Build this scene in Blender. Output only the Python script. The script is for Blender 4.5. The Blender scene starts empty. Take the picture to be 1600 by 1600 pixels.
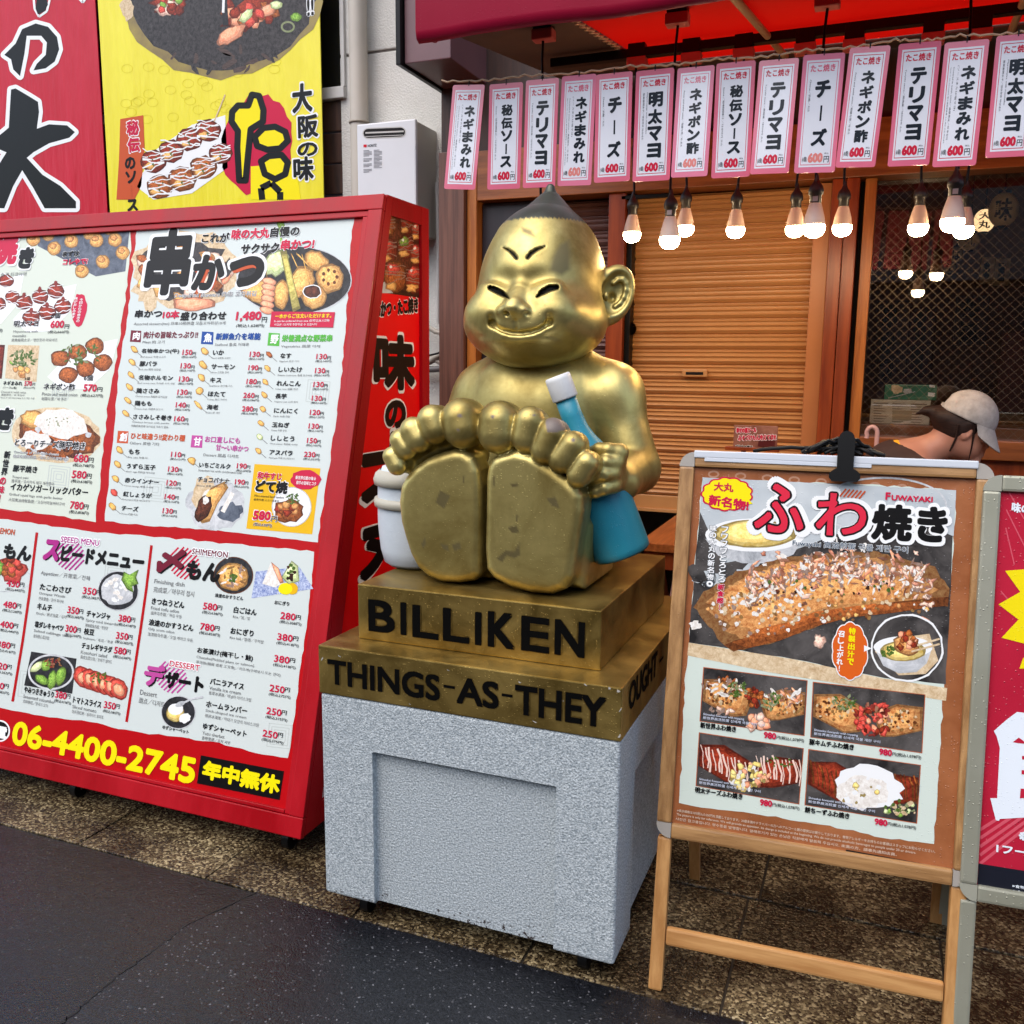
import bpy, bmesh, math, random
import numpy as np
from mathutils import Vector, Matrix
from mathutils.geometry import tessellate_polygon
import openvdb

# ------------------------------------------------------------------ camera, sky, sun, exposure
SC = bpy.context.scene
COL = SC.collection
FPX, YAW, PITCH, ROLL, EYE = 1416.8, 0.37867, 0.158715, 0.010132, 1.5
_cy, _sy, _cp, _sp = math.cos(YAW), math.sin(YAW), math.cos(PITCH), math.sin(PITCH)
FW = np.array([-_sy*_cp, _cy*_cp, -_sp])
_r0 = np.array([_cy, _sy, 0.0]); _u0 = np.cross(_r0, FW)
RT = math.cos(ROLL)*_r0 + math.sin(ROLL)*_u0
UP = -math.sin(ROLL)*_r0 + math.cos(ROLL)*_u0
CAMP = np.array([0, 0, EYE])
cam = bpy.data.cameras.new("camera"); cam_o = bpy.data.objects.new("camera", cam); COL.objects.link(cam_o)
cam.sensor_width = 36; cam.sensor_fit = 'HORIZONTAL'; cam.lens = 36*FPX/1600; cam.clip_start = 0.05; cam.clip_end = 2000
cam_o.matrix_world = Matrix(((RT[0], UP[0], -FW[0], 0), (RT[1], UP[1], -FW[1], 0), (RT[2], UP[2], -FW[2], EYE), (0, 0, 0, 1)))
SC.camera = cam_o
SUN_EL, SUN_AZ = math.radians(55), math.radians(200)
W = bpy.data.worlds.new("World"); SC.world = W; W.use_nodes = True
_n = W.node_tree; _bg = _n.nodes["Background"]
_sky = _n.nodes.new("ShaderNodeTexSky"); _sky.sky_type = 'NISHITA'; _sky.sun_disc = False
_sky.sun_elevation = SUN_EL; _sky.sun_rotation = SUN_AZ; _sky.air_density = 1.0; _sky.dust_density = 2.5; _sky.ozone_density = 1.0
_n.links.new(_sky.outputs[0], _bg.inputs[0]); _bg.inputs[1].default_value = 0.15
sun = bpy.data.lights.new("sun", 'SUN'); sun.energy = 1.3; sun.angle = math.radians(80); sun.color = (1, .96, .9)
sun_o = bpy.data.objects.new("sun", sun); COL.objects.link(sun_o)
_d = Vector((math.sin(SUN_AZ)*math.cos(SUN_EL), math.cos(SUN_AZ)*math.cos(SUN_EL), math.sin(SUN_EL)))
sun_o.rotation_euler = _d.to_track_quat('Z', 'Y').to_euler(); sun_o.location = (0, -4, 9)
SC.view_settings.view_transform = 'Standard'; SC.view_settings.look = 'None'
SC.view_settings.exposure = 0.85; SC.view_settings.gamma = 1; SC.view_settings.use_curve_mapping = False
SC.cycles.max_bounces = 8; SC.cycles.transparent_max_bounces = 12
SC.cycles.use_denoising = True
SC.cycles.caustics_reflective = False; SC.cycles.caustics_refractive = False
rnd = random.Random(7)

# ------------------------------------------------------------------ helpers: photo pixel -> point in the world
def ray(x, y): return FW*FPX + RT*(x-800) - UP*(y-800)
def onY(x, y, Y): d = ray(x, y); return CAMP + d*(Y/d[1])
def onX(x, y, X): d = ray(x, y); return CAMP + d*(X/d[0])
def onZ(x, y, z): d = ray(x, y); return CAMP + d*((z-EYE)/d[2])
def prj(P): d = np.asarray(P, float)-CAMP; k = FPX/(d@FW); return 800+k*(d@RT), 800-k*(d@UP)
def S(r, g, b):
    f = lambda c: (c/255/12.92) if c <= 10 else ((c/255+.055)/1.055)**2.4
    return (f(r), f(g), f(b))

class Plane:
    def __init__(s, O, U, V):
        s.O = np.asarray(O, float); s.U = np.asarray(U, float); s.U /= np.linalg.norm(s.U)
        V = np.asarray(V, float); V = V-s.U*(V@s.U); s.V = V/np.linalg.norm(V); s.N = np.cross(s.U, s.V)
        if s.N @ (CAMP-s.O) < 0: s.N = -s.N
    def uv(s, x, y):
        d = ray(x, y); t = ((s.O-CAMP)@s.N)/(d@s.N); P = CAMP+d*t-s.O
        return P@s.U, P@s.V
    def P(s, u, v, L=0): return s.O+s.U*u+s.V*v+s.N*(L*0.0004)

# ------------------------------------------------------------------ materials (all procedural)
MATS = {}
def nt(m):
    m.use_nodes = True; t = m.node_tree; return t, t.nodes, t.links, t.nodes["Principled BSDF"]
def mat(name, c1, c2=None, rough=.6, metal=0, scale=8, detail=4, stretch=None, bump=0, bscale=40, bdist=.002, drops=0, dscale=220,
        spec=.5, rich=False, coat=0, emit=None, es=0, trans=0, r2=None, attr=None, ramp=(.35, .65), wrp=0):
    if name in MATS: return MATS[name]
    m = bpy.data.materials.new(name); t, N, Lk, b = nt(m)
    b.inputs["Roughness"].default_value = rough; b.inputs["Metallic"].default_value = metal
    b.inputs["Specular IOR Level"].default_value = spec
    if coat: b.inputs["Coat Weight"].default_value = coat; b.inputs["Coat Roughness"].default_value = .06
    tc = N.new("ShaderNodeTexCoord"); vec = tc.outputs["Object"]
    if stretch:
        mp = N.new("ShaderNodeMapping"); mp.inputs["Scale"].default_value = stretch; Lk.new(vec, mp.inputs[0]); svec = mp.outputs[0]
    else: svec = vec
    col = None
    if c2 is not None:
        nz = N.new("ShaderNodeTexNoise"); nz.inputs["Scale"].default_value = scale; nz.inputs["Detail"].default_value = detail
        nz.inputs["Roughness"].default_value = .62; nz.inputs["Distortion"].default_value = wrp
        Lk.new(svec, nz.inputs["Vector"])
        rp = N.new("ShaderNodeValToRGB"); rp.color_ramp.elements[0].position = ramp[0]; rp.color_ramp.elements[1].position = ramp[1]
        rp.color_ramp.elements[0].color = (*c1, 1); rp.color_ramp.elements[1].color = (*c2, 1)
        if rich:
            nz.inputs["Detail"].default_value = 9; nz.inputs["Roughness"].default_value = .78
            e = rp.color_ramp.elements; q = e.new(max(0, ramp[0]-.12)); q.color = (*[c*.35 for c in c1], 1); q = e.new(min(1, ramp[1]+.1)); q.color = (*[min(1, c*1.25+.03) for c in c2], 1)
        Lk.new(nz.outputs["Fac"], rp.inputs[0]); col = rp.outputs[0]; Lk.new(col, b.inputs["Base Color"])
        if r2 is not None:
            mr = N.new("ShaderNodeMapRange"); mr.inputs[1].default_value = ramp[0]; mr.inputs[2].default_value = ramp[1]
            mr.inputs[3].default_value = rough; mr.inputs[4].default_value = r2
            Lk.new(nz.outputs["Fac"], mr.inputs[0]); Lk.new(mr.outputs[0], b.inputs["Roughness"])
    else: b.inputs["Base Color"].default_value = (*c1, 1)
    nrm = None
    if bump:
        bn = N.new("ShaderNodeTexNoise"); bn.inputs["Scale"].default_value = bscale; bn.inputs["Detail"].default_value = 5
        Lk.new(svec, bn.inputs["Vector"]); bp = N.new("ShaderNodeBump"); bp.inputs["Strength"].default_value = bump; bp.inputs["Distance"].default_value = bdist
        Lk.new(bn.outputs["Fac"], bp.inputs["Height"]); nrm = bp.outputs[0]
    if drops:
        vo = N.new("ShaderNodeTexVoronoi"); vo.inputs["Scale"].default_value = dscale; Lk.new(vec, vo.inputs["Vector"])
        # only some cells carry a drop
        gt = N.new("ShaderNodeMath"); gt.operation = 'GREATER_THAN'; gt.inputs[1].default_value = .74
        sx = N.new("ShaderNodeSeparateColor"); Lk.new(vo.outputs["Color"], sx.inputs[0]); Lk.new(sx.outputs[0], gt.inputs[0])
        mr = N.new("ShaderNodeMapRange"); mr.interpolation_type = 'SMOOTHSTEP'
        mr.inputs[1].default_value = .08; mr.inputs[2].default_value = .34; mr.inputs[3].default_value = 1; mr.inputs[4].default_value = 0
        Lk.new(vo.outputs["Distance"], mr.inputs[0])
        mu = N.new("ShaderNodeMath"); mu.operation = 'MULTIPLY'; Lk.new(mr.outputs[0], mu.inputs[0]); Lk.new(gt.outputs[0], mu.inputs[1])
        bp = N.new("ShaderNodeBump"); bp.inputs["Strength"].default_value = drops; bp.inputs["Distance"].default_value = .0016
        Lk.new(mu.outputs[0], bp.inputs["Height"])
        if nrm: Lk.new(nrm, bp.inputs["Normal"])
        nrm = bp.outputs[0]
    if nrm: Lk.new(nrm, b.inputs["Normal"])
    if attr:   # painted marks: attribute blends to a second paint colour
        for an, ac, am, ar in attr:
            at = N.new("ShaderNodeAttribute"); at.attribute_name = an
            mx = N.new("ShaderNodeMix"); mx.data_type = 'RGBA'; mx.inputs[7].default_value = (*ac, 1)
            if col is not None: Lk.new(col, mx.inputs[6])
            else: mx.inputs[6].default_value = (*c1, 1)
            Lk.new(at.outputs["Fac"], mx.inputs[0]); col = mx.outputs[2]; Lk.new(col, b.inputs["Base Color"])
            if max(ac) < .02:
                sm = N.new("ShaderNodeMix"); sm.inputs[2].default_value = spec; sm.inputs[3].default_value = .04; Lk.new(at.outputs["Fac"], sm.inputs[0]); Lk.new(sm.outputs[0], b.inputs["Specular IOR Level"])
            src = b.inputs["Metallic"].links[0].from_socket if b.inputs["Metallic"].links else None
            mm = N.new("ShaderNodeMix"); mm.inputs[2].default_value = metal; mm.inputs[3].default_value = am
            if src: Lk.new(src, mm.inputs[2])
            Lk.new(at.outputs["Fac"], mm.inputs[0]); Lk.new(mm.outputs[0], b.inputs["Metallic"])
    if emit: b.inputs["Emission Color"].default_value = (*emit, 1); b.inputs["Emission Strength"].default_value = es
    if trans: b.inputs["Transmission Weight"].default_value = trans
    MATS[name] = m; return m
def flat(r, g, b, rough=.35, drops=0):
    n = "ink_%d_%d_%d_%d" % (r, g, b, int(rough*100)); return mat(n, S(r, g, b), rough=rough, drops=drops, spec=.22)

# ------------------------------------------------------------------ mesh builder
class MB:
    def __init__(s): s.v = []; s.f = []; s.m = []; s.mats = []; s.sm = []
    def mi(s, m):
        if m not in s.mats: s.mats.append(m)
        return s.mats.index(m)
    def add(s, vs, fs, m, smooth=False):
        o = len(s.v); s.v.extend([tuple(map(float, p)) for p in vs]); k = s.mi(m)
        for f in fs: s.f.append([o+i for i in f]); s.m.append(k); s.sm.append(smooth)
    def addnp(s, V, fs, m):
        o = len(s.v); s.v.extend(map(tuple, V.tolist())); k = s.mi(m)
        s.f.extend([[o+i for i in f] for f in fs]); s.m.extend([k]*len(fs)); s.sm.extend([False]*len(fs))
    def box(s, a, b, m, bev=0, R=None, c=None):
        a = np.minimum(a, b), np.maximum(a, b); lo, hi = a
        s.hexa([(lo[0], lo[1], lo[2]), (hi[0], lo[1], lo[2]), (hi[0], hi[1], lo[2]), (lo[0], hi[1], lo[2])],
               [(lo[0], lo[1], hi[2]), (hi[0], lo[1], hi[2]), (hi[0], hi[1], hi[2]), (lo[0], hi[1], hi[2])], m, bev)
    def hexa(s, bot, top, m, bev=0):
        vs = [np.array(p, float) for p in list(bot)+list(top)]
        fs = [(3, 2, 1, 0), (4, 5, 6, 7), (0, 1, 5, 4), (1, 2, 6, 5), (2, 3, 7, 6), (3, 0, 4, 7)]
        if not bev: s.add(vs, fs, m); return
        bm = bmesh.new(); bv = [bm.verts.new(p) for p in vs]
        for f in fs: bm.faces.new([bv[i] for i in f])
        bmesh.ops.recalc_face_normals(bm, faces=bm.faces)
        bmesh.ops.bevel(bm, geom=list(bm.edges), offset=bev, segments=2, affect='EDGES', profile=.6)
        bm.verts.index_update(); s.add([v.co for v in bm.verts], [[v.index for v in f.verts] for f in bm.faces], m); bm.free()
    def beam(s, p, q, w, h, m, up=(0, 0, 1), bev=0):
        p = np.array(p, float); q = np.array(q, float); d = q-p; d /= np.linalg.norm(d); up = np.array(up, float)
        x = np.cross(d, up); x /= np.linalg.norm(x); y = np.cross(x, d)
        c = [(-1, -1), (1, -1), (1, 1), (-1, 1)]
        s.hexa([p+x*a*w/2+y*b*h/2 for a, b in c], [q+x*a*w/2+y*b*h/2 for a, b in c], m, bev)
    def tube(s, pts, r, m, seg=10, cap=True):
        pts = [np.array(p, float) for p in pts]; n = len(pts); rr = r if hasattr(r, '__len__') else [r]*n
        vs = []; ref = np.array([0.31, 0.17, .93])
        for i, p in enumerate(pts):
            d = pts[min(i+1, n-1)]-pts[max(i-1, 0)]; d /= np.linalg.norm(d)
            x = np.cross(d, ref); x /= np.linalg.norm(x); y = np.cross(d, x)
            for k in range(seg): a = 2*math.pi*k/seg; vs.append(p+rr[i]*(x*math.cos(a)+y*math.sin(a)))
        fs = [(i*seg+k, i*seg+(k+1) % seg, (i+1)*seg+(k+1) % seg, (i+1)*seg+k) for i in range(n-1) for k in range(seg)]
        s.add(vs, fs, m, True)
        if cap: s.add(vs[:seg], [list(range(seg))], m); s.add(vs[-seg:], [list(range(seg))[::-1]], m)
    def lathe(s, c, prof, m, ax=(0, 0, 1), seg=28, smooth=True):
        c = np.array(c, float); ax = np.array(ax, float); ax /= np.linalg.norm(ax)
        x = np.cross(ax, (.3, .9, .1)); x /= np.linalg.norm(x); y = np.cross(ax, x); vs = []
        for r, h in prof:
            for k in range(seg): a = 2*math.pi*k/seg; vs.append(c+ax*h+(x*math.cos(a)+y*math.sin(a))*max(r, 1e-4))
        fs = [(i*seg+k, i*seg+(k+1) % seg, (i+1)*seg+(k+1) % seg, (i+1)*seg+k) for i in range(len(prof)-1) for k in range(seg)]
        s.add(vs, fs, m, smooth)
    def poly(s, loops, m):       # flat polygon (3-D loops, later loops are holes)
        loops = [[Vector(p) for p in l] for l in loops]; tri = tessellate_polygon(loops)
        s.add([p for l in loops for p in l], tri, m)
    def build(s, name, parent=None, base=None, smooth=None):
        me = bpy.data.meshes.new(name); b = np.zeros(3)
        if parent is not None: b = np.array(parent.get("_b", parent.location[:]))
        if base is not None: b = np.array(base)
        vv = np.array(s.v)-b; me.from_pydata(vv.tolist(), [], s.f)
        for m in s.mats: me.materials.append(m)
        me.polygons.foreach_set("material_index", s.m); me.polygons.foreach_set("use_smooth", s.sm if smooth is None else [smooth]*len(s.f))
        me.update(); o = bpy.data.objects.new(name, me); COL.objects.link(o)
        if parent is not None: o.parent = parent
        elif base is not None: o.location = base
        return o
def sub(o, parent_base):   # a sub-part is built under a part whose own origin sits at its thing's base
    return o
def thing(name, label, cat, loc=(0, 0, 0), group=None):
    o = bpy.data.objects.new(name, None); o.empty_display_size = .1; COL.objects.link(o); o.location = loc
    o["label"] = label; o["category"] = cat
    if group: o["group"] = group
    return o
def tag(o, label, cat, group=None, kind=None):
    o["label"] = label; o["category"] = cat
    if group: o["group"] = group
    if kind: o["kind"] = kind
    return o
def struct(o): o["kind"] = "structure"; return o
def wbase(o):   # world base of an object or of its parent chain
    b = np.zeros(3)
    while o is not None: b = b+np.array(o.location[:]); o = o.parent
    return b
def part(mb, name, parent):
    o = mb.build(name, None); me = o.data; b = wbase(parent)
    me.vertices.foreach_set("co", (np.array(mb.v)-b).ravel()); me.update(); o.parent = parent
    return o

# ------------------------------------------------------------------ lettering (built-in font, turned to mesh)
_tc = {}
def glyphs(txt, off=0.0, res=2):
    k = (txt, off, res)
    if k in _tc: return _tc[k]
    c = bpy.data.curves.new('lettering', 'FONT'); c.body = txt; c.size = 1; c.resolution_u = res; c.offset = off
    o = bpy.data.objects.new('lettering', c); me = o.to_mesh()
    v = np.array([p.co[:2] for p in me.vertices]).reshape(-1, 2); f = [list(p.vertices) for p in me.polygons]
    o.to_mesh_clear(); bpy.data.objects.remove(o); bpy.data.curves.remove(c)
    _tc[k] = (v, f); return _tc[k]
def put_text(mb, pl, txt, u0, v0, u1, v1, m, L, bold=.02, halo=None, hw=.05, shear=0, rise=0, res=2):
    base, f0 = glyphs(txt, 0.0, res)
    if len(base) == 0: return
    lo, hi = base.min(0), base.max(0); sp = np.maximum(hi-lo, 1e-3)
    if txt in "ー一-": sp[1] = max(sp[1], .12)
    w = (base-lo)/sp; em = abs(v1-v0)/max(sp[1], .35)       # stroke gain is measured in character heights
    def lay(off, mm, LL, n):
        dirs = [(0, 0)] if off <= 0 else [(math.cos(6.2832*(k+.5)/n), math.sin(6.2832*(k+.5)/n)) for k in range(n)]
        # thickened by laying shifted copies of the strokes, shrunk so that the word keeps its size
        o = min(off*em, abs(v1-v0)*.2); su, sv = (abs(u1-u0)-2*o)/abs(u1-u0), (abs(v1-v0)-2*o)/abs(v1-v0)
        if mm is halo: su = sv = 1
        for k, (dx, dy) in enumerate(dirs):
            uu = u0+(u1-u0)*((w[:, 0]-.5)*su+.5)+shear*w[:, 1]*(v1-v0)+dx*o; vv = v0+(v1-v0)*((w[:, 1]-.5)*sv+.5)+rise*w[:, 0]*(u1-u0)+dy*o
            mb.addnp(pl.O+uu[:, None]*pl.U+vv[:, None]*pl.V+pl.N*((LL+.04*k)*.0004), f0, mm)
    if halo: lay(hw+.005, halo, L-.9, 16 if res > 2 else 8)
    lay(bold*.8, m, L, (14 if res > 2 else 8) if bold > .045 else 4)
SHADES = {}
class Print:
    """draws on a flat panel: positions are read off the photograph and laid on the panel's own plane"""
    def __init__(s, mb, pl): s.mb = mb; s.pl = pl
    def T(s, txt, x0, y0, x1, h, m, L=4, bold=.02, **k):
        pl = s.pl; u0, v0 = pl.uv(x0, y0); a = prj(pl.P(u0, v0)); b = prj(pl.P(u0+.1, v0))
        y1 = y0+(x1-x0)*(b[1]-a[1])/(b[0]-a[0]); u1, _ = pl.uv(x1, y1); _, v1 = pl.uv(x0, y0-h)
        put_text(s.mb, pl, txt, u0, v0, u1, v1, m, L, bold, **k)
    def V(s, txt, x, y0, y1, w, m, L=4, bold=.02, **k):     # vertical lettering, x = centre at the top
        pl = s.pl; u, v0 = pl.uv(x, y0); _, v1 = pl.uv(x, y1); ul, _ = pl.uv(x-w/2, y0); ur, _ = pl.uv(x+w/2, y0); hw = (ur-ul)/2
        n = len(txt); st = (v0-v1)/n
        for i, ch in enumerate(txt):
            if ch in "ーｰ～": 
                put_text(s.mb, pl, "l", u-hw*.12, v0-st*(i+.95), u+hw*.12, v0-st*(i+.05), m, L, bold); continue
            kk = 1.0 if ord(ch) > 0x3000 else (.16 if ch == '!' else .6)
            put_text(s.mb, pl, ch, u-hw*kk, v0-st*(i+.95), u+hw*kk, v0-st*(i+.05), m, L, bold, **k)
    def Q(s, pts, m, L=2):
        s.mb.poly([[s.pl.P(*s.pl.uv(x, y), L) for x, y in pts]], m)
        sh = SHADES.get(m.name)      # food in the printed pictures: shading put into the print, dark rim to lighter upper left
        xs = [p[0] for p in pts]; ys = [p[1] for p in pts]
        if sh and min(max(xs)-min(xs), max(ys)-min(ys)) > 7:
            cx, cy = sum(xs)/len(xs), sum(ys)/len(ys); w, h = max(xs)-min(xs), max(ys)-min(ys)
            for k, mm in enumerate(sh):
                f = 1-.11-.17*k; jj = random.Random(k*7+int(cx)); ox, oy = -w*.035*k, -h*.045*k
                s.mb.poly([[s.pl.P(*s.pl.uv(cx+ox+(x-cx)*f*jj.uniform(.93, 1.05), cy+oy+(y-cy)*f*jj.uniform(.93, 1.05)), L+.025*(k+1)) for x, y in pts]], mm)
    def QH(s, loops, m, L=2): s.mb.poly([[s.pl.P(*s.pl.uv(x, y), L) for x, y in l] for l in loops], m)
    def blob(s, x, y, rx, ry, m, L=3, jag=.12, n=18, rot=0, sd=None):
        g = random.Random(sd if sd is not None else int(x*31+y*17)); c, t = math.cos(rot), math.sin(rot); P = []
        for k in range(n):
            a = 2*math.pi*k/n; q = 1+jag*(g.random()*2-1); dx, dy = rx*q*math.cos(a), ry*q*math.sin(a)
            P.append((x+dx*c-dy*t, y+dx*t+dy*c))
        s.Q(P, m, L)
    def ring(s, x, y, rx, ry, w, m, L=3, n=44):
        s.QH([[(x+rx*math.cos(6.2832*k/n), y+ry*math.sin(6.2832*k/n)) for k in range(n)],
              [(x+(rx-w)*math.cos(6.2832*k/n), y+(ry-w)*math.sin(6.2832*k/n)) for k in range(n)]], m, L)
    def line(s, pts, w, m, L=3):
        for (xa, ya), (xb, yb) in zip(pts[:-1], pts[1:]):
            d = math.hypot(xb-xa, yb-ya) or 1; nx, ny = -(yb-ya)/d*w/2, (xb-xa)/d*w/2
            s.Q([(xa+nx, ya+ny), (xb+nx, yb+ny), (xb-nx, yb-ny), (xa-nx, ya-ny)], m, L)
    def rough(s, pts, m, L=2, step=14, amp=1.6, sd=1):      # torn-paper outline
        g = random.Random(sd); out = []
        for (xa, ya), (xb, yb) in zip(pts, pts[1:]+pts[:1]):
            n = max(1, int(math.hypot(xb-xa, yb-ya)/step))
            for i in range(n):
                t = i/n; out.append((xa+(xb-xa)*t+g.uniform(-amp, amp), ya+(yb-ya)*t+g.uniform(-amp, amp)))
        s.Q(out, m, L)
    def scatter(s, x, y, rx, ry, n, r0, r1, ms, L=4, sd=3, jag=.3, asp=1.0, k=8):
        g = random.Random(sd)
        for i in range(n):
            a = g.random()*6.283; q = math.sqrt(g.random()); r = g.uniform(r0, r1)
            s.blob(x+rx*q*math.cos(a), y+ry*q*math.sin(a), r, r*asp, ms[i % len(ms)], L+.1*(i % 9), jag, k, g.random()*3, sd=i+sd)

# ------------------------------------------------------------------ signed-distance modelling for rounded bodies
class SDF:
    def __init__(s, lo, hi, h):
        s.lo = np.array(lo, float); s.h = h; s.n = np.ceil((np.array(hi)-s.lo)/h).astype(int)+1
        s.D = np.full(s.n, .25, np.float32)
    def blk(s, lo, hi):
        a = np.clip(np.floor((np.array(lo)-s.lo)/s.h).astype(int), 0, s.n); b = np.clip(np.ceil((np.array(hi)-s.lo)/s.h).astype(int)+1, 0, s.n)
        sl = tuple(slice(i, j) for i, j in zip(a, b)); g = [(s.lo[k]+np.arange(a[k], b[k])*s.h).astype(np.float32) for k in range(3)]
        return sl, g[0][:, None, None], g[1][None, :, None], g[2][None, None, :]
    def op(s, prim, k=.01, sub=False, pad=None):
        f, lo, hi = prim; m = (pad if pad is not None else k+.012)
        sl, X, Y, Z = s.blk(np.array(lo)-m, np.array(hi)+m); A = s.D[sl]
        if A.size == 0: return
        B = f(X, Y, Z)
        if sub:
            B = -B; hh = np.clip(.5-.5*(B-A)/k, 0, 1)*1.0
            hh = np.maximum(k-np.abs(A-B), 0)/k; s.D[sl] = np.maximum(A, B)+hh*hh*k*.25
        else:
            hh = np.maximum(k-np.abs(A-B), 0)/k; s.D[sl] = np.minimum(A, B)-hh*hh*k*.25
    def groove(s, prim, depth, k=.004):
        f, lo, hi = prim; sl, X, Y, Z = s.blk(np.array(lo)-.01, np.array(hi)+.01); A = s.D[sl]
        if A.size == 0: return
        B = f(X, Y, Z); C = np.minimum(-B, A+depth); hh = np.maximum(k-np.abs(A-C), 0)/k; s.D[sl] = np.maximum(A, C)+hh*hh*k*.25
    def mesh(s):
        g = openvdb.FloatGrid(.25); g.copyFromArray(s.D); p, t, q = g.convertToPolygons(0.0, 0.0)
        return s.lo+np.asarray(p)*s.h, np.asarray(t), np.asarray(q)
def ball(c, r):
    c = np.array(c); r = np.array([r]*3 if not hasattr(r, '__len__') else r, float)
    def f(X, Y, Z):
        a, b, d = (X-c[0]), (Y-c[1]), (Z-c[2])
        k0 = np.sqrt((a/r[0])**2+(b/r[1])**2+(d/r[2])**2); k1 = np.sqrt((a/r[0]**2)**2+(b/r[1]**2)**2+(d/r[2]**2)**2)+1e-6
        return k0*(k0-1)/k1
    return f, c-r, c+r
def oell(c, r, ax, ay, az):      # ellipsoid with its own axes
    c = np.array(c); R = np.array([ax, ay, az], float); R /= np.linalg.norm(R, axis=1)[:, None]; m = max(r)
    def f(X, Y, Z):
        q = [((X-c[0])*R[i, 0]+(Y-c[1])*R[i, 1]+(Z-c[2])*R[i, 2]) for i in range(3)]
        k0 = np.sqrt(sum((q[i]/r[i])**2 for i in range(3))); k1 = np.sqrt(sum((q[i]/r[i]**2)**2 for i in range(3)))+1e-6
        return k0*(k0-1)/k1
    return f, c-m, c+m
def cone(a, b, ra, rb=None):
    a = np.array(a, float); b = np.array(b, float); rb = ra if rb is None else rb; d = b-a; L = d@d; m = max(ra, rb)
    def f(X, Y, Z):
        h = np.clip(((X-a[0])*d[0]+(Y-a[1])*d[1]+(Z-a[2])*d[2])/L, 0, 1)
        return np.sqrt((X-a[0]-h*d[0])**2+(Y-a[1]-h*d[1])**2+(Z-a[2]-h*d[2])**2)-(ra+(rb-ra)*h)
    return f, np.minimum(a, b)-m, np.maximum(a, b)+m
def chain(s, pts, rs, k, sub=False):
    for i in range(len(pts)-1): s.op(cone(pts[i], pts[i+1], rs[i], rs[i+1]), k, sub)
def stroke2(pts, rs, Yc, dep):       # a drawn stroke, swept through the depth 'dep' behind and before Yc
    P = [np.array(onY(x, y, Yc)) for x, y in pts]; d = P[len(P)//2]-CAMP; d = d/np.linalg.norm(d)
    a = np.cross(d, (0, 0, 1.)); a /= np.linalg.norm(a); b = np.cross(a, d); p2 = [(p@a, p@b) for p in P]
    def f(X, Y, Z):
        u = X*a[0]+Y*a[1]+Z*a[2]; v = X*b[0]+Y*b[1]+Z*b[2]; best = None
        for i in range(len(p2)-1):
            (x0, y0), (x1, y1) = p2[i], p2[i+1]; ex, ey = x1-x0, y1-y0
            h = np.clip(((u-x0)*ex+(v-y0)*ey)/(ex*ex+ey*ey), 0, 1)
            t = np.sqrt((u-x0-h*ex)**2+(v-y0-h*ey)**2)-(rs[i]+(rs[i+1]-rs[i])*h); best = t if best is None else np.minimum(best, t)
        return best
    A = np.array([p-d*dep for p in P]+[p+d*dep for p in P]); m = max(rs)
    return f, A.min(0)-m, A.max(0)+m
def rbox(c, hx, r):
    c = np.array(c, float); hx = np.array(hx, float)
    def f(X, Y, Z):
        q = [np.abs(X-c[0])-hx[0]+r, np.abs(Y-c[1])-hx[1]+r, np.abs(Z-c[2])-hx[2]+r]
        o = np.sqrt(sum(np.maximum(t, 0)**2 for t in q)); return o+np.minimum(np.maximum(np.maximum(q[0], q[1]), q[2]), 0)-r
    return f, c-hx, c+hx
def slab(poly, yc, hy, r):       # rounded plate: outline in XZ, thickness along Y
    P = np.array(poly, float)
    def f(X, Y, Z):
        one = X.ndim == 1; x, z = (X, Z) if one else np.broadcast_arrays(X[:, 0, :], Z[0]); d = np.full(x.shape, 1e9, np.float32); sg = np.ones(x.shape)
        n = len(P)
        for i in range(n):
            j = (i-1) % n; e = P[j]-P[i]; wx, wz = x-P[i][0], z-P[i][1]; h = np.clip((wx*e[0]+wz*e[1])/(e@e), 0, 1)
            d = np.minimum(d, (wx-e[0]*h)**2+(wz-e[1]*h)**2)
            c1 = z >= P[i][1]; c2 = z < P[j][1]; c3 = e[0]*wz > e[1]*wx
            sg = np.where((c1 & c2 & c3) | (~c1 & ~c2 & ~c3), -sg, sg)
        d = sg*np.sqrt(d)+r; d = d if one else d[:, None, :]; w = np.abs(Y-yc)-hy+r
        return np.minimum(np.maximum(d, w), 0)+np.sqrt(np.maximum(d, 0)**2+np.maximum(w, 0)**2)-r
    lo = np.array([P[:, 0].min(), yc-hy, P[:, 1].min()]); hi = np.array([P[:, 0].max(), yc+hy, P[:, 1].max()])
    return f, lo, hi
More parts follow.
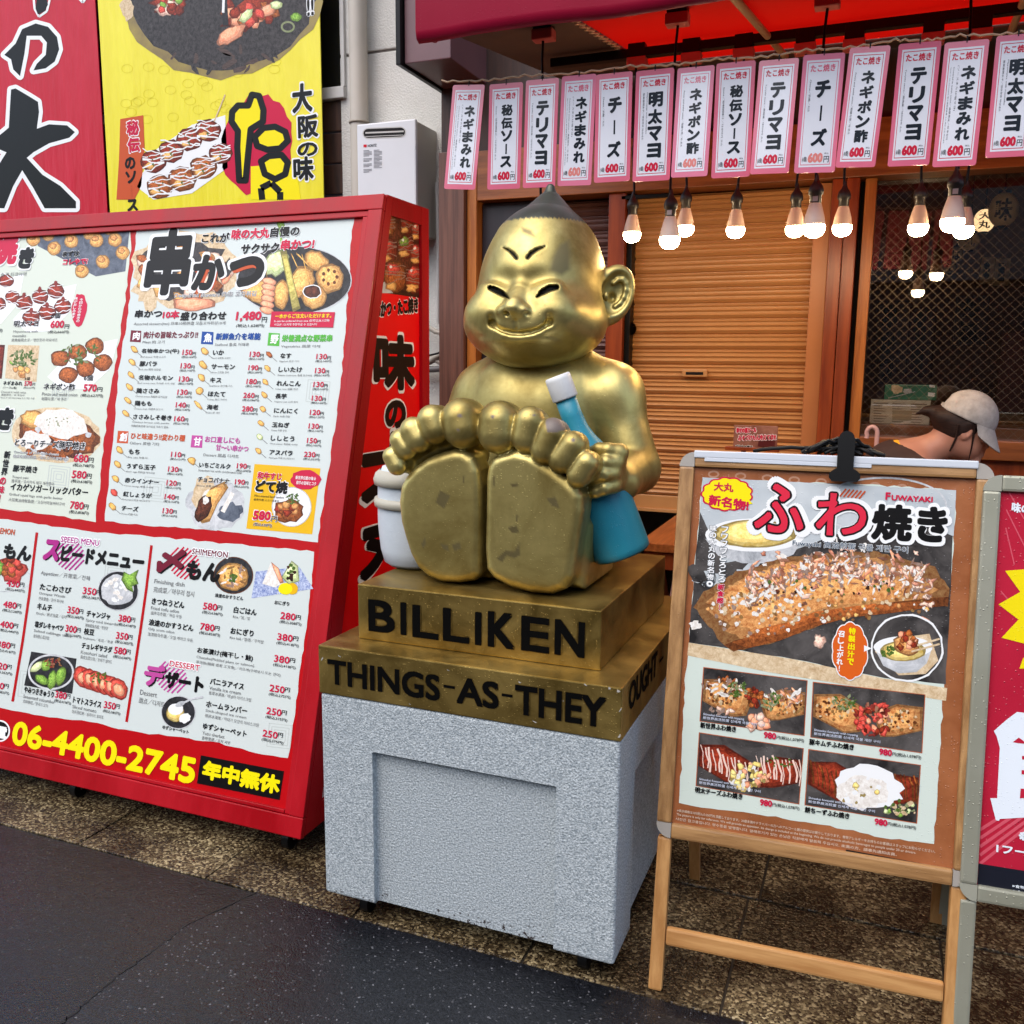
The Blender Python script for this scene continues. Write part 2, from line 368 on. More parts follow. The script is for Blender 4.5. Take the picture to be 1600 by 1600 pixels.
def sdf_obj(name, pieces, parent, m, paint=None, keep=None):
    """one mesh object out of marched pieces; paint = {attribute: [(prim, soft)]}"""
    V = []; F = []; o = 0
    for p, t, q in pieces:
        V.append(p); F += (t+o).tolist()+(q+o).tolist(); o += len(p)
    V = np.concatenate(V); 
    # outward orientation
    vol = 0
    a = np.array([f[:3] for f in F[:200000]]); vol = np.einsum('ij,ij->i', V[a[:, 0]], np.cross(V[a[:, 1]], V[a[:, 2]])).sum()
    if vol < 0: F = [f[::-1] for f in F]
    b = wbase(parent) if parent is not None else np.zeros(3)
    me = bpy.data.meshes.new(name); me.from_pydata((V-b).tolist(), [], F); me.materials.append(m)
    me.polygons.foreach_set("use_smooth", [True]*len(F))
    for an, prims in (paint or {}).items():
        at = me.attributes.new(an, 'FLOAT', 'POINT'); val = np.zeros(len(V), np.float32)
        X, Y, Z = [V[:, i].astype(np.float32) for i in range(3)]
        for (f, lo, hi), soft in prims:
            sel = np.all((V > np.array(lo)-soft) & (V < np.array(hi)+soft), axis=1)
            if sel.any():
                dd = f(X[sel], Y[sel], Z[sel]); val[sel] = np.maximum(val[sel], np.clip(.5-dd/soft, 0, 1))
        at.data.foreach_set("value", val)
    me.update(); ob = bpy.data.objects.new(name, me); COL.objects.link(ob)
    if parent is not None: ob.parent = parent
    return ob
# ------------------------------------------------------------------ setting materials
def mk_asphalt(name, base, hi, fleck, r0, r1, thr):
    m = bpy.data.materials.new(name); t, N, Lk, b = nt(m); tc = N.new("ShaderNodeTexCoord"); V = tc.outputs["Object"]
    def noise(sc, det=5): n = N.new("ShaderNodeTexNoise"); n.inputs["Scale"].default_value = sc; n.inputs["Detail"].default_value = det; Lk.new(V, n.inputs["Vector"]); return n.outputs["Fac"]
    def rmp(src, a, b_, c, d): q = N.new("ShaderNodeMapRange"); q.inputs[1].default_value = a; q.inputs[2].default_value = b_; q.inputs[3].default_value = c; q.inputs[4].default_value = d; Lk.new(src, q.inputs[0]); return q.outputs[0]
    vo = N.new("ShaderNodeTexVoronoi"); vo.inputs["Scale"].default_value = 230; Lk.new(V, vo.inputs["Vector"]); se = N.new("ShaderNodeSeparateColor"); Lk.new(vo.outputs["Color"], se.inputs[0])
    rp = N.new("ShaderNodeValToRGB"); e = rp.color_ramp.elements; e[0].color = (*base, 1); e[0].position = .1; e[1].color = (*fleck, 1); e[1].position = 1; q = e.new(thr); q.color = (*hi, 1); q = e.new(thr+.02); q.color = (*[c*.5 for c in fleck], 1)
    Lk.new(se.outputs[0], rp.inputs[0])
    st = N.new("ShaderNodeMix"); st.data_type = 'RGBA'; st.blend_type = 'MULTIPLY'; st.inputs[0].default_value = 1; Lk.new(rp.outputs[0], st.inputs[6])
    c2 = N.new("ShaderNodeCombineColor"); k = rmp(noise(1.6, 6), .3, .7, .55, 1.25)
    for i in range(3): Lk.new(k, c2.inputs[i])
    Lk.new(c2.outputs[0], st.inputs[7]); Lk.new(st.outputs[2], b.inputs["Base Color"])
    Lk.new(rmp(noise(2.2, 7), .38, .62, r0, r1), b.inputs["Roughness"])
    b1 = N.new("ShaderNodeBump"); b1.inputs["Strength"].default_value = .35; b1.inputs["Distance"].default_value = .0035; b1.invert = True; Lk.new(vo.outputs["Distance"], b1.inputs["Height"])
    b2 = N.new("ShaderNodeBump"); b2.inputs["Strength"].default_value = .3; b2.inputs["Distance"].default_value = .012; Lk.new(noise(22, 6), b2.inputs["Height"]); Lk.new(b1.outputs[0], b2.inputs["Normal"]); Lk.new(b2.outputs[0], b.inputs["Normal"])
    b.inputs["Specular IOR Level"].default_value = .5; return m
M_asph = mk_asphalt("asphalt_wet", (.0035, .004, .005), (.011, .012, .015), (.07, .07, .075), .08, .34, .985)
M_asph2 = mk_asphalt("asphalt_patch", (.005, .0055, .007), (.015, .016, .020), (.16, .16, .17), .16, .40, .968)
M_wood_o = mat("orange_wood", S(150, 84, 32), S(190, 118, 52), rough=.38, scale=5, stretch=(6, 6, .5), bump=.12, bscale=20, spec=.5)
M_wood_h = mat("orange_wood_level", S(112, 58, 22), S(152, 88, 42), rough=.4, scale=5, stretch=(.6, 6, 6), bump=.12, bscale=20)
M_wood_r = mat("red_wood", S(112, 42, 16), S(150, 68, 28), rough=.32, scale=6, stretch=(5, 5, .4), bump=.1, bscale=16)
M_wood_dk = mat("dark_wood", S(42, 24, 18), S(70, 42, 30), rough=.55, scale=6, stretch=(6, 6, .5), bump=.25, bscale=14)
M_wood_br = mat("brown_wood", S(84, 52, 42), S(110, 72, 58), rough=.5, scale=7, stretch=(9, 9, .35), bump=.2, bscale=18)
M_panel_dk = mat("black_panel", S(30, 26, 34), S(44, 38, 46), rough=.4, scale=3, stretch=(6, 6, .6))
M_shut = mat("shutter_paint", S(188, 136, 84), S(198, 146, 92), rough=.32, scale=3, spec=.5)
M_shut2 = mat("shutter_dull", S(112, 82, 76), S(126, 92, 84), rough=.45, scale=3)
M_stucco = mat("stucco", S(196, 194, 188), S(214, 212, 206), rough=.85, scale=2, bump=.9, bscale=110, bdist=.006)
M_metal_g = mat("painted_grey", S(178, 176, 172), S(190, 188, 184), rough=.4, scale=3)
M_black = mat("black_plastic", S(10, 10, 11), rough=.38, spec=.22)
M_blackmat = mat("black_void", S(12, 10, 10), rough=.9)
M_val = mat("awning_vinyl", S(146, 10, 44), S(158, 14, 52), spec=.25, rough=.42, scale=2, bump=.15, bscale=12, drops=.25, dscale=160)
M_room = mat("room_wall", S(104, 74, 52), S(136, 100, 72), rough=.8, scale=2)
def mk_canopy():
    m = bpy.data.materials.new("red_canvas"); t, N, Lk, b = nt(m); out = N["Material Output"]
    b.inputs["Base Color"].default_value = (*S(214, 14, 4), 1); b.inputs["Roughness"].default_value = .6
    tr = N.new("ShaderNodeBsdfTranslucent"); tr.inputs[0].default_value = (*S(190, 10, 4), 1)
    mx = N.new("ShaderNodeMixShader"); mx.inputs[0].default_value = .5
    Lk.new(b.outputs[0], mx.inputs[1]); Lk.new(tr.outputs[0], mx.inputs[2]); Lk.new(mx.outputs[0], out.inputs[0]); return m
M_canopy = mk_canopy()
def mk_glass():
    m = bpy.data.materials.new("window_glass"); t, N, Lk, b = nt(m); out = N["Material Output"]; N.remove(b)
    g = N.new("ShaderNodeBsdfGlossy"); g.inputs["Roughness"].default_value = .015
    tr = N.new("ShaderNodeBsdfTransparent"); fr = N.new("ShaderNodeFresnel"); fr.inputs[0].default_value = 1.5
    ad = N.new("ShaderNodeMath"); ad.operation = 'MULTIPLY_ADD'; ad.inputs[1].default_value = 1.3; ad.inputs[2].default_value = .03
    mx = N.new("ShaderNodeMixShader"); Lk.new(fr.outputs[0], ad.inputs[0]); Lk.new(ad.outputs[0], mx.inputs[0])
    Lk.new(tr.outputs[0], mx.inputs[1]); Lk.new(g.outputs[0], mx.inputs[2]); Lk.new(mx.outputs[0], out.inputs[0]); return m
M_glass = mk_glass()
def mk_aggregate():      # washed-gravel paving, wet
    m = bpy.data.materials.new("washed_gravel"); t, N, Lk, b = nt(m); tc = N.new("ShaderNodeTexCoord")
    vo = N.new("ShaderNodeTexVoronoi"); vo.inputs["Scale"].default_value = 150; Lk.new(tc.outputs["Object"], vo.inputs["Vector"])
    se = N.new("ShaderNodeSeparateColor"); Lk.new(vo.outputs["Color"], se.inputs[0])
    rp = N.new("ShaderNodeValToRGB"); e = rp.color_ramp.elements
    e[0].position = 0; e[0].color = (*S(46, 37, 27), 1); e[1].position = 1; e[1].color = (*S(186, 168, 130), 1)
    for p, c in ((.35, S(80, 67, 48)), (.7, S(120, 105, 76))): q = e.new(p); q.color = (*c, 1)
    Lk.new(se.outputs[0], rp.inputs[0])
    nz = N.new("ShaderNodeTexNoise"); nz.inputs["Scale"].default_value = 3.5; nz.inputs["Detail"].default_value = 5; Lk.new(tc.outputs["Object"], nz.inputs[0])
    r2 = N.new("ShaderNodeValToRGB"); r2.color_ramp.elements[0].position = .40; r2.color_ramp.elements[0].color = (.22, .19, .17, 1)
    r2.color_ramp.elements[1].position = .66; r2.color_ramp.elements[1].color = (1, 1, 1, 1); Lk.new(nz.outputs[0], r2.inputs[0])
    mu = N.new("ShaderNodeMix"); mu.data_type = 'RGBA'; mu.blend_type = 'MULTIPLY'; mu.inputs[0].default_value = 1
    Lk.new(rp.outputs[0], mu.inputs[6]); Lk.new(r2.outputs[0], mu.inputs[7]); Lk.new(mu.outputs[2], b.inputs["Base Color"])
    bp = N.new("ShaderNodeBump"); bp.inputs["Strength"].default_value = .8; bp.inputs["Distance"].default_value = .003; bp.invert = True
    Lk.new(vo.outputs["Distance"], bp.inputs["Height"]); Lk.new(bp.outputs[0], b.inputs["Normal"])
    b.inputs["Roughness"].default_value = .2; return m
M_agg = mk_aggregate()
M_joint = mat("joint_grout", S(34, 28, 22), rough=.6)

# ------------------------------------------------------------------ ground, road, pavement
g = MB(); g.box((-150, -150, -.30), (150, 150, -.012), mat("earth", (.04, .04, .042), (.06, .06, .06), scale=1)); struct(g.build("ground"))
g = MB(); g.box((-40, -9, -.010), (40, 1.965, -.004), M_asph); struct(g.build("road"))
g = MB()      # newer patch, right of the seam
a = onZ(345, 1405, 0); b_ = onZ(225, 1500, 0); c_ = onZ(138, 1562, 0); c2 = onZ(60, 1625, 0)
e = np.array([-1.56, 1.962, 0])
pts = [e, onZ(296, 1443, 0), onZ(240, 1486, 0), onZ(186, 1523, 0), onZ(143, 1560, 0), onZ(95, 1600, 0), onZ(60, 1650, 0), (-1.7, 0, 0), (3, -1, 0), (3, 1.962, 0)]
top = [Vector((p[0], p[1], .001)) for p in pts]
g.add(top, tessellate_polygon([top]), M_asph2); struct(g.build("road_patch"))
g = MB(); sp = [Vector(p) for p in pts[:7]]; up_ = []; dn_ = []; gg = random.Random(12)
for i in range(len(sp)-1):
    for k in range(9):
        p = sp[i].lerp(sp[i+1], k/9); w = gg.uniform(.0012, .006)*(1.4 if i > 2 else .8); j = gg.uniform(-.004, .004); up_.append((p.x-.7*w+j, p.y+w+j, .0022)); dn_.append((p.x+.7*w+j, p.y-w+j, .0022))
n = len(up_); g.add(up_+dn_, [(k, k+1, n+k+1, n+k) for k in range(n-1)], mat("crack_tar", (.004, .004, .004), rough=.5)); struct(g.build("road_crack"))
g = MB(); g.box((-40, 1.968, -.010), (40, 4.4, -.005), M_joint); struct(g.build("paving_bed"))
g = MB(); Y0 = 1.968
for j, (ya, yb) in enumerate(((1.968, 2.484), (2.49, 2.99), (2.996, 3.49), (3.496, 3.99))):
    for i in range(-7, 6):
        x0 = -.245+.5*i+(.0 if j == 0 else .03*j); dz = rnd.uniform(-.0012, .0012)
        g.box((x0+.003, ya, -.02), (x0+.497, yb-.004, .001+dz), M_agg, bev=.003)
struct(g.build("pavement"))

# ------------------------------------------------------------------ the shop front
shop = thing("shop", "timber shop front with brown roller shutter, reddish pillar and wired glass window", "shop", (-.3, 4, 0))
def px4(x, Y=4.0): return onY(x, 400, Y)[0]
def P4(name, m, x0, x1, z0, z1, y0=3.96, y1=4.06, bev=.003):
    mb = MB(); mb.box((x0, y0, z0), (x1, y1, z1), m, bev); return part(mb, name, shop)
P4("lintel", M_wood_h, -1.75, 2.6, 2.245, 2.46, 3.93, 4.06)
P4("upper_wall", M_wood_dk, -1.95, 2.6, 2.463, 6.2, 3.97, 4.2)
P4("side_post", M_wood_br, -1.93, -1.803, 0, 2.46, 3.9, 4.1)
P4("post_trim", M_wood_o, -1.80, -1.753, 0, 2.46, 3.93, 4.1)
P4("dark_panel", M_panel_dk, -1.75, -1.40, 0, 2.24, 3.99, 4.08)
P4("door_post", M_wood_r, -1.135, -1.06, 0, 2.243, 3.95, 4.1)
def shutter(x0, x1, z0, z1, y, m, name):
    mb = MB(); P = .0655; z = z1; rows = []
    while z > z0+P*.5:
        for t, d in ((0, .012), (.05, .012), (.09, 0), (.18, -.007), (.27, -.001), (.36, -.001), (.47, -.008), (.58, -.001), (.66, -.001), (.78, -.007), (.9, 0), (.955, .003)):
            rows.append((z-P*t, y+d))
        z -= P
    vs = []; fs = []
    for zz, yy in rows: vs += [(x0, yy, zz), (x1, yy, zz)]
    for i in range(len(rows)-1): fs.append((2*i, 2*i+2, 2*i+3, 2*i+1))
    mb.add(vs, fs, m); s = part(mb, name, shop)
    b = MB(); b.box((x0, y-.006, z-.075), (x1, y+.02, z), m, .004); b.box((x0, y-.022, z-.075), (x1, y-.006, z-.06), m, .002); bb = part(b, "bottom_rail", s)
    return s, z-.075
shut, zb = shutter(-1.055, -.285, .93, 2.24, 4.05, M_shut, "shutter")
hb = MB(); c = onY(985, 514, 4.03); hb.lathe(c, [(0, -.014), (.024, -.012), (.027, 0), (.03, .01)], mat("lock_metal", S(120, 100, 80), rough=.3, metal=1), ax=(0, -1, 0)); part(hb, "lock", shut)
hb = MB(); c = onY(1086, 583, 4.035); hb.box(c+[-.055, -.012, -.016], c+[.055, .006, .016], M_shut, .004); hb.box(c+[-.038, -.014, -.007], c+[.038, -.009, .005], M_blackmat); part(hb, "letter_slot", shut)
shut2, _ = shutter(-1.40, -1.138, .3, 2.24, 4.07, M_shut2, "small_shutter")
P4("shutter_guide", mat("guide_paint", S(176, 112, 64), S(186, 122, 72), rough=.38, scale=3), -.285, -.222, 0, 2.24, 3.985, 4.08)
mb = MB(); mb.box((-1.06, 3.985, 0), (-1.035, 4.1, 2.243), M_black, .003); mb.box((-1.033, 3.955, 2.16), (-1.015, 3.985, 2.235), M_black, .002); mb.box((-1.08, 3.95, 2.215), (-.86, 3.965, 2.232), M_black, .002); part(mb, "door_rail", shop)
mb = MB(); mb.box((-.22, 3.93, 0), (-.168, 4.1, 2.243), M_wood_r, .006); mb.box((-.166, 3.925, 0), (-.117, 4.1, 2.243), M_wood_r, .006); part(mb, "pillar", shop)
mb = MB(); mb.box((-.115, 4.02, 0), (-.098, 4.1, 2.243), M_blackmat); part(mb, "shadow_gap", shop)
GX0, GX1, GZ0, GZ1 = -.055, 1.7, 1.235, 2.243
fr = MB(); fr.box((-.098, 3.96, 0), (GX0, 4.08, 2.243), M_wood_o, .004); fr.box((GX0, 3.955, 1.16), (GX1, 4.1, GZ0), M_wood_h, .004)
fr.box((GX1, 3.96, 0), (GX1+.08, 4.08, 2.243), M_wood_o, .004)
wfr = part(fr, "window_frame", shop)
mb = MB(); mb.box((GX0, 3.99, .0), (GX1, 4.05, 1.158), M_wood_r, .002); part(mb, "dado_panel", shop)
mb = MB(); mb.box((GX0, 4.035, GZ0), (GX1, 4.041, GZ1), M_glass); part(mb, "window_pane", shop)
mb = MB(); st = .026; w = .0008; yw = 4.034; mw = mat("safety_wire", S(150, 132, 112), rough=.4, metal=.6)
Hh = GZ1-GZ0; Ww = GX1-GX0
for sgn in (1, -1):
    k = -Hh
    while k < Ww:
        x0, z0, x1, z1 = k, 0, k+Hh, Hh
        if x0 < 0: z0 -= x0; x0 = 0
        if x1 > Ww: z1 -= (x1-Ww); x1 = Ww
        if x1 > x0+.002:
            A = (GX0+x0, GZ0+z0); B = (GX0+x1, GZ0+z1)
            if sgn < 0: A = (A[0], GZ0+GZ1-A[1]); B = (B[0], GZ0+GZ1-B[1])
            mb.beam((A[0], yw-.001*sgn, A[1]), (B[0], yw-.001*sgn, B[1]), w, w, mw, up=(0, 1, 0))
        k += st*1.414
part(mb, "wire_grid", shop)
mb = MB()      # dining room behind the window
x0, x1, y0, y1, z0, z1 = -1.9, 2.55, 4.22, 6.8, 0, 2.75
mb.box((x0, y1, z0), (x1, y1+.1, z1), M_room); mb.box((x0-.1, y0, z0), (x0, y1, z1), M_room); mb.box((x1, y0, z0), (x1+.1, y1, z1), M_room)
mb.box((x0, y0, z1), (x1, y1, z1+.1), M_room); mb.box((x0, y0, -.002), (x1, y1, .004), M_room)
part(mb, "room", shop)
mb = MB(); mb.box((GX0-.02, 4.043, 1.20), (GX1, 4.30, 1.281), M_wood_h, .004); part(mb, "inner_sill", shop)

# ------------------------------------------------------------------ neighbouring stucco building with pipe, dark window, boards
bld = thing("building", "pale stucco building with drainpipe and dark window behind the red menu board", "building", (-3, 4.2, 0))
mb = MB()
xr = -1.935
mb.box((-2.63, 4.2, 0), (xr-.06, 4.5, 3.03), M_stucco, .006); mb.box((-2.63, 4.2, 3.042), (xr-.06, 4.5, 6.2), M_stucco, .006)
mb.box((-2.63, 4.21, 3.02), (xr-.06, 4.4, 3.05), mat("sealant", S(120, 112, 104), rough=.8))
part(mb, "wall", bld)
mb = MB(); mb.box((xr-.058, 4.17, 0), (xr-.03, 4.5, 6.2), M_stucco, .006); mb.box((xr-.028, 4.2, 0), (xr+.005, 4.5, 6.2), M_stucco, .004); part(mb, "corner_trim", bld)
mb = MB(); xp = onY(560, 100, 4.13)[0]; mb.tube([(xp, 4.13, 0), (xp, 4.13, 6.2)], .045, mat("pipe_paint", S(176, 168, 156), S(188, 180, 168), rough=.45, scale=2), 20)
pz = onY(560, 192, 4.13)[2]; mb.lathe((xp, 4.13, pz), [(.046, -.006), (.051, -.005), (.051, .005), (.046, .006)], mat("pipe_band", S(150, 140, 126), rough=.5)); part(mb, "drainpipe", bld)
wz = onY(525, 138, 4.2)[2]; wz2 = onY(525, 156, 4.2)[2]; wx = onY(541, 100, 4.2)[0]
mb = MB(); mb.box((-6, 4.22, wz), (wx-.02, 4.26, 6.2), mat("dark_pane", S(14, 14, 16), rough=.25)); part(mb, "window", bld)
mb = MB(); mb.box((-6, 4.17, wz2), (wx, 4.26, wz), M_metal_g, .004); mb.box((wx-.02, 4.18, wz), (wx, 4.26, 6.2), M_metal_g, .004); part(mb, "window_frame", bld)
mb = MB(); zz = wz2
while zz > 0: mb.box((-6, 4.2+rnd.uniform(0, .006), zz-.15), (-2.6, 4.26, zz-.004), M_wood_dk, .004); zz -= .154
part(mb, "board_cladding", bld)
mb = MB(); mb.box((-2.6, 4.23, 0), (-2.625, 4.5, 6.2), M_metal_g); part(mb, "edge_flashing", bld)
mb = MB(); cm = mat("conduit", S(150, 142, 132), S(170, 162, 150), rough=.5, scale=6)
def tp(pts, r, m=None, Y=4.12): mb.tube([onY(x, y, Y) for x, y in pts], r, m or cm, 10)
tp([(640, 500), (668, 510), (680, 518), (696, 522), (712, 523)], .012); tp([(640, 570), (668, 566), (680, 560), (694, 550), (712, 543)], .018)
tp([(668, 556), (684, 552), (700, 545), (712, 540)], .005, M_black, 4.08); tp([(640, 577), (680, 577), (712, 573)], .016, mat("conduit_dark", S(96, 92, 92), rough=.45)); tp([(672, 558), (690, 568), (712, 578)], .012)
part(mb, "conduit", bld)
mb = MB(); tp([(683, 285), (685, 400), (684, 505)], .01, M_metal_g, 4.17); part(mb, "cable_duct", bld)

# dark fascia box beside the awning
sb = thing("sign_box", "dark plum metal fascia box jutting from the wall left of the awning", "sign box", (-1.9, 3.9, 3))
A = onY(631, 100, 3.6); B = onY(704, 97, 3.6); mp = mat("plum_metal", S(92, 62, 66), S(108, 74, 78), rough=.4, scale=2)
mb = MB(); mb.box((A[0]+.004, 3.6, A[2]), (B[0], 4.19, 4.2), mp, .004); part(mb, "casing", sb)
mb = MB(); mb.box((A[0]-.022, 3.57, A[2]-.01), (A[0], 4.19, 4.2), M_black, .003); part(mb, "edge_trim", sb)

# water heater
wh = thing("water_heater", "white wall mounted gas water heater above the red menu board", "water heater", (-2.25, 4.2, 2.1))
A = onY(558, 193, 3.98); B = onY(650, 187, 3.98); zt = (A[2]+B[2])/2
M_wh = mat("heater_enamel", S(206, 208, 212), S(214, 216, 220), rough=.3, scale=2); M_wh2 = mat("heater_side", S(168, 164, 154), S(178, 174, 164), rough=.4, scale=2)
mb = MB(); mb.box((A[0]+.004, 4.0, zt-.52), (B[0]-.004, 4.2, zt-.006), M_wh2, .005); part(mb, "casing", wh)
mb = MB(); mb.box((A[0], 3.975, zt-.52), (B[0], 3.999, zt), M_wh, .008); cov = part(mb, "front_cover", wh)
pl = Plane((A[0], 3.9745, zt), (1, 0, 0), (0, 0, 1)); mb = MB(); pr = Print(mb, pl)
def cap(x0, x1, y, h, m, L, sl=-.042):
    P = []
    for k in range(9): a = math.pi/2+math.pi*k/8; P.append((x0+h*math.cos(a), y-h*math.sin(a)))
    for k in range(9): a = -math.pi/2+math.pi*k/8; P.append((x1+h*math.cos(a), y+sl*(x1-x0)-h*math.sin(a)))
    pr.Q(P, m, L)
cap(575, 626, 208.5, 8.6, M_metal_g, 1); cap(575, 626, 208.5, 7, M_blackmat, 2); pr.Q([(571, 206.5), (631, 204), (631, 206.5), (571, 209)], M_metal_g, 3); pr.Q([(571, 213), (630, 210.5), (630, 211.5), (571, 214)], M_metal_g, 3)
ven = part(mb, "vent", cov); mb = MB(); pr = Print(mb, pl)
pr.Q([(568, 226), (573, 225.8), (573, 230), (568, 230.2)], flat(200, 20, 40), 2); pr.T("NORITZ", 574.6, 230, 588.5, 4.2, flat(60, 60, 64), 2, .03)
for c in (0, 1):
    for r in range(17 if c == 0 else 14):
        if c == 0 and r in (5, 9, 13): continue
        x = 568+c*16; y = 235+r*2.1-c*.6; pr.Q([(x, y), (x+(13 if r % 4 else 9), y-.5), (x+(13 if r % 4 else 9), y+.4), (x, y+.9)], flat(122, 124, 130), 2)
part(mb, "maker_label", cov)

# ------------------------------------------------------------------ awning
aw = thing("awning", "crimson shop awning with red canvas underside over the roller shutter", "awning", (0, 3, 2.5))
YA = 2.55; L0 = onY(649, 56, YA); ZA = onY(900, 29, YA)[2]
mb = MB(); xs = np.linspace(L0[0], 2.2, 60); vs = []; fs = []
prof = [(.0, .55), (0, .03), (.006, .008), (.022, 0), (.04, .008), (.044, .03), (.044, .55)]
for x in xs:
    wv = .004*math.sin(x*7)+.002*math.sin(x*23)
    for dy, dz in prof: vs.append((x, YA+dy+wv, ZA+dz+.003*math.sin(x*11)))
n = len(prof)
for i in range(len(xs)-1):
    for k in range(n-1): fs.append((i*n+k, (i+1)*n+k, (i+1)*n+k+1, i*n+k+1))
mb.add(vs, fs, M_val, True); mb.add(vs[:n], [list(range(n))], M_val)
mb.box((L0[0], YA+.046, ZA+.03), (L0[0]+.012, YA+.12, ZA+.55), M_val)
part(mb, "valance", aw)
CXL = -.92
ZC = onY(985, 104, 3.72)[2]; cz = lambda y: ZA+.06+(y-2.6)*(ZC-ZA-.06)/1.12
mb = MB(); nx, ny = 40, 16; vs = []; fs = []
for j in range(ny+1):
    for i in range(nx+1):
        x = CXL+(2.2-CXL)*i/nx; y = 2.6+(3.72-2.6)*j/ny; vs.append((x, y, cz(y)+.006*math.sin(x*6)*math.sin(j/ny*3.14)))
for j in range(ny):
    for i in range(nx): q = j*(nx+1)+i; fs.append((q, q+1, q+nx+2, q+nx+1))
mb.add(vs, fs, M_canopy, True); part(mb, "canopy", aw)
mb = MB(); ms = mat("soffit_board", S(66, 48, 42), S(84, 62, 52), rough=.7, scale=3)
mb.hexa([(L0[0]+.014, 2.6, cz(2.6)), (CXL-.003, 2.6, cz(2.6)), (CXL-.003, 3.95, cz(3.95)), (L0[0]+.014, 3.95, cz(3.95))],
        [(L0[0]+.014, 2.6, cz(2.6)+.02), (CXL-.003, 2.6, cz(2.6)+.02), (CXL-.003, 3.95, cz(3.95)+.02), (L0[0]+.014, 3.95, cz(3.95)+.02)], ms)
mb.hexa([(CXL, 3.722, cz(3.72)-.01), (2.2, 3.722, cz(3.72)-.01), (2.2, 3.96, cz(3.95)), (CXL, 3.96, cz(3.95))],
        [(CXL, 3.722, cz(3.72)+.02), (2.2, 3.722, cz(3.72)+.02), (2.2, 3.96, cz(3.95)+.02), (CXL, 3.96, cz(3.95)+.02)], ms)
part(mb, "soffit", aw)
YR = 3.3; ra = onY(862, 92, YR); rb = onY(1600, 22, YR); rz = (ra[2]+rb[2])/2
mb = MB(); mb.beam((ra[0], YR, rz), (2.2, YR, rz), .035, .03, M_black, bev=.003); part(mb, "rear_rail", aw)
FRY = 2.84; fz = cz(FRY)
mb = MB(); mb.beam((L0[0]+.05, 2.63, ZA+.05), (2.2, 2.63, ZA+.05), .03, .03, M_black, bev=.003); part(mb, "front_rail", aw)
for x in (-.42, .32, 1.1):
    mb = MB(); mb.tube([(x-.02, 2.62, cz(2.62)-.02), (x+.02, 3.7, cz(3.7)-.03)], .012, mat("beige_pole", S(170, 140, 110), rough=.5)); part(mb, "support_arm", aw)
mb = MB(); ml = mat("lacing_cord", S(196, 168, 140), rough=.8); pts = []
for i in range(44): y = 2.62+(3.7-2.62)*i/43; pts.append((CXL+.012*(1 if i % 2 else -1), y, cz(y)-.008))
mb.tube(pts, .0035, ml, 5); part(mb, "lacing", aw)
# ------------------------------------------------------------------ pedestal, gilded plinth
M_ped = mat("grey_stone_paint", S(134, 145, 152), S(202, 211, 215), rough=.7, scale=210, detail=4, bump=1.0, bscale=200, bdist=.0035, ramp=(.36, .64))
def add_chips(m):      # dark primer showing where the paint has flaked off near the foot of the block
    t = m.node_tree; N, Lk = t.nodes, t.links; b = N["Principled BSDF"]; src = b.inputs["Base Color"].links[0].from_socket
    tc = N.new("ShaderNodeTexCoord"); sx = N.new("ShaderNodeSeparateXYZ"); Lk.new(tc.outputs["Object"], sx.inputs[0])
    nz = N.new("ShaderNodeTexNoise"); nz.inputs["Scale"].default_value = 95; nz.inputs["Detail"].default_value = 6; nz.inputs["Roughness"].default_value = .7; Lk.new(tc.outputs["Object"], nz.inputs["Vector"])
    mr = N.new("ShaderNodeMapRange"); mr.inputs[1].default_value = .06; mr.inputs[2].default_value = .22; mr.inputs[3].default_value = .55; mr.inputs[4].default_value = .82; Lk.new(sx.outputs[2], mr.inputs[0])
    gt = N.new("ShaderNodeMath"); gt.operation = 'GREATER_THAN'; Lk.new(nz.outputs["Fac"], gt.inputs[0]); Lk.new(mr.outputs[0], gt.inputs[1])
    n2 = N.new("ShaderNodeTexNoise"); n2.inputs["Scale"].default_value = 9; n2.inputs["Detail"].default_value = 3; Lk.new(tc.outputs["Object"], n2.inputs["Vector"])
    g2 = N.new("ShaderNodeMath"); g2.operation = 'GREATER_THAN'; g2.inputs[1].default_value = .5; Lk.new(n2.outputs["Fac"], g2.inputs[0])
    mu = N.new("ShaderNodeMath"); mu.operation = 'MULTIPLY'; Lk.new(gt.outputs[0], mu.inputs[0]); Lk.new(g2.outputs[0], mu.inputs[1])
    mx = N.new("ShaderNodeMix"); mx.data_type = 'RGBA'; Lk.new(src, mx.inputs[6]); mx.inputs[7].default_value = (*S(52, 44, 42), 1); Lk.new(mu.outputs[0], mx.inputs[0]); Lk.new(mx.outputs[2], b.inputs["Base Color"])
add_chips(M_ped)
PX0, PX1, PY0, PY1 = -1.320, -.500, 1.954, 2.83
ped = thing("pedestal", "pale grey stone look pedestal with recessed panels under the gilded plinth", "pedestal", (-.91, 2.4, 0))
mb = MB(); zt, zb_ = .640, .065; IX = .155; RD = .022; hz = .50
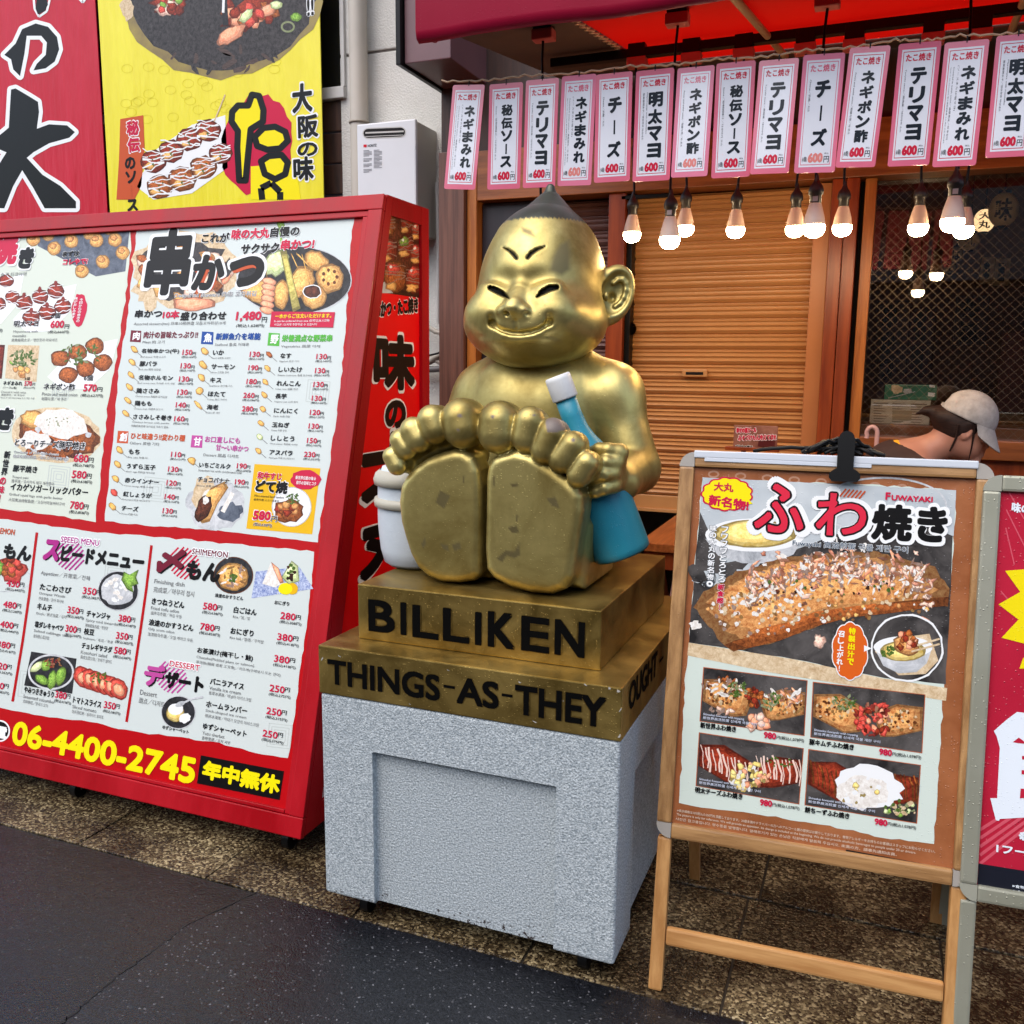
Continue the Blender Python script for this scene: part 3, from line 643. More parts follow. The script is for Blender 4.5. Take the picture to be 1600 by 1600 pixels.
# one solid with a recess cut into each side
def cut_block():
    bm = bmesh.new(); bmesh.ops.create_cube(bm, size=1)
    for v in bm.verts: v.co = ((PX0+PX1)/2+v.co.x*(PX1-PX0), (PY0+PY1)/2+v.co.y*(PY1-PY0), (zb_+zt)/2+v.co.z*(zt-zb_))
    bmesh.ops.bevel(bm, geom=list(bm.edges), offset=.008, segments=3, affect='EDGES', profile=.5)
    me = bpy.data.meshes.new("block"); bm.to_mesh(me); bm.free(); o = bpy.data.objects.new("block", me); COL.objects.link(o); cut = []
    for lo, hi in (((PX0+IX, PY0-.1, -.1), (PX1-IX, PY0+RD, hz)), ((PX0+IX, PY1-RD, -.1), (PX1-IX, PY1+.1, hz)), ((PX0-.1, PY0+IX, -.1), (PX0+RD, PY1-IX, hz)), ((PX1-RD, PY0+IX, -.1), (PX1+.1, PY1-IX, hz))):
        c = MB(); c.box(lo, hi, M_ped, .004); c = c.build("cutter"); cut.append(c); md = o.modifiers.new("b", 'BOOLEAN'); md.object = c; md.operation = 'DIFFERENCE'; md.solver = 'EXACT'
    dg = bpy.context.evaluated_depsgraph_get(); n = bpy.data.meshes.new_from_object(o.evaluated_get(dg))
    mb = MB(); mb.add([v.co for v in n.vertices], [list(p.vertices) for p in n.polygons], M_ped)
    for c in cut+[o]: bpy.data.objects.remove(c)
    return mb
mb = cut_block()
part(mb, "block", ped)
def caster(parent, x, y, r=.028):
    mb = MB(); mb.tube([(x-.012, y, r), (x+.012, y, r)], r, M_black, 18); w = part(mb, "wheel", parent)
    mb = MB(); mb.box((x-.02, y-.006, r), (x-.015, y+.012, .068), M_metal_d, .001); mb.box((x+.015, y-.006, r), (x+.02, y+.012, .068), M_metal_d, .001); mb.box((x-.024, y-.02, .06), (x+.024, y+.03, .066), M_metal_d); part(mb, "fork", w)
M_metal_d = mat("dull_steel", S(110, 108, 104), rough=.4, metal=.8)
for x in (PX0+.1, PX1-.09):
    for y in (PY0+.06, PY1-.1): caster(ped, x, y)
M_goldp = mat("gold_leaf_paint", S(122, 100, 48), S(172, 146, 82), rough=.34, r2=.46, metal=.85, scale=6, detail=6, bump=.25, bscale=26, bdist=.003, drops=.5, dscale=190, wrp=.6)
M_letter = mat("letter_black", S(8, 8, 8), rough=.7, spec=.05)
M_chip = mat("chipped_primer", S(176, 172, 164), rough=.7)
pln = thing("plinth", "two stepped gilded plinth with black engraved letters on its front", "plinth", (-.91, 2.4, .64))
def engr(mb, pl, txt, u0, v0, u1, v1, hgt):     # engraved lettering: sunk-looking black slabs with thickness
    f = Plane(pl.O, pl.U, pl.V); put_text(mb, f, txt, u0, v0, u1, v1, M_letter, 2, bold=.022, res=4)
ZL, ZU = .772, .923
mb = MB(); mb.box((PX0-.002, PY0-.003, .641), (PX1+.002, PY1+.02, ZL), M_goldp, .0035)
pr = Print(mb, Plane((0, PY0-.0035, 0), (1, 0, 0), (0, 0, 1)))
for x, y, a, b in ((836, 1128, 6, 2), (953, 1076, 5, 3.5), (966, 1080, 6, 3), (915, 1070, 6, 2), (812, 1066, 5, 2), (530, 1025, 5, 1.3), (700, 1047, 4, 1), (968, 1150, 3, 6), (969, 1110, 2, 8), (503, 1030, 2, 6), (640, 1100, 4, 1), (880, 1095, 3, 1)): pr.blob(x, y, a*.5, b*.5, M_chip, 1, .5, 9, rot=.5)
lt = part(mb, "lower_tier", pln)
UX0, UX1, UY0, UY1 = -1.256, -.579, 2.045, 2.757
mb = MB(); mb.box((UX0, UY0, ZL+.0005), (UX1, UY1, ZU), M_goldp, .0035); ut = part(mb, "upper_tier", pln)
# letter strokes: flat black over a wider gold outline, painted as the groove's bright lip
def words(txts, plane, parent, name):
    mb = MB(); pr = Print(mb, plane)
    for t, x0, y0, x1, h in txts: pr.T(t, x0, y0, x1, h, M_lip, 1.0, .055, res=4); pr.T(t, x0, y0, x1, h, M_letter, 2.4, .042, res=4)
    part(mb, name, parent)
M_lip = mat("painted_lip", S(150, 122, 60), S(92, 74, 36), rough=.3, metal=.8, scale=40)
plF = Plane((0, UY0-.0005, 0), (1, 0, 0), (0, 0, 1))
words([("B", 575.5, 986, 618, 51), ("I", 625.5, 992, 636, 52), ("L", 644, 995.5, 686, 52), ("L", 691.5, 1001.5, 734, 53), ("I", 741.5, 1008, 753, 53), ("K", 761.5, 1010.5, 805, 57), ("E", 813.5, 1016.5, 859, 56), ("N", 865.5, 1023, 914, 57)], plF, ut, "lettering")
plL = Plane((0, PY0-.0035, 0), (1, 0, 0), (0, 0, 1))
words([("THINGS", 512, 1068.5, 688, 40), ("-", 693, 1074, 711, 5.5), ("AS", 713, 1099, 780, 43), ("-", 784, 1087.5, 801, 5.5), ("THEY", 804, 1115.5, 947, 47)], plL, lt, "lettering")
plS = Plane((PX1+.0025, 0, 0), (0, 1, 0), (0, 0, 1))
words([("OUGHT", 982, 1114, 1026, 43), ("-", 1030, 1036, 1036, 5)], plS, lt, "side_lettering")
# ------------------------------------------------------------------ the statue
M_gold = mat("antique_gold", S(142, 124, 68), S(208, 190, 120), rough=.46, r2=.36, metal=.8, scale=5, detail=5, bump=.06, bscale=60, bdist=.002, drops=.3, dscale=170, wrp=.4,
             attr=(("black_paint", S(6, 6, 6), 0, .4), ("bare_patch", S(120, 108, 70), .6, .5), ("hair_paint", S(80, 84, 76), .8, .4), ("chip", S(112, 100, 92), 0, .7)))
stt = thing("statue", "golden seated good luck figure with pointed head, big grin and upturned soles on the plinth", "statue", (-.91, 2.45, .923))
def q(x, y, Y): return np.array(onY(x, y, Y))
hx = -.912
# head
H = SDF((-1.24, 2.08, 1.40), (-.58, 2.84, 2.06), .0034)
hc = hx+.010
H.op(ball((hc, 2.50, 1.765), (.163, .185, .185)), .02)
H.op(ball((hc, 2.48, 1.70), (.172, .19, .16)), .06)
H.op(cone((hc, 2.515, 1.865), (hc, 2.53, 1.93), .105, .045), .06); H.op(cone((hc, 2.53, 1.94), (hc, 2.538, 2.002), .030, .013), .035)
H.op(ball((hc, 2.47, 1.612), (.155, .175, .095)), .06)
for s in (-1, 1): H.op(ball((hc+s*.100, 2.42, 1.620), (.100, .13, .088)), .05)
H.op(ball((hc, 2.385, 1.562), (.085, .10, .055)), .06)        # chin
H.op(ball((hc, 2.40, 1.572), (.125, .13, .055)), .05)
fxm = hx+.016      # centre line of the face
for s in (-1, 1):
    H.op(oell((fxm+s*.060, 2.262, 1.732), (.055, .034, .026), (1, 0, s*.28), (0, 1, 0), (-s*.28, 0, 1)), .035, True)     # eye hollow
    H.op(ball((fxm+s*.030, 2.262, 1.700), (.018, .030, .030)), .025, True)
    H.op(oell((fxm+s*.074, 2.300, 1.700), (.040, .022, .018), (1, 0, s*.30), (0, 1, 0), (-s*.30, 0, 1)), .016)
    H.op(ball((fxm+s*.084, 2.305, 1.645), (.066, .052, .048)), .06)
# nose
H.op(cone((fxm, 2.292, 1.692), (fxm, 2.250, 1.662), .012, .018), .045)
H.op(ball((fxm, 2.240, 1.651), (.022, .020, .015)), .02)
for s in (-1, 1): H.op(ball((fxm+s*.028, 2.249, 1.645), (.0175, .019, .0135)), .010)
# muzzle: swollen upper lip, wide smile groove, lower lip
H.op(ball((fxm, 2.290, 1.613), (.082, .043, .030)), .035)
H.op(ball((fxm, 2.290, 1.580), (.075, .034, .018)), .035)
for x, y in ((790.5, 490), (821.5, 490.5)): H.op(ball(onY(x, y, 2.229), (.0090, .016, .0070)), .005, True)
MOUTH = [(769, 505), (775, 510.5), (785, 516), (798, 520), (814, 521), (830, 518.5), (843, 514), (851, 509), (858, 503)]
H.groove(stroke2(MOUTH, [.002, .0036, .0040, .0042, .0042, .0042, .0040, .0036, .002], 2.26, .09), .009, .012)
for e in ((768, 501), (859, 499)): H.groove(stroke2([(e[0], e[1]-3), (e[0]+.5, e[1]+3)], [.005, .004], 2.27, .07), .0025, .02)
H.groove(stroke2([(806, 502), (807, 512)], [.003, .004], 2.25, .05), .002, .008)
black = []
EYES = [([(766, 450), (775, 453.5), (785, 459), (795, 466)], (.0062, .0080, .0070, .0020)), ([(839, 464), (847, 457), (858, 451), (870, 449)], (.0020, .0072, .0084, .0062))]
BROW = [([(785, 386.5), (794, 390.5), (802, 397), (807, 403.5)], (.0010, .0030, .0046, .0040)), ([(824.5, 403), (830, 396), (839, 390), (852, 385.5)], (.0040, .0050, .0036, .0010))]
for pts, r in EYES:
    p = stroke2(pts, r, 2.285, .10); H.groove(p, .009, .003); black.append((p, .003))
for pts, r in BROW: p = stroke2(pts, r, 2.31, .10); H.groove(p, .006, .004); black.append((p, .003))
# ears
for s in (1, -1):
    if s == 1: ec = np.array((-.706, 2.515, 1.700))
    else: ec = np.array((2*hc+.706+.02, 2.56, 1.700))
    n = np.array((s*.42, -.88, .06)); n /= np.linalg.norm(n); up = np.array((s*.36, .05, .93)); up -= n*(up@n); up /= np.linalg.norm(up); sd = np.cross(n, up)
    if sd[0]*s < 0: sd = -sd
    w = .060 if s == 1 else .045
    H.op(oell(ec, (w, .030, .088), sd, n, up), .012)
    H.op(oell(ec-sd*.03-up*.035, (.03, .035, .05), sd, n, up), .03)
    H.op(oell(ec+n*.028+sd*.006+up*.008, (w*.74, .034, .066), sd, n, up), .008, True)
    arc = [ec+sd*(.010+.022*math.cos(t))+up*(.010+.040*math.sin(t))+n*.004 for t in np.linspace(-1.2, 2.6, 8)]
    chain(H, arc, [.0055]*8, .006)
    H.op(ball(ec-sd*.016+n*.018-up*.012, (.010, .012, .014)), .008); H.op(ball(ec-sd*.001-up*.006+n*.004, (.010, .024, .016)), .006, True)
hair = []
# neckline fold
# body
B = SDF((-1.32, 2.03, .915), (-.48, 2.86, 1.60), .0042)
B.op(ball((hx, 2.52, 1.20), (.205, .19, .30)), .02)
B.op(ball((hx, 2.50, 1.40), (.195, .155, .13)), .06)
B.op(ball((hx, 2.55, 1.02), (.24, .20, .14)), .05)
for s in (-1, 1):
    B.op(ball((hx+s*.07, 2.43, 1.36), (.10, .04, .13)), .09)        # chest
B.op(cone((hx, 2.37, 1.46), (hx, 2.345, 1.25), .004), .02, True)
# arm on the image right: shoulder, elbow, forearm turning forward to the bottle
sh = np.array((-.692, 2.50, 1.425)); el = np.array((-.612, 2.46, 1.225)); wr = np.array((-.615, 2.31, 1.205)); kn = np.array((-.640, 2.245, 1.215))
B.op(ball(sh, (.074, .080, .076)), .05); B.op(cone((hx+.05, 2.52, 1.50), sh+[-.01, 0, .0], .095, .074), .05); B.op(cone(sh, el, .075, .070), .05)
B.op(cone(el, wr, .069, .052), .015); B.op(cone(wr, kn, .050, .046), .02)
# arm on the image left
sl = np.array((-1.092, 2.50, 1.42)); e2 = np.array((-1.215, 2.47, 1.235)); w2 = np.array((-1.19, 2.33, 1.16))
B.op(ball(sl, (.070, .076, .072)), .05); B.op(cone((hx-.05, 2.52, 1.50), sl+[.01, 0, .0], .095, .072), .05); B.op(cone(sl, e2, .070, .064), .05); B.op(cone(e2, w2, .06, .05), .02)
for s in (-1, 1):          # armpit creases
    p0 = np.array((hx+s*.178, 2.36, 1.50)); p1 = np.array((hx+s*.205, 2.36, 1.30)); p2 = np.array((hx+s*.215, 2.38, 1.15))
    chain(B, [p0, p1, p2], [.012, .010, .012], .02, True)
# fingers round the bottle
FING = [[(968, 707), (950, 703), (936, 702), (925, 705)], [(962, 722), (947, 722), (934, 724), (924, 728)], [(957, 738), (944, 741), (931, 745), (919, 750)], [(957, 757), (944, 763), (931, 768), (918, 772)]]
FY = [(2.222, 2.205, 2.205, 2.225), (2.212, 2.190, 2.188, 2.21), (2.206, 2.182, 2.18, 2.20), (2.212, 2.19, 2.185, 2.205)]
for pts, ys in zip(FING, FY):
    P = [q(x, y, Y) for (x, y), Y in zip(pts, ys)]; chain(B, P, [.020, .0185, .0165, .0135], .006)
    B.op(cone(P[0], wr*.35+kn*.65, .021, .04), .014)
# legs and soles
for s in (-1, 1): B.op(cone((hx+s*.125, 2.60, 1.02), (hx-.015+s*.13, 2.26, 1.04), .12, .115), .04)
YS = 2.165
solR = [(626, 800), (628, 600), (637, 540), (660, 498), (705, 474), (775, 455), (845, 470), (905, 503), (970, 548), (1030, 592), (1085, 645), (1112, 690), (1114, 770), (1098, 880), (1080, 1000), (1064, 1100), (1030, 1160), (960, 1186), (860, 1180), (750, 1150), (665, 1105), (630, 1060), (622, 950)]
solL = [(606, 800), (605, 640), (596, 560), (570, 495), (520, 455), (465, 455), (400, 474), (330, 500), (270, 545), (222, 598), (200, 640), (190, 720), (200, 820), (222, 900), (250, 985), (285, 1050), (335, 1095), (400, 1124), (490, 1130), (570, 1118), (603, 1085), (606, 950)]
def sole(P, yc, hy): return [tuple(q(560+x*.3125, 560+y*.3125, yc-hy)[[0, 2]]) for x, y in P]
B.op(slab(sole(solR, 2.165, .055), 2.165, .055, .026), .006); B.op(slab(sole(solL, 2.175, .05), 2.175, .05, .026), .006)
B.op(slab([(-.925, .93), (-.925, 1.2), (-.70, 1.17), (-.655, 1.1), (-.67, .93)], 2.34, .17, .05), .012)
B.op(slab([(-.935, .93), (-.935, 1.2), (-1.12, 1.17), (-1.18, 1.1), (-1.15, .93)], 2.34, .16, .05), .012)
# toes (centre, tip direction, half length, radius) read off the photo
TO = [((780, 667), (0, -1), 12, 28.5), ((826, 671), (6, -30), 16, 21.5), ((858, 689), (12, -30), 18, 20.5), ((887, 706), (16, -22), 18, 19), ((911, 733), (10, -17), 15, 16.5),
      ((723, 661), (-3, -10), 10, 29), ((678, 663), (-8, -20), 10, 22), ((650, 679), (-12, -18), 11, 19.5), ((631, 694), (-14, -17), 11, 16.5), ((617, 720), (-12, -20), 11, 14.5)]
for i, ((x, y), (dx, dy), hl, r) in enumerate(TO):
    Yt = 2.105 if i < 5 else 2.115
    m = .00166; c = q(x, y, Yt+r*m*.55); d = np.array((dx, 0, -dy), float); d /= np.linalg.norm(d); rr = r*m*1.15
    B.op(cone(c-d*hl*m*.75, c+d*hl*m*.75, rr*1.0, rr*.96), .005)
    B.op(cone(c-d*hl*m*.5+np.array((0, .035, 0)), c+d*hl*m*.6+np.array((0, .03, 0)), rr*.95), .01)
    B.op(cone(c+np.array((0, .045, 0)), (c[0]*.6+(hx-.01+(.12 if i < 5 else -.12))*.4, 2.24, c[2]*.5+1.18*.5), rr*.85, .05), .02)
# paint
bare = []; chip = []
def patch(pts, yc, soft=.003, dst=bare):
    dst.append((slab([tuple(q(x, y, yc)[[0, 2]]) for x, y in pts], yc, .07, .0005), soft))
g5 = lambda P: [(560+x*.3125, 560+y*.3125) for x, y in P]
patch(g5([(400, 662), (452, 690), (420, 755), (376, 722)]), 2.115); patch(g5([(940, 700), (985, 692), (1008, 752), (965, 735)]), 2.11, dst=bare)
patch(g5([(745, 845), (790, 835), (805, 870), (770, 875)]), 2.11); patch(g5([(690, 1000), (735, 960), (780, 965), (805, 920), (808, 985), (780, 1000), (740, 985), (720, 1020)]), 2.11)
patch(g5([(305, 930), (326, 895), (330, 930), (315, 955)]), 2.115); patch(g5([(400, 930), (440, 935), (445, 970), (415, 955)]), 2.115); patch(g5([(460, 935), (500, 920), (505, 955), (470, 968)]), 2.115)
patch(g5([(515, 590), (524, 590), (520, 625), (512, 628)]), 2.115); patch(g5([(672, 590), (684, 590), (682, 640), (672, 640)]), 2.11); patch(g5([(790, 780), (800, 785), (795, 820), (788, 815)]), 2.11)
patch(g5([(760, 628), (800, 622), (800, 640), (768, 645)]), 2.11)
patch([(880, 372), (885, 392), (887, 420), (878, 430), (862, 424), (865, 400), (871, 380)], 2.33, .012, bare); patch([(812, 354), (828, 358), (836, 370), (826, 368), (815, 362)], 2.33, .01)
patch(g5([(930, 305), (962, 292), (1010, 305), (1046, 350), (1020, 360), (985, 372), (955, 368), (945, 340)]), 2.10, .003, chip)
for x, y, r in ((715, 650, 3), (714, 672, 2.4), (770, 651, 2.6), (893, 688, 2.8), (831, 649, 1.6)): chip.append((ball(q(x, y, 2.08), (r*.0017, .05, r*.0017)), .002))
hz0 = onY(860, 338, 2.36)[2]
hairp = [(((lambda X, Y, Z: hz0-Z+.0022*np.sin(X*420+Y*300)+.0016*np.sin(X*1100)), (-1.2, 2.2, hz0-.03), (-.6, 2.9, 2.1)), .006)]
head_piece = H.mesh(); body_piece = B.mesh()
sbody = sdf_obj("body", [body_piece, head_piece], stt, M_gold, {"black_paint": black, "bare_patch": bare, "hair_paint": hairp, "chip": chip})

# bottle in the crook of the arm
M_teal = mat("teal_enamel", S(30, 122, 144), S(44, 140, 160), rough=.4, scale=4, drops=.5, dscale=170, spec=.5)
M_white = mat("white_enamel", S(206, 208, 208), S(222, 223, 222), rough=.4, scale=5, drops=.4, dscale=170, bump=.3, bscale=70)
bot = thing("bottle", "teal bottle with white cap held under the golden statue's arm", "bottle", (-.60, 2.33, .93))
bt = q(873, 594, 2.245); bb = q(973, 866, 2.300); ax = bb-bt; Lb = np.linalg.norm(ax); ax /= Lb
mb = MB(); prof = [(0, .045), (.0275, .045), (.028, .10), (.031, .135), (.040, .165), (.056, .198), (.070, .235), (.075, .28), (.0765, .36), (.0775, Lb-.02), (.0765, Lb-.006), (.070, Lb), (0, Lb)]
mb.lathe(bt, prof, M_teal, ax, 40); part(mb, "glass_body", bot)
mb = MB(); mb.lathe(bt, [(0, -.012), (.030, -.012), (.0335, -.009), (.034, .0), (.034, .048), (.0325, .052), (.027, .052)], M_white, ax, 32); part(mb, "cap", bot)
# white tub
tub = thing("barrel", "white tub with two thick beige rims standing behind the golden feet", "barrel", (-1.2, 2.32, .923))
M_tub = mat("tub_white", S(196, 206, 214), S(212, 220, 226), rough=.45, scale=4, bump=.3, bscale=120, drops=.4, dscale=160); M_rim = mat("tub_rim", S(176, 172, 156), S(190, 186, 170), rough=.4, scale=5, drops=.4, dscale=160)
tc_ = np.array((-1.222, 2.335, .924)); zr = onY(600, 745, 2.28)[2]; zh = onY(600, 785, 2.26)[2]; R = .125
mb = MB(); h1 = zr-.924; h2 = zh-.924
mb.lathe(tc_, [(0, 0), (R*.70, 0), (R*.82, .012), (R*.90, .05), (R*.955, .12), (R*.96, h2-.02), (R*.95, h1-.01), (R*.95, h1+.012), (R*.86, h1+.022), (R*.84, h1+.03), (0, h1+.034)], M_tub, seg=48); part(mb, "tub_body", tub)
mb = MB(); mb.lathe(tc_, [(R*.9, h1-.024), (R*1.03, h1-.021), (R*1.05, h1-.006), (R*1.0, h1+.012), (R*.90, h1+.022)], M_rim, seg=48); part(mb, "rim", tub)
mb = MB(); mb.lathe(tc_, [(R*.93, h2-.016), (R*1.03, h2-.012), (R*1.045, h2), (R*1.03, h2+.011), (R*.93, h2+.014)], M_rim, seg=48); part(mb, "hoop", tub)
# ------------------------------------------------------------------ printed inks and food textures
INK = lambda *c: flat(*c)
k_red, k_pap, k_blk, k_wht, k_gry = INK(178, 6, 16), INK(204, 213, 210), INK(12, 11, 12), INK(236, 238, 238), INK(112, 112, 112)
k_pap2 = INK(208, 216, 202); k_crm = INK(196, 24, 66); k_mar = INK(112, 28, 48); k_blu = INK(24, 72, 148); k_grn = INK(84, 176, 60); k_org = INK(196, 84, 44)
k_pnk = INK(186, 74, 150); k_yel = INK(240, 224, 10); k_gold = INK(226, 178, 20); k_mag = INK(168, 40, 130); k_pal = INK(190, 198, 194)
def food(n, a, b, sc, **k):
    def mk(nm, f):
        c = lambda v: S(*[min(255, max(0, x*f)) for x in v])
        return mat(nm, c(a), c(b), rough=.35, scale=sc*1.6, detail=5, wrp=.5, spec=.25, rich=True, ramp=(.38, .60), **k)
    flatish = n in ("grill", "hotplate", "tray", "bowl", "blackbowl", "blueplate", "tan", "soft_brown", "plank", "cream")
    if flatish: return mk("print_"+n, 1)
    m = mk("print_"+n, .66); SHADES[m.name] = [mk("print_"+n+"_mid", .9), mk("print_"+n+"_body", 1.06), mk("print_"+n+"_light", 1.2)]
    return m
f_fry = food("fried", (196, 122, 52), (238, 190, 116), 90); f_brn = food("brown", (96, 44, 20), (186, 104, 50), 70); f_sau = food("sauce", (86, 24, 16), (160, 60, 36), 70)
f_drk = food("grill", (30, 28, 30), (74, 70, 70), 30); f_grn = food("onion", (52, 108, 30), (154, 190, 84), 120); f_wht = food("cream", (214, 206, 196), (244, 242, 236), 60)
f_red = food("red", (176, 40, 36), (224, 96, 80), 70); f_pnk = food("flakes", (206, 150, 128), (240, 212, 192), 80); f_omel = food("omelette", (166, 92, 44), (226, 168, 104), 60)
f_tan = food("tan", (190, 160, 120), (226, 206, 172), 40); f_gry = food("bowl", (168, 172, 176), (214, 216, 218), 12); f_blk = food("blackbowl", (22, 22, 24), (54, 54, 58), 20)
f_yel = food("soup", (214, 176, 80), (240, 218, 140), 40); f_cho = food("choco", (40, 18, 12), (104, 54, 34), 60); f_cab = food("cabbage", (178, 200, 120), (222, 230, 180), 60); f_ora = food("salmon", (226, 132, 96), (244, 176, 140), 50)
f_tray = food("tray", (70, 78, 92), (108, 116, 130), 14); f_blp = food("blueplate", (70, 98, 170), (206, 216, 236), 60)

# ------------------------------------------------------------------ the big red menu board (wedge cabinet)
M_redm = mat("red_steel", S(148, 4, 16), S(172, 8, 26), spec=.3, rough=.3, r2=.46, stretch=(3, 3, .5), bump=.12, bscale=30, scale=2, drops=.25, dscale=170)
SX1, SX0 = -1.530, -3.45; FB = (2.139, .08); FT = (2.694, 2.052); BY = 3.012
sgn = thing("menu_board", "large red wedge shaped menu board with white menu sheets on casters left of the statue", "menu board", (-2.4, 2.6, 0))
Vd = np.array((0, FT[0]-FB[0], FT[1]-FB[1])); Vd /= np.linalg.norm(Vd); Nf = np.array((0, -Vd[2], Vd[1]))
mb = MB()
def wed(x0, x1, off, top_off=0):
    b0 = np.array((x0, FB[0], FB[1]))-Nf*off; t0 = np.array((x0, FT[0], FT[1]))-Nf*off
    return [b0, b0+[x1-x0, 0, 0], np.array((x1, BY, FB[1])), np.array((x0, BY, FB[1]))], [t0, t0+[x1-x0, 0, 0], np.array((x1, BY, FT[1])), np.array((x0, BY, FT[1]))]
SI = .016
b, t = wed(SX0, SX1-SI, .02); mb.hexa(b, t, M_redm)
part(mb, "cabinet", sgn)
LF = np.linalg.norm(np.array(FT)-np.array(FB)); O = np.array((0, FB[0], FB[1]))
plR = Plane(O, (1, 0, 0), Vd)
def bar(mb, u0, v0, u1, v1, d0, d1, m, bev=.003):
    c = [(u0, v0), (u1, v0), (u1, v1), (u0, v1)]
    P = lambda u, v, d: plR.O+plR.U*u+plR.V*v+plR.N*d
    mb.hexa([P(u, v, d0) for u, v in c], [P(u, v, d1) for u, v in c], m, bev)
fw = .052
mb = MB(); bar(mb, SX0, LF-fw, SX1, LF, -.02, 0, M_redm); bar(mb, SX0, 0, SX1, fw+.01, -.02, 0, M_redm); bar(mb, SX1-fw, fw+.011, SX1, LF-fw-.001, -.02, 0, M_redm); bar(mb, SX0, fw+.011, SX0+fw, LF-fw-.001, -.02, 0, M_redm)
i = .020
bar(mb, SX0+fw, LF-fw-i, SX1-fw-.001, LF-fw-.001, -.0195, -.006, M_redm, .002); bar(mb, SX1-fw-i, fw+.012, SX1-fw-.001, LF-fw-i-.001, -.0195, -.006, M_redm, .002); bar(mb, SX0+fw, fw+.012, SX1-fw-i-.001, fw+.011+i*.6, -.0195, -.004, M_redm, .002)
part(mb, "front_frame", sgn)
plP = Plane(O-Nf*-.0-plR.N*.0185, (1, 0, 0), Vd)
mb = MB(); pr = Print(mb, plP); T = pr.T; u1 = SX1-fw-.004
mb.poly([[plP.P(SX0+fw, fw+.012, 0), plP.P(u1, fw+.012, 0), plP.P(u1, LF-fw-.002, 0), plP.P(SX0+fw, LF-fw-.002, 0)]], k_red)
# --- paper sheets with torn edges
pr.rough([(-60, 352), (60, 348), (204, 345), (205, 380), (196, 470), (184, 545), (168, 640), (158, 740), (149, 816), (90, 806), (-60, 786)], k_pap2, 1, 11, 1.5, 4)
pr.rough([(215, 344), (300, 345), (420, 339), (553, 336), (546, 420), (540, 520), (528, 640), (512, 740), (496, 847), (430, 839), (340, 828), (240, 822), (164, 815), (176, 700), (184, 590), (198, 500), (208, 420)], k_pap, 1, 11, 1.5, 5)
pr.rough([(-60, 802), (0, 810), (130, 829), (276, 842), (400, 853), (492, 862), (484, 935), (468, 1060), (451, 1184), (400, 1176), (341, 1160), (260, 1150), (195, 1141), (140, 1128), (65, 1119), (0, 1106), (-60, 1098)], k_pap, 1, 11, 1.5, 6)
for P in ([(58, 832), (52, 880), (46, 930), (36, 1000), (20, 1096)], [(237, 852), (229, 920), (219, 990), (210, 1050), (198, 1128)]): pr.line(P, 4.2, k_red, 3)
for x, y, s in ((497, 612, 19), (243, 765, 20), (180, 900, 18), (437, 1150, 20), (50, 1070, 22), (92, 745, 18), (95, 610, 14)):      # faint square spiral watermark
    for q_ in (1, .75, .5, .25):
        P = [(x-s*q_*.8, y-s*q_), (x+s*q_, y-s*q_*.8), (x+s*q_*.8, y+s*q_), (x-s*q_, y+s*q_*.8), (x-s*q_*.8, y-s*q_)]; pr.line(P, 1.2, k_pal, 1.6)
g = random.Random(5)
k_red2 = INK(164, 14, 22)
for i in range(60): x, y = g.uniform(0, 430), 0; y = 1145+(x/440)*75+g.uniform(0, 52); pr.ring(x, y, 5, 8, .7, k_red2, .6, 10)
for i in range(26): y = g.uniform(345, 860); x = 560-(y-330)*.125+g.uniform(-3, 4); pr.ring(x, y, 4, 6, .7, k_red2, .6, 10)
def price(x0, y, x1, a, tx, h=9, m=None, sub=True):
    w = x1-x0; T(a, x0, y, x0+w*.74, h, m or k_crm, 5, .035); T("円", x0+w*.76, y+w*.02, x1, h*.62, k_blk, 5, .02)
    if sub: T("(税込%s円)" % tx, x0-1, y+h*.62, x1+1, h*.5, k_gry if h < 7 else k_blk, 5, .01)
sticks = food("skewer", (198, 140, 62), (228, 182, 104), 60)
def item(n, x, y, x1, px0, py, px1, p, tx, sub, h=8.2, icon=None):
    T(n, x, y, x1, h, k_blk, 5, .045); T(sub, x-1, y+6.3, x+len(sub)*2.1, 3.4, k_gry, 5, 0); price(px0, py, px1, p, tx, 8.6)
    if icon: pr.line([(icon[0]+4, icon[1]+4), (icon[0]+12, icon[1]+11)], .8, k_gry, 2.8); pr.blob(icon[0], icon[1], icon[2], icon[3], icon[4] if len(icon) > 4 else sticks, 3, .14, 12, .8)
I = lambda x, y, a=7, b=4, *r: (x, y, a, b, *r)
item("名物串かつ(牛)", 221, 553, 280, 285, 555, 306, "150", "165", "Beef skewer 牛肉 소고기", icon=I(210, 546)); item("豚バラ", 218, 572.5, 245, 282, 576, 304, "130", "143", "Pork ribs 猪肉 삼겹살", icon=I(207, 566))
item("名物ホルモン", 216.5, 594, 270, 279.5, 596.5, 301, "130", "143", "Beef variety meat 牛内脏 소의 내장", icon=I(205, 586)); item("鶏ささみ", 213, 614.5, 249, 277, 617, 299, "130", "143", "Chicken breast 鸡胸肉 닭가슴살", icon=I(203, 605))
item("鶏もも", 210.5, 634, 237, 274.5, 637, 296, "140", "154", "Chicken thigh 鸡腿肉 닭고기", icon=I(200, 626)); item("ささみしそ巻き", 208, 655, 268, 272, 658.5, 294, "160", "176", "Chicken breast with perilla", icon=I(197, 646))
T("鸡胸肉紫苏卷 닭가슴살 차조기 말음", 205, 667, 263, 3.6, k_gry, 5, 0)
item("いか", 332.5, 555, 350, 390, 558, 412, "130", "143", "Squid 乌贼鱼 오징어", icon=I(320, 549, 7, 5)); item("サーモン", 330, 577, 367, 388, 579, 409, "190", "209", "Salmon 三文鱼 연어", icon=I(317, 570, 8, 5))
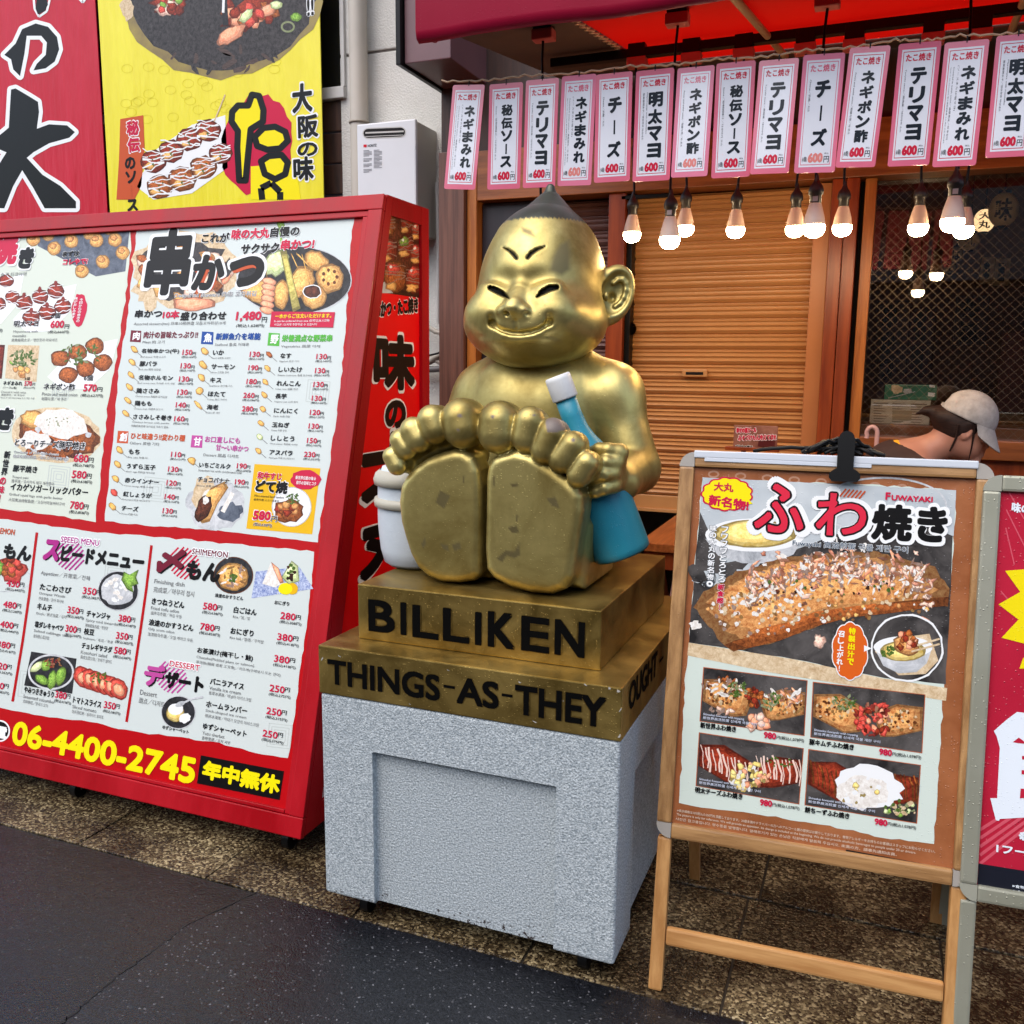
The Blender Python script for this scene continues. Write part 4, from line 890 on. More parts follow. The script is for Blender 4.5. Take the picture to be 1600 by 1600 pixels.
item("キス", 328, 598, 346, 385, 600.5, 407, "180", "198", "Sand borer 白丁鱼 키스", icon=I(315, 590, 7, 5)); item("ほたて", 325, 619.5, 352, 380, 622, 404, "260", "286", "Scallop 扇贝 가리비", icon=I(312, 611, 6, 6)); item("海老", 323, 640, 341, 378, 643, 402, "280", "308", "Prawn 虾 새우", icon=I(310, 633, 9, 3))
for n, x, y, x1, a, b, c, p, tx, sub in (("なす", 438, 560, 455, 494, 561.5, 517, "130", "143", "Eggplant 茄子 가지"), ("しいたけ", 435, 581.5, 472, 492, 583.5, 514, "130", "143", "Shiitake mushroom 香菇 표고버섯"), ("れんこん", 432, 603, 470, 489.5, 605, 512, "130", "143", "Lotus root 莲藕 연근"), ("長芋", 430, 623, 448, 487, 626.5, 509, "130", "143", "Nagaimo yam 山药 참마"), ("にんにく", 428, 645.5, 465, 484, 648.5, 506, "120", "132", "Garlic 大蒜 마늘"), ("玉ねぎ", 425, 667.5, 452, 482, 670, 504, "130", "143", "Onion 洋葱 양파"), ("ししとう", 423, 688.5, 460, 479.5, 692.5, 501, "150", "165", "Green pepper 青辣椒 시시당"), ("アスパラ", 421, 710.5, 457, 475, 714, 499, "230", "253", "Asparagus 芦笋 아스파라거스")):
    item(n, x, y, x1, a, b, c, p, tx, sub, icon=I(x-17, y-6, 6, 4, f_brn if n == "なす" else f_cab if n == "ししとう" else sticks))
for n, x, y, x1, a, b, p, tx, sub in (("もち", 201, 709.5, 218, 267, 714, "110", "121", "Rice cake 年糕 떡"), ("うずら玉子", 198, 732, 243, 262.5, 737, "130", "143", "Quail's eggs 鹌鹑蛋 메추리알"), ("赤ウインナー", 195, 754, 248, 260, 758.5, "120", "132", "Vienna sausage 香肠 소세지"), ("紅しょうが", 192.5, 775.5, 237, 257, 780, "140", "154", "Red pickled 红姜 베니쇼우가"), ("チーズ", 190, 797.5, 216, 254, 802, "130", "143", "Cheese 奶酪 치즈")):
    item(n, x, y, x1, a, b, a+22, p, tx, sub, icon=I(x-14, y-6, 7, 4.5, f_red if "紅" in n else sticks))
item("いちごミルク", 311, 730, 360, 370, 732, 391, "190", "209", "Strawberries with condensed milk", icon=I(300, 720, 7, 6))
# choco banana picture
pr.blob(338, 790, 46, 38, f_gry, 1.8, .08, 24); pr.blob(320, 772, 22, 26, f_tan, 2, .2); pr.blob(360, 800, 20, 14, f_tray, 2, .2); pr.blob(333, 775, 14, 10, f_wht, 2.2, .2); pr.line([(348, 800), (364, 770)], 7, f_wht, 2.3)
pr.Q([(312, 790), (330, 762), (352, 752), (357, 762), (340, 788), (328, 815), (316, 818), (306, 806)], f_fry, 2.6); pr.blob(318, 795, 11, 21, f_cho, 3, .14, 16, .35); pr.blob(322, 782, 5, 6, f_wht, 3.3, .2)
T("チョコバナナ", 309, 753, 358, 9, k_blk, 5, .045, halo=k_wht); price(367, 757, 388, "190", "209", 8.6); T("Banana 香蕉 바나나", 308, 760, 344, 3.4, k_gry, 5, 0)
# icons and headings
def icon(c, x0, y0, x1, y1, m): pr.Q([(x0, y0), (x1, y0+1), (x1-1, y1+1), (x0-2, y1)], m, 2); T(c, x0+2, y1-2.5, x1-3, (y1-y0)*.72, k_wht, 3, .05)
icon("肉", 205, 516, 221, 534, k_mar); icon("魚", 316, 518, 334, 537.5, k_blu); icon("野", 420, 520, 437.5, 540, k_grn); icon("創", 184.5, 673, 201, 692, k_org); icon("甘", 300, 680, 317, 699, k_pnk)
T("肉汁の旨味たっぷり!!", 224, 529, 309, 11, k_mar, 4, .045); T("Meat 肉 고기", 223, 537, 257, 5, k_gry, 4, 0); T("新鮮魚介を堪能", 337, 531.5, 407, 11, k_blu, 4, .05); T("Seafood 鱼类 어패류", 336, 541, 389, 5.2, k_gry, 4, 0)
T("栄養満点な野菜串", 440, 534.5, 519, 11.5, k_grn, 4, .05); T("Vegetables 蔬菜 야채", 439, 544, 500, 5.2, k_gry, 4, 0); T("ひと味違う!!変わり種", 204, 686, 289, 10.5, k_org, 4, .045); T("Others 其他 기타", 203, 694.5, 249, 5.2, k_gry, 4, 0)
T("お口直しにも", 320, 691, 375, 10, k_pnk, 4, .045); T("甘～い串かつ", 337, 704, 388, 10, k_pnk, 4, .045); T("Dessert 甜品 디저트", 318, 713, 373, 5.4, k_gry, 4, 0)
# yellow offer card
pr.Q([(398, 725), (501, 732), (488, 835), (385, 826)], k_gold, 2); pr.blob(456, 792, 31, 31, k_wht, 3, .01, 30); pr.ring(456, 792, 31, 31, 1.4, f_gry, 3.2); pr.blob(450, 798, 23, 18, f_brn, 3.6, .16); pr.scatter(450, 800, 18, 12, 14, 4, 7, [f_sau, f_omel, f_brn], 3.9); pr.scatter(458, 780, 10, 8, 26, 1.5, 3.5, [f_grn], 5, asp=.4)
pr.blob(478, 749, 23, 15, k_crm, 4, .10, 20); T("新世界伝統の味☆", 462, 749, 494, 6, k_wht, 5, .02); T("和牛の旨味とコク", 463, 757, 494, 6, k_wht, 5, .02)
T("和牛すじ", 402, 748.5, 440, 11.5, k_crm, 6, .06, halo=k_wht); T("どて焼", 398.5, 769, 449, 20, k_blk, 6, .07, halo=k_wht, hw=.06); T("Miso-stewed beef tendon", 398, 776, 444, 3.6, k_blk, 6, 0); T("酱煮牛筋 소고기힘줄찜", 397, 782, 436, 3.6, k_blk, 6, 0)
T("580", 395, 812, 423, 15, k_crm, 6, .06, halo=k_wht); T("円", 424, 815, 433, 9, k_blk, 6, .02, halo=k_wht); T("(税込638円)", 396, 822, 425, 6, k_blk, 6, .01, halo=k_wht)
# heading picture: grill and the skewer plate
pr.blob(290, 420, 82, 62, f_tan, 1.6, .1, 30); pr.blob(284, 418, 66, 48, f_drk, 1.9, .2, 24); pr.scatter(284, 425, 72, 48, 34, 9, 17, [f_ora, f_fry, f_brn, f_pnk, f_drk, f_omel], 2.2, sd=11, asp=.55); pr.blob(300, 475, 34, 10, f_ora, 3.1, .2); pr.blob(232, 455, 22, 26, f_tan, 2.4, .3)
pr.ring(460, 438, 90, 54, 1.6, f_gry, 2.6, 40); pr.blob(460, 438, 88.5, 53, f_blk, 2.5, .005, 40); pr.blob(432, 412, 18, 22, f_cab, 3, .2, 16, .4)
pr.blob(402, 454, 26, 20, f_fry, 3.1, .1, 20, .4); pr.blob(440, 460, 12, 24, f_fry, 3.4, .08, 20, .1); pr.blob(472, 440, 20, 26, f_fry, 3.2, .1, 20, .3); pr.blob(494, 408, 20, 15, f_fry, 3.2, .12, 20, .4)
pr.Q([(438, 393), (448, 391), (470, 482), (458, 488)], food("asparagus", (150, 140, 60), (206, 190, 110), 70), 3.6); pr.Q([(430, 344), (433, 333), (440, 334), (446, 356), (436, 358)], f_grn, 3.6); pr.line([(437, 356), (442, 392)], 3, f_grn, 3.6)
for j in range(6): pr.blob(421-j*.8, 440+j*9, 11.5, 6, f_ora, 3.7+j*.05, .06, 16, .25)
pr.line([(413, 402), (418, 436)], 1.3, sticks, 3.5); pr.line([(463, 395), (487, 420)], 1.3, sticks, 3.5); pr.line([(472, 397), (484, 445)], 1.3, sticks, 3.5); pr.line([(455, 396), (466, 420)], 1.3, sticks, 3.5)
pr.blob(516, 435, 22, 23, f_fry, 3.6, .07, 22)
for a in range(7): pr.blob(516+11*math.cos(a*.9), 433+11*math.sin(a*.9), 2.6, 3, f_brn, 4, .1, 8)
pr.blob(491, 464, 20, 19, f_fry, 4.1, .06, 22); pr.blob(488, 456, 15, 11, k_wht, 4.3, .05, 18); pr.blob(488, 456, 13.5, 9.6, f_cho, 4.5, .06, 18)
def brush(c, x0, y0, x1, h, m, L=6, b=.085, hw=.06, drop=None):
    if drop: T(c, x0+3, y0+3, x1+3, h, drop, L-1.5, b+.01)
    T(c, x0, y0, x1, h, m, L, b, halo=k_wht, hw=hw, res=4)
brush("串", 222, 463, 292, 103, k_blk, b=.05, hw=.05); brush("か", 297, 455, 348, 56, k_blk, b=.065, drop=k_org); brush("つ", 354, 450, 410, 48, k_blk, b=.075, drop=k_org)
T("これが", 315, 380, 358, 15, k_blk, 6, .05, halo=k_wht, rise=-.02); T("味の大丸", 361, 375.5, 421, 17, k_crm, 6, .06, halo=k_wht); T("自慢の", 422, 371.5, 468, 16, k_blk, 6, .05, halo=k_wht); T("サクサク", 376, 398, 436, 16, k_blk, 6, .05, halo=k_wht); T("串かつ!", 438, 392, 491, 17, k_crm, 6, .06, halo=k_wht)
T("Deep-fried skewers 炸串 꼬치튀김", 273, 467, 400, 9, k_gry, 6, .005, halo=k_wht)
T("串かつ", 210.5, 497, 253, 12.5, k_blk, 5, .05); T("10本", 254, 498.5, 280, 13, k_crm, 5, .06); T("盛り合わせ", 281.5, 501, 353, 13.5, k_blk, 5, .05); T("Assorted skewers(ten) 炸串10根拼盘 모듬꼬치튀김10개", 209.5, 509.5, 352, 6, k_gry, 5, 0)
T("1,480", 368, 503, 408, 16, k_crm, 5, .055); T("円", 409, 504, 417, 8.5, k_blk, 5, .02); T("(税込1,628円)", 369, 512.5, 413, 6, k_blk, 5, .01)
pr.Q([(425, 487), (524, 488), (521, 512), (422, 511)], k_crm, 5); T("一本からご注文いただけます。", 430, 498, 518, 7, k_yel, 6, .03); T("It can be ordered from one 仅可以从1订购", 429, 504, 515, 4, k_wht, 6, .01); T("이것은 1꼬치에 주문하실 수 있습니다", 429, 509.5, 496, 3.8, k_wht, 6, .01)
# --- left sheet
pr.Q([(45, 358), (204, 346), (196, 424), (150, 432), (60, 385)], f_tray, 1.8)
for x, y in ((75, 366), (105, 360), (133, 349), (170, 356), (112, 377), (140, 364), (151, 376), (180, 375), (192, 395), (85, 388), (161, 409), (128, 424), (52, 374)): pr.blob(x, y, 11, 11, f_fry, 2.2, .06, 16); pr.blob(x-2, y-3, 6, 5, f_omel, 2.5, .15, 10)
pr.line([(160, 364), (200, 347)], 2.5, f_wht, 2.8)
brush("焼", -14, 415, 25, 46, k_crm, b=.07); brush("き", 27, 421, 51, 34, k_blk, b=.08); T("まずは", 98, 402, 124, 9, k_blk, 6, .06, halo=k_wht); T("コレやで!", 98, 415, 137, 10, k_crm, 6, .07, halo=k_wht); T("丸子 타코야끼", 1, 433, 41, 6.5, k_gry, 5, 0); T("まで!", -6, 367, 11, 6, k_blk, 5, .02)
def boat(x, y, rx, ry, top, n=6):
    pr.Q([(x-rx*1.15, y+ry*.5), (x-rx*.2, y-ry*.8), (x+rx*1.35, y-ry*1.25), (x+rx*1.1, y+ry*.1), (x+rx*.3, y+ry*1.05), (x-rx*.6, y+ry*1.1)], k_wht, 2)
    for j in range(n):
        a = x-rx*.7+(j % 3)*rx*.62+(j//3)*rx*.28; b = y-ry*.35+(j//3)*ry*.75-(j % 3)*ry*.28; pr.blob(a, b, rx*.34, rx*.30, f_sau if top != 'g' else f_brn, 2.4+j*.12, .08, 14)
        if top != 'g':
            gg = random.Random(j*5+int(x))
            for k in range(3):
                an = gg.uniform(-.5, .5); q0 = -.3+k*.3; pr.line([(a+rx*.3*t*math.cos(an), b+ry*q0*.8+rx*.3*t*math.sin(an)+gg.uniform(-1.5, 1.5)) for t in (-1, -.5, 0, .5, 1)], gg.uniform(.8, 1.5), k_wht, 3.4)
            if top == 'p': pr.blob(a, b-ry*.35, 3, 5, f_red, 3.7, .2, 8)
    if top == 'g': pr.scatter(x+2, y-ry*.5, rx*.75, ry*.5, 40, 2, 5, [f_grn, f_cab, f_grn], 3.6, asp=.4)
boat(66, 484, 40, 32, 'p'); boat(-8, 470, 34, 34, 'w'); boat(125, 572, 44, 34, 'g')
T("6個", 80, 498, 94, 9, k_blk, 5, .03); T("600", 78.5, 513, 100, 12, k_crm, 5, .05); T("円", 101, 514, 108, 7, k_blk, 5, .02); T("(税込660円)", 75, 522, 108, 5.5, k_blk, 5, .01); T("明太マヨ", 21.5, 511, 60, 10, k_blk, 5, .045, halo=k_wht); T("Mayonnaise with", 21, 521, 59, 4.6, k_gry, 5, 0); T("mentaiko", 20, 527, 41, 4.4, k_gry, 5, 0); T("蛋黄酱明太子／명란젓과 마요네즈", 18, 534, 90, 5, k_gry, 5, 0)
T("円)", -3, 520, 4, 6, k_blk, 5, .02)
pr.blob(124, 484, 12, 26, k_crm, 2.6, .08, 18, .1); pr.V("今日からの焼きの", 128, 466, 504, 5, k_wht, 4, .03); pr.V("味がおしみます", 120, 464, 498, 5, k_wht, 4, .03)
pr.Q([(13, 539), (62, 540), (57, 597), (8, 591)], f_tan, 2); pr.scatter(36, 562, 20, 14, 50, 2, 5, [f_grn, f_cab, f_grn], 2.5, asp=.45); pr.scatter(36, 582, 18, 6, 8, 4, 6, [f_omel, f_fry], 2.4)
pr.Q([(-30, 538), (8, 539), (3, 592), (-30, 588)], f_sau, 2)
T("ネギまみれ", 5, 602, 35, 7, k_blk, 5, .04); T("(ソースor塩)", 5, 608, 26, 4.4, k_blk, 5, .01); T("6個", 39, 594, 47, 5, k_blk, 5, .02); T("570", 38, 603, 50, 7.5, k_crm, 5, .04); T("円", 51, 603, 55, 4.6, k_blk, 5, .01); T("(税込627円)", 37, 608, 55, 4, k_blk, 5, 0); T("Covered in welsh onion", 2, 614, 41, 3.4, k_gry, 5, 0); T("满是葱花／파 투성이", 2, 618.5, 38, 3.4, k_gry, 5, 0); T("Sauce or salt mayonnaise 소스 또는 소금", 1, 623, 54, 3.4, k_gry, 5, 0)
T("ネギポン酢", 68, 609.5, 117, 11, k_blk, 5, .045, halo=k_wht); T("6個", 131, 595, 145, 9, k_blk, 5, .03); T("570", 130, 612, 151, 12, k_crm, 5, .05); T("円", 152, 612, 160, 7, k_blk, 5, .02); T("(税込627円)", 126, 621, 161, 6, k_blk, 5, .01); T("Ponzu and welsh onion", 66, 618, 121, 5, k_gry, 5, 0); T("柑醋与葱／파 폰즈", 65, 625.5, 104, 5.2, k_gry, 5, 0)
pr.blob(88, 680, 70, 44, f_tan, 1.8, .03, 30, .1); pr.blob(92, 682, 62, 36, f_brn, 2.1, .1, 26, .15); pr.scatter(92, 692, 56, 28, 40, 3, 6, [f_cho, f_gry, f_brn], 2.4, sd=21); pr.blob(52, 655, 20, 15, f_fry, 3, .12); pr.blob(96, 662, 42, 22, f_wht, 3.2, .12, 20, .15); pr.blob(54, 688, 24, 14, f_wht, 3.2, .2); pr.scatter(92, 660, 22, 8, 14, 1, 2, [f_cab], 3.6, asp=.6)
brush("き", -6, 672, 19, 36, k_blk, b=.08)
T("とろーりチーズ豚平焼き", 23, 697, 133, 12, k_blk, 6, .045, halo=k_wht, hw=.07); T("Omelette of pork with cheese", 22, 709, 92, 5, k_gry, 6, 0, halo=k_wht); T("煎蛋卷猪肉奶酪／돼지고기오믈렛치즈", 21, 715, 107, 5, k_gry, 6, 0, halo=k_wht)
price(115, 722, 146, "680", "748", 12.5); T("豚平焼き", 20, 737, 58, 11, k_blk, 5, .045); T("Tonpei yaki", 19, 748, 44, 5, k_gry, 5, 0); T("猪平烧／오사카식 돼지 계란말이", 18, 754, 84, 5.6, k_gry, 5, 0); price(112, 747, 143, "580", "638", 12.5)
T("イカゲソガーリックバター", 16, 766, 137, 12, k_blk, 5, .045); T("Grilled squid legs with garlic butter", 14.5, 775, 98, 5, k_gry, 5, 0); T("大蒜黄油烤鱿鱼腿／오징어마늘버터구이", 13.5, 783, 101, 5.4, k_gry, 5, 0); price(109, 795, 138, "780", "858", 12.5)
pr.V("新世界", 13, 704, 744, 10, k_blk, 5, .05); pr.V("の味!", 6, 745, 786, 10, k_crm, 5, .05)
# --- lower sheet
def hatch(x, y, rx, ry, m, n=9):
    for j in range(n):
        t = -1+2*(j+.5)/n; hw = math.sqrt(max(0, 1-t*t)); cx, cy = x+t*rx*.7, y+t*ry*.7; pr.line([(cx-rx*.62*hw, cy+ry*.62*hw), (cx+rx*.62*hw, cy-ry*.62*hw)], 2.6, m, 2.4)
hatch(108, 866, 26, 27, k_mag); hatch(288, 880, 26, 27, k_crm); hatch(268, 1058, 26, 27, k_pnk)
T("ス", 66, 875, 91, 34, k_mag, 4.4, .07); T("ス", 68, 876, 93, 34, k_blk, 4, .07); T("ピードメニュー", 94, 877, 224, 26, k_blk, 4.4, .075); T("SPEED MENU", 95, 847, 155, 9.5, k_mag, 5, .03, halo=k_wht, hw=.12)
T("もん", 4, 873, 48, 25, k_blk, 4, .075); T("EMON", 0, 834, 23, 9.5, k_org, 5, .03); T("〆", 245, 896, 288, 40, k_blk, 4, .07); T("〆", 243, 894, 286, 40, k_mar, 4.4, .07); T("もん", 289, 905, 343, 31, k_blk, 4.4, .075); T("SHIMEMON", 300, 866, 356, 9.5, k_mar, 5, .03, halo=k_wht, hw=.12)
T("デ", 225, 1072, 257, 36, k_blk, 4, .07); T("デ", 223, 1070, 255, 36, k_pnk, 4.4, .07); T("ザート", 256, 1074, 317, 27, k_blk, 4.4, .075); T("DESSERT", 265, 1041, 312, 9.5, k_crm, 5, .03, halo=k_wht, hw=.12)
T("Appetizer／开胃菜／전채", 64, 899, 140, 8.5, k_gry, 5, 0); T("Finishing dish", 241, 913, 288, 8.5, k_gry, 5, 0); T("完成菜／마무리 접시", 240, 925, 303, 9, k_gry, 5, 0); T("Dessert", 219, 1085, 245, 8, k_gry, 5, 0); T("甜点／디저트", 217, 1098, 257, 9, k_gry, 5, 0)
pr.blob(19, 890, 22, 20, f_red, 2.5, .2); pr.scatter(20, 888, 18, 15, 12, 4, 7, [f_red, f_sau, f_brn], 2.8); pr.blob(-2, 886, 8, 14, f_grn, 2.9, .3); pr.ring(6, 905, 45, 20, 1, f_gry, 2)
for y, a, t in ((916, "450", "495"), (949, "480", "528"), (980, "400", "440"), (1011, "380", "418"), (1044, "320", "352"), (1074, "350", "385")): x1 = 38-(y-916)*.155; price(x1-28, y, x1, a, t, 11)
L2 = [("たこわさび", 62, 921.5, 111, 129, 928, 158, "350", "385", "Octopus Wasabi", "芥末章鱼／문어 와사비"), ("キムチ", 58, 952, 81, 105, 958, 130, "350", "385", "Kimchi／韩式泡菜／김치", ""), ("チャンジャ", 135, 963.5, 172, 185, 971, 211, "380", "418", "Spicy cod innards", "辣味鳕鱼内脏／창란젓"), ("塩ダレキャベツ", 54, 980, 99, 102, 987, 126, "300", "330", "Salted cabbage salad", "盐味卷心菜沙拉"), ("枝豆", 131, 991, 147, 181, 998, 207, "350", "385", "Soybeans／毛豆／풋콩", ""), ("チョレギサラダ", 127.5, 1013, 175, 178, 1021, 204, "580", "638", "Kotchori salad", "韩式生菜沙拉／초레기 샐러드"), ("やみつききゅうり", 37.5, 1082, 84, 86, 1090, 110, "380", "418", "Seasoned cucumber", "凉拌黄瓜／맛내기 오이"), ("トマトスライス", 114, 1098, 158, 162, 1106, 187, "350", "385", "Sliced tomato", "切片西红柿／슬라이스 토마토"),
      ("きつねうどん", 237, 944, 288, 317, 952, 347, "580", "638", "Fried tofu udon", "油炸乌冬面／튀김 우동"), ("白ごはん", 365, 957.5, 401, 438, 967, 470, "280", "308", "Rice／饭／밥", ""), ("浪速のかすうどん", 232.5, 977, 302, 312.5, 984, 343, "780", "858", "Oily scum udon", "油渣糕乌冬面／오일 케이크 우동"), ("おにぎり", 360, 990, 396, 433, 1000, 466, "380", "418", "Rice ball／饭团／주먹밥", ""), ("お茶漬け(梅干し・鮭)", 308, 1021, 395, 428, 1034, 461, "380", "418", "Chazuke(Pickled plum or salmon)", "茶泡饭(酸梅 或者 三文鱼)／차즈케(우메보시 또는 연어)"), ("バニラアイス", 328, 1069, 381, 421, 1080, 453, "250", "275", "Vanilla ice cream", "香草冰淇淋／바닐라 아이스크림"), ("ホームランバー", 322, 1104.5, 386, 416, 1115.5, 448, "250", "275", "Stick-shaped ice cream", "棒状冰淇淋／막대기 모양의 아이스크림"), ("ゆずシャーベット", 317, 1139, 385, 410, 1150.5, 442, "250", "275", "Yuzu sherbet", "香橙雪葩／유자 셔벗")]
for n, x, y, x1, a, b, c, p, tx, s1, s2 in L2:
    h = 10.5 if x1-x > 30 or y > 930 else 10; T(n, x, y, x1, h, k_blk, 5, .045); w = c-a; price(a, b, c, p, tx, 11.5)
    T(s1, x-.8, y+8.2, x-.8+len(s1)*(2.9 if ord(s1[-1]) < 999 else 3.3), 5.4, k_gry, 5, 0)
    if s2: T(s2, x-1.6, y+16, x-1.6+len(s2)*4.4*(.8 if x < 180 else 1), 5.8, k_gry, 5, 0)
pr.blob(185, 923, 32, 31, f_blk, 2.4, .01, 30); pr.ring(185, 923, 32, 31, 1.2, f_gry, 2.6); pr.blob(184, 922, 26, 24, f_gry, 2.8, .06, 24); pr.scatter(184, 922, 20, 18, 26, 3, 6, [k_wht, f_wht, f_gry], 3, asp=.6)
pr.Q([(190, 906), (194, 893), (203, 898), (217, 890), (213, 902), (217, 912), (207, 916), (209, 926), (199, 921)], f_grn, 4.6)
pr.Q([(49, 1018), (120, 1029), (113, 1084), (38, 1071)], f_blk, 2); pr.ring(80, 1050, 36, 28, 3, f_gry, 2.4)
for x, y, a, b, r in ((58, 1042, 13, 6, -.6), (66, 1062, 12, 7, .5), (82, 1062, 7, 15, .2), (95, 1056, 8, 15, .3), (72, 1040, 8, 9, 0)): pr.blob(x, y, a, b, f_grn if x != 58 else f_cab, 3, .08, 16, r)
pr.scatter(84, 1036, 14, 7, 20, 2, 4, [f_red, f_ora, f_omel], 3.6, asp=.4)
for j in range(6): pr.blob(130+j*11, 1058+j*3.6, 14, 18, f_red, 2.4+j*.15, .05, 20, -.5); pr.blob(131+j*11, 1060+j*3.6, 8, 12, f_ora, 2.51+j*.15, .12, 14, -.5)
pr.scatter(156, 1060, 14, 9, 18, 1.5, 3.5, [f_grn], 4.4, asp=.5)
pr.blob(365, 899, 31, 29, f_blk, 2.4, .01, 30); pr.ring(365, 899, 31, 29, 1.2, f_brn, 2.6); pr.blob(364, 901, 25, 22, f_fry, 2.8, .05, 24); pr.scatter(364, 902, 20, 16, 24, 3, 8, [f_wht, f_omel, f_pnk, f_fry], 3, asp=.3); pr.scatter(366, 904, 8, 6, 10, 2, 3, [f_grn], 4.2)
pr.Q([(400, 893), (468, 886), (490, 920), (393, 935)], f_blp, 2.2); pr.Q([(410, 912), (424, 878), (436, 888), (444, 910), (430, 918)], f_wht, 3); pr.Q([(424, 878), (436, 888), (444, 910), (438, 912), (428, 890)], f_ora, 3.3); pr.Q([(440, 902), (456, 876), (466, 884), (468, 908), (452, 914)], f_cab, 3.2); pr.scatter(456, 896, 8, 14, 12, 2, 3.5, [f_cho, f_grn], 3.6); pr.blob(446, 920, 11, 9, k_yel, 4, .04); pr.blob(457, 920, 9, 9, k_gold, 3.8, .04)
T("浪速のかすうどん", 336, 933, 380, 6.5, k_blk, 5, .04); T("おにぎり", 429, 944, 452, 6.5, k_blk, 5, .04); T("ゆずシャーベット", 254, 1139, 295, 6.5, k_blk, 5, .04)
pr.blob(279, 1113, 27, 26, f_blk, 2.4, .01, 30); pr.ring(279, 1113, 27, 26, 1.2, f_gry, 2.6); pr.blob(274, 1114, 14, 14, f_yel, 3, .05); pr.blob(275, 1108, 12, 9, k_wht, 3.2, .06); pr.blob(289, 1122, 9, 8, k_wht, 3.4, .15); pr.line([(283, 1100), (300, 1092), (318, 1089)], 3, f_gry, 4); pr.blob(282, 1100, 8, 4, f_gry, 4.1, .05, 12, -.4)
# phone number band
pr.ring(0, 1142, 16, 17, 2.4, k_wht, 2); pr.blob(0, 1142, 13.4, 14.4, k_blk, 2, .01, 24); T("電", -10, 1151, 10, 19, k_wht, 3, .05)
T("06-4400-2745", 17, 1163, 303, 39, k_yel, 3, .05, res=4)
pr.Q([(314, 1180), (444, 1205), (437, 1250), (308, 1224)], k_blk, 2); T("年中無休", 315, 1216, 436, 30, k_yel, 3, .075, res=3)
part(mb, "menu_sheet", sgn)
# --- right side panel
plS2 = Plane((SX1, 0, 0), (0, 1, 0), (0, 0, 1)); M_sred = mat("side_vinyl", S(232, 2, 10), S(238, 4, 14), spec=.25, rough=.38, scale=3, drops=.2)
mb = MB()
def side(y0o, y1o, z0, z1, x0, x1, m):
    yf = lambda z, o: FB[0]+(z-FB[1])/(FT[1]-FB[1])*(FT[0]-FB[0])+o
    mb.hexa([(x0, yf(z0, y0o), z0), (x1, yf(z0, y0o), z0), (x1, BY-y1o, z0), (x0, BY-y1o, z0)], [(x0, yf(z1, y0o), z1), (x1, yf(z1, y0o), z1), (x1, BY-y1o, z1), (x0, BY-y1o, z1)], m)
yf = lambda z, o: FB[0]+(z-FB[1])/(FT[1]-FB[1])*(FT[0]-FB[0])+o
xa, xb = SX1-SI+.0005, SX1
mb.hexa([(xa, yf(.08, .022), .08), (xb, yf(.08, .022), .08), (xb, yf(.08, .10), .08), (xa, yf(.08, .10), .08)], [(xa, yf(2.052, .022), 2.052), (xb, yf(2.052, .022), 2.052), (xb, yf(2.052, .062), 2.052), (xa, yf(2.052, .062), 2.052)], M_redm)
mb.hexa([(xa, BY-.055, .08), (xb, BY-.055, .08), (xb, BY, .08), (xa, BY, .08)], [(xa, BY-.055, 2.052), (xb, BY-.055, 2.052), (xb, BY, 2.052), (xa, BY, 2.052)], M_redm)
for z0, z1, o0, o1 in ((.08, .15, .101, .0997), (1.99, 2.052, .0643, .063)): mb.hexa([(xa, yf(z0, o0), z0), (xb, yf(z0, o0), z0), (xb, BY-.056, z0), (xa, BY-.056, z0)], [(xa, yf(z1, o1), z1), (xb, yf(z1, o1), z1), (xb, BY-.056, z1), (xa, BY-.056, z1)], M_redm)
part(mb, "side_frame", sgn)
plQ = Plane((SX1-.012, 0, 0), (0, 1, 0), (0, 0, 1)); mb = MB(); pr = Print(mb, plQ); T = pr.T
mb.poly([[(SX1-.012, yf(.08, .03), .08), (SX1-.012, BY-.01, .08), (SX1-.012, BY-.01, 2.05), (SX1-.012, yf(2.05, .03), 2.05)]], M_sred)
pr.Q([(598, 327), (657, 340), (658, 466), (590, 456)], f_sau, 1)
pr.Q([(598, 327), (657, 340), (658, 466), (590, 456)], f_cho, 1.2)
for x, y, r in ((607, 352, 17), (636, 350, 17), (652, 362, 15), (606, 392, 22), (634, 386, 20), (652, 398, 18), (648, 436, 24), (617, 432, 27)):
    gg = random.Random(x); green = (x == 634)
    pr.blob(x, y, r*.70, r*.98, f_brn if x % 2 else f_sau, 2+y*.002, .05, 18); pr.blob(x-r*.15, y-r*.4, r*.42, r*.42, f_grn if green else f_red, 2.5+y*.002, .3, 12); pr.blob(x-r*.2, y+r*.55, r*.4, r*.3, f_fry, 2.4+y*.002, .3, 12)
    for j in range(4):
        an = gg.uniform(-.5, .3); pr.line([(x+r*.6*t, y-r*.6+j*r*.28+r*.6*t*math.sin(an)+gg.uniform(-2, 2)) for t in (-1, -.6, -.2, .2, .6, 1)], gg.uniform(1.0, 1.9), f_pnk, 3.6+.05*j)
    pr.blob(x-r*.25, y-r*.55, 2, 2.5, k_wht, 4, .3, 8)
pr.Q([(598, 327), (600, 327), (592, 456), (590, 456)], M_sred, 4); pr.Q([(590, 452), (600, 440), (614, 458), (590, 458)], f_gry, 3)
T("串かつ・たこ焼き", 585, 498, 653, 27, k_blk, 4, .06, halo=k_wht, hw=.05, rise=.12)
def bru(c, x0, y0, x1, h, **k): T(c, x0, y0, x1, h, k_blk, 4, .07, halo=k_wht, hw=.045, res=4, **k)
bru("味", 583, 612, 648, 92); bru("の", 601, 672, 634, 46)
bru("大", 563, 790, 664, 110); bru("丸", 561, 912, 660, 105)
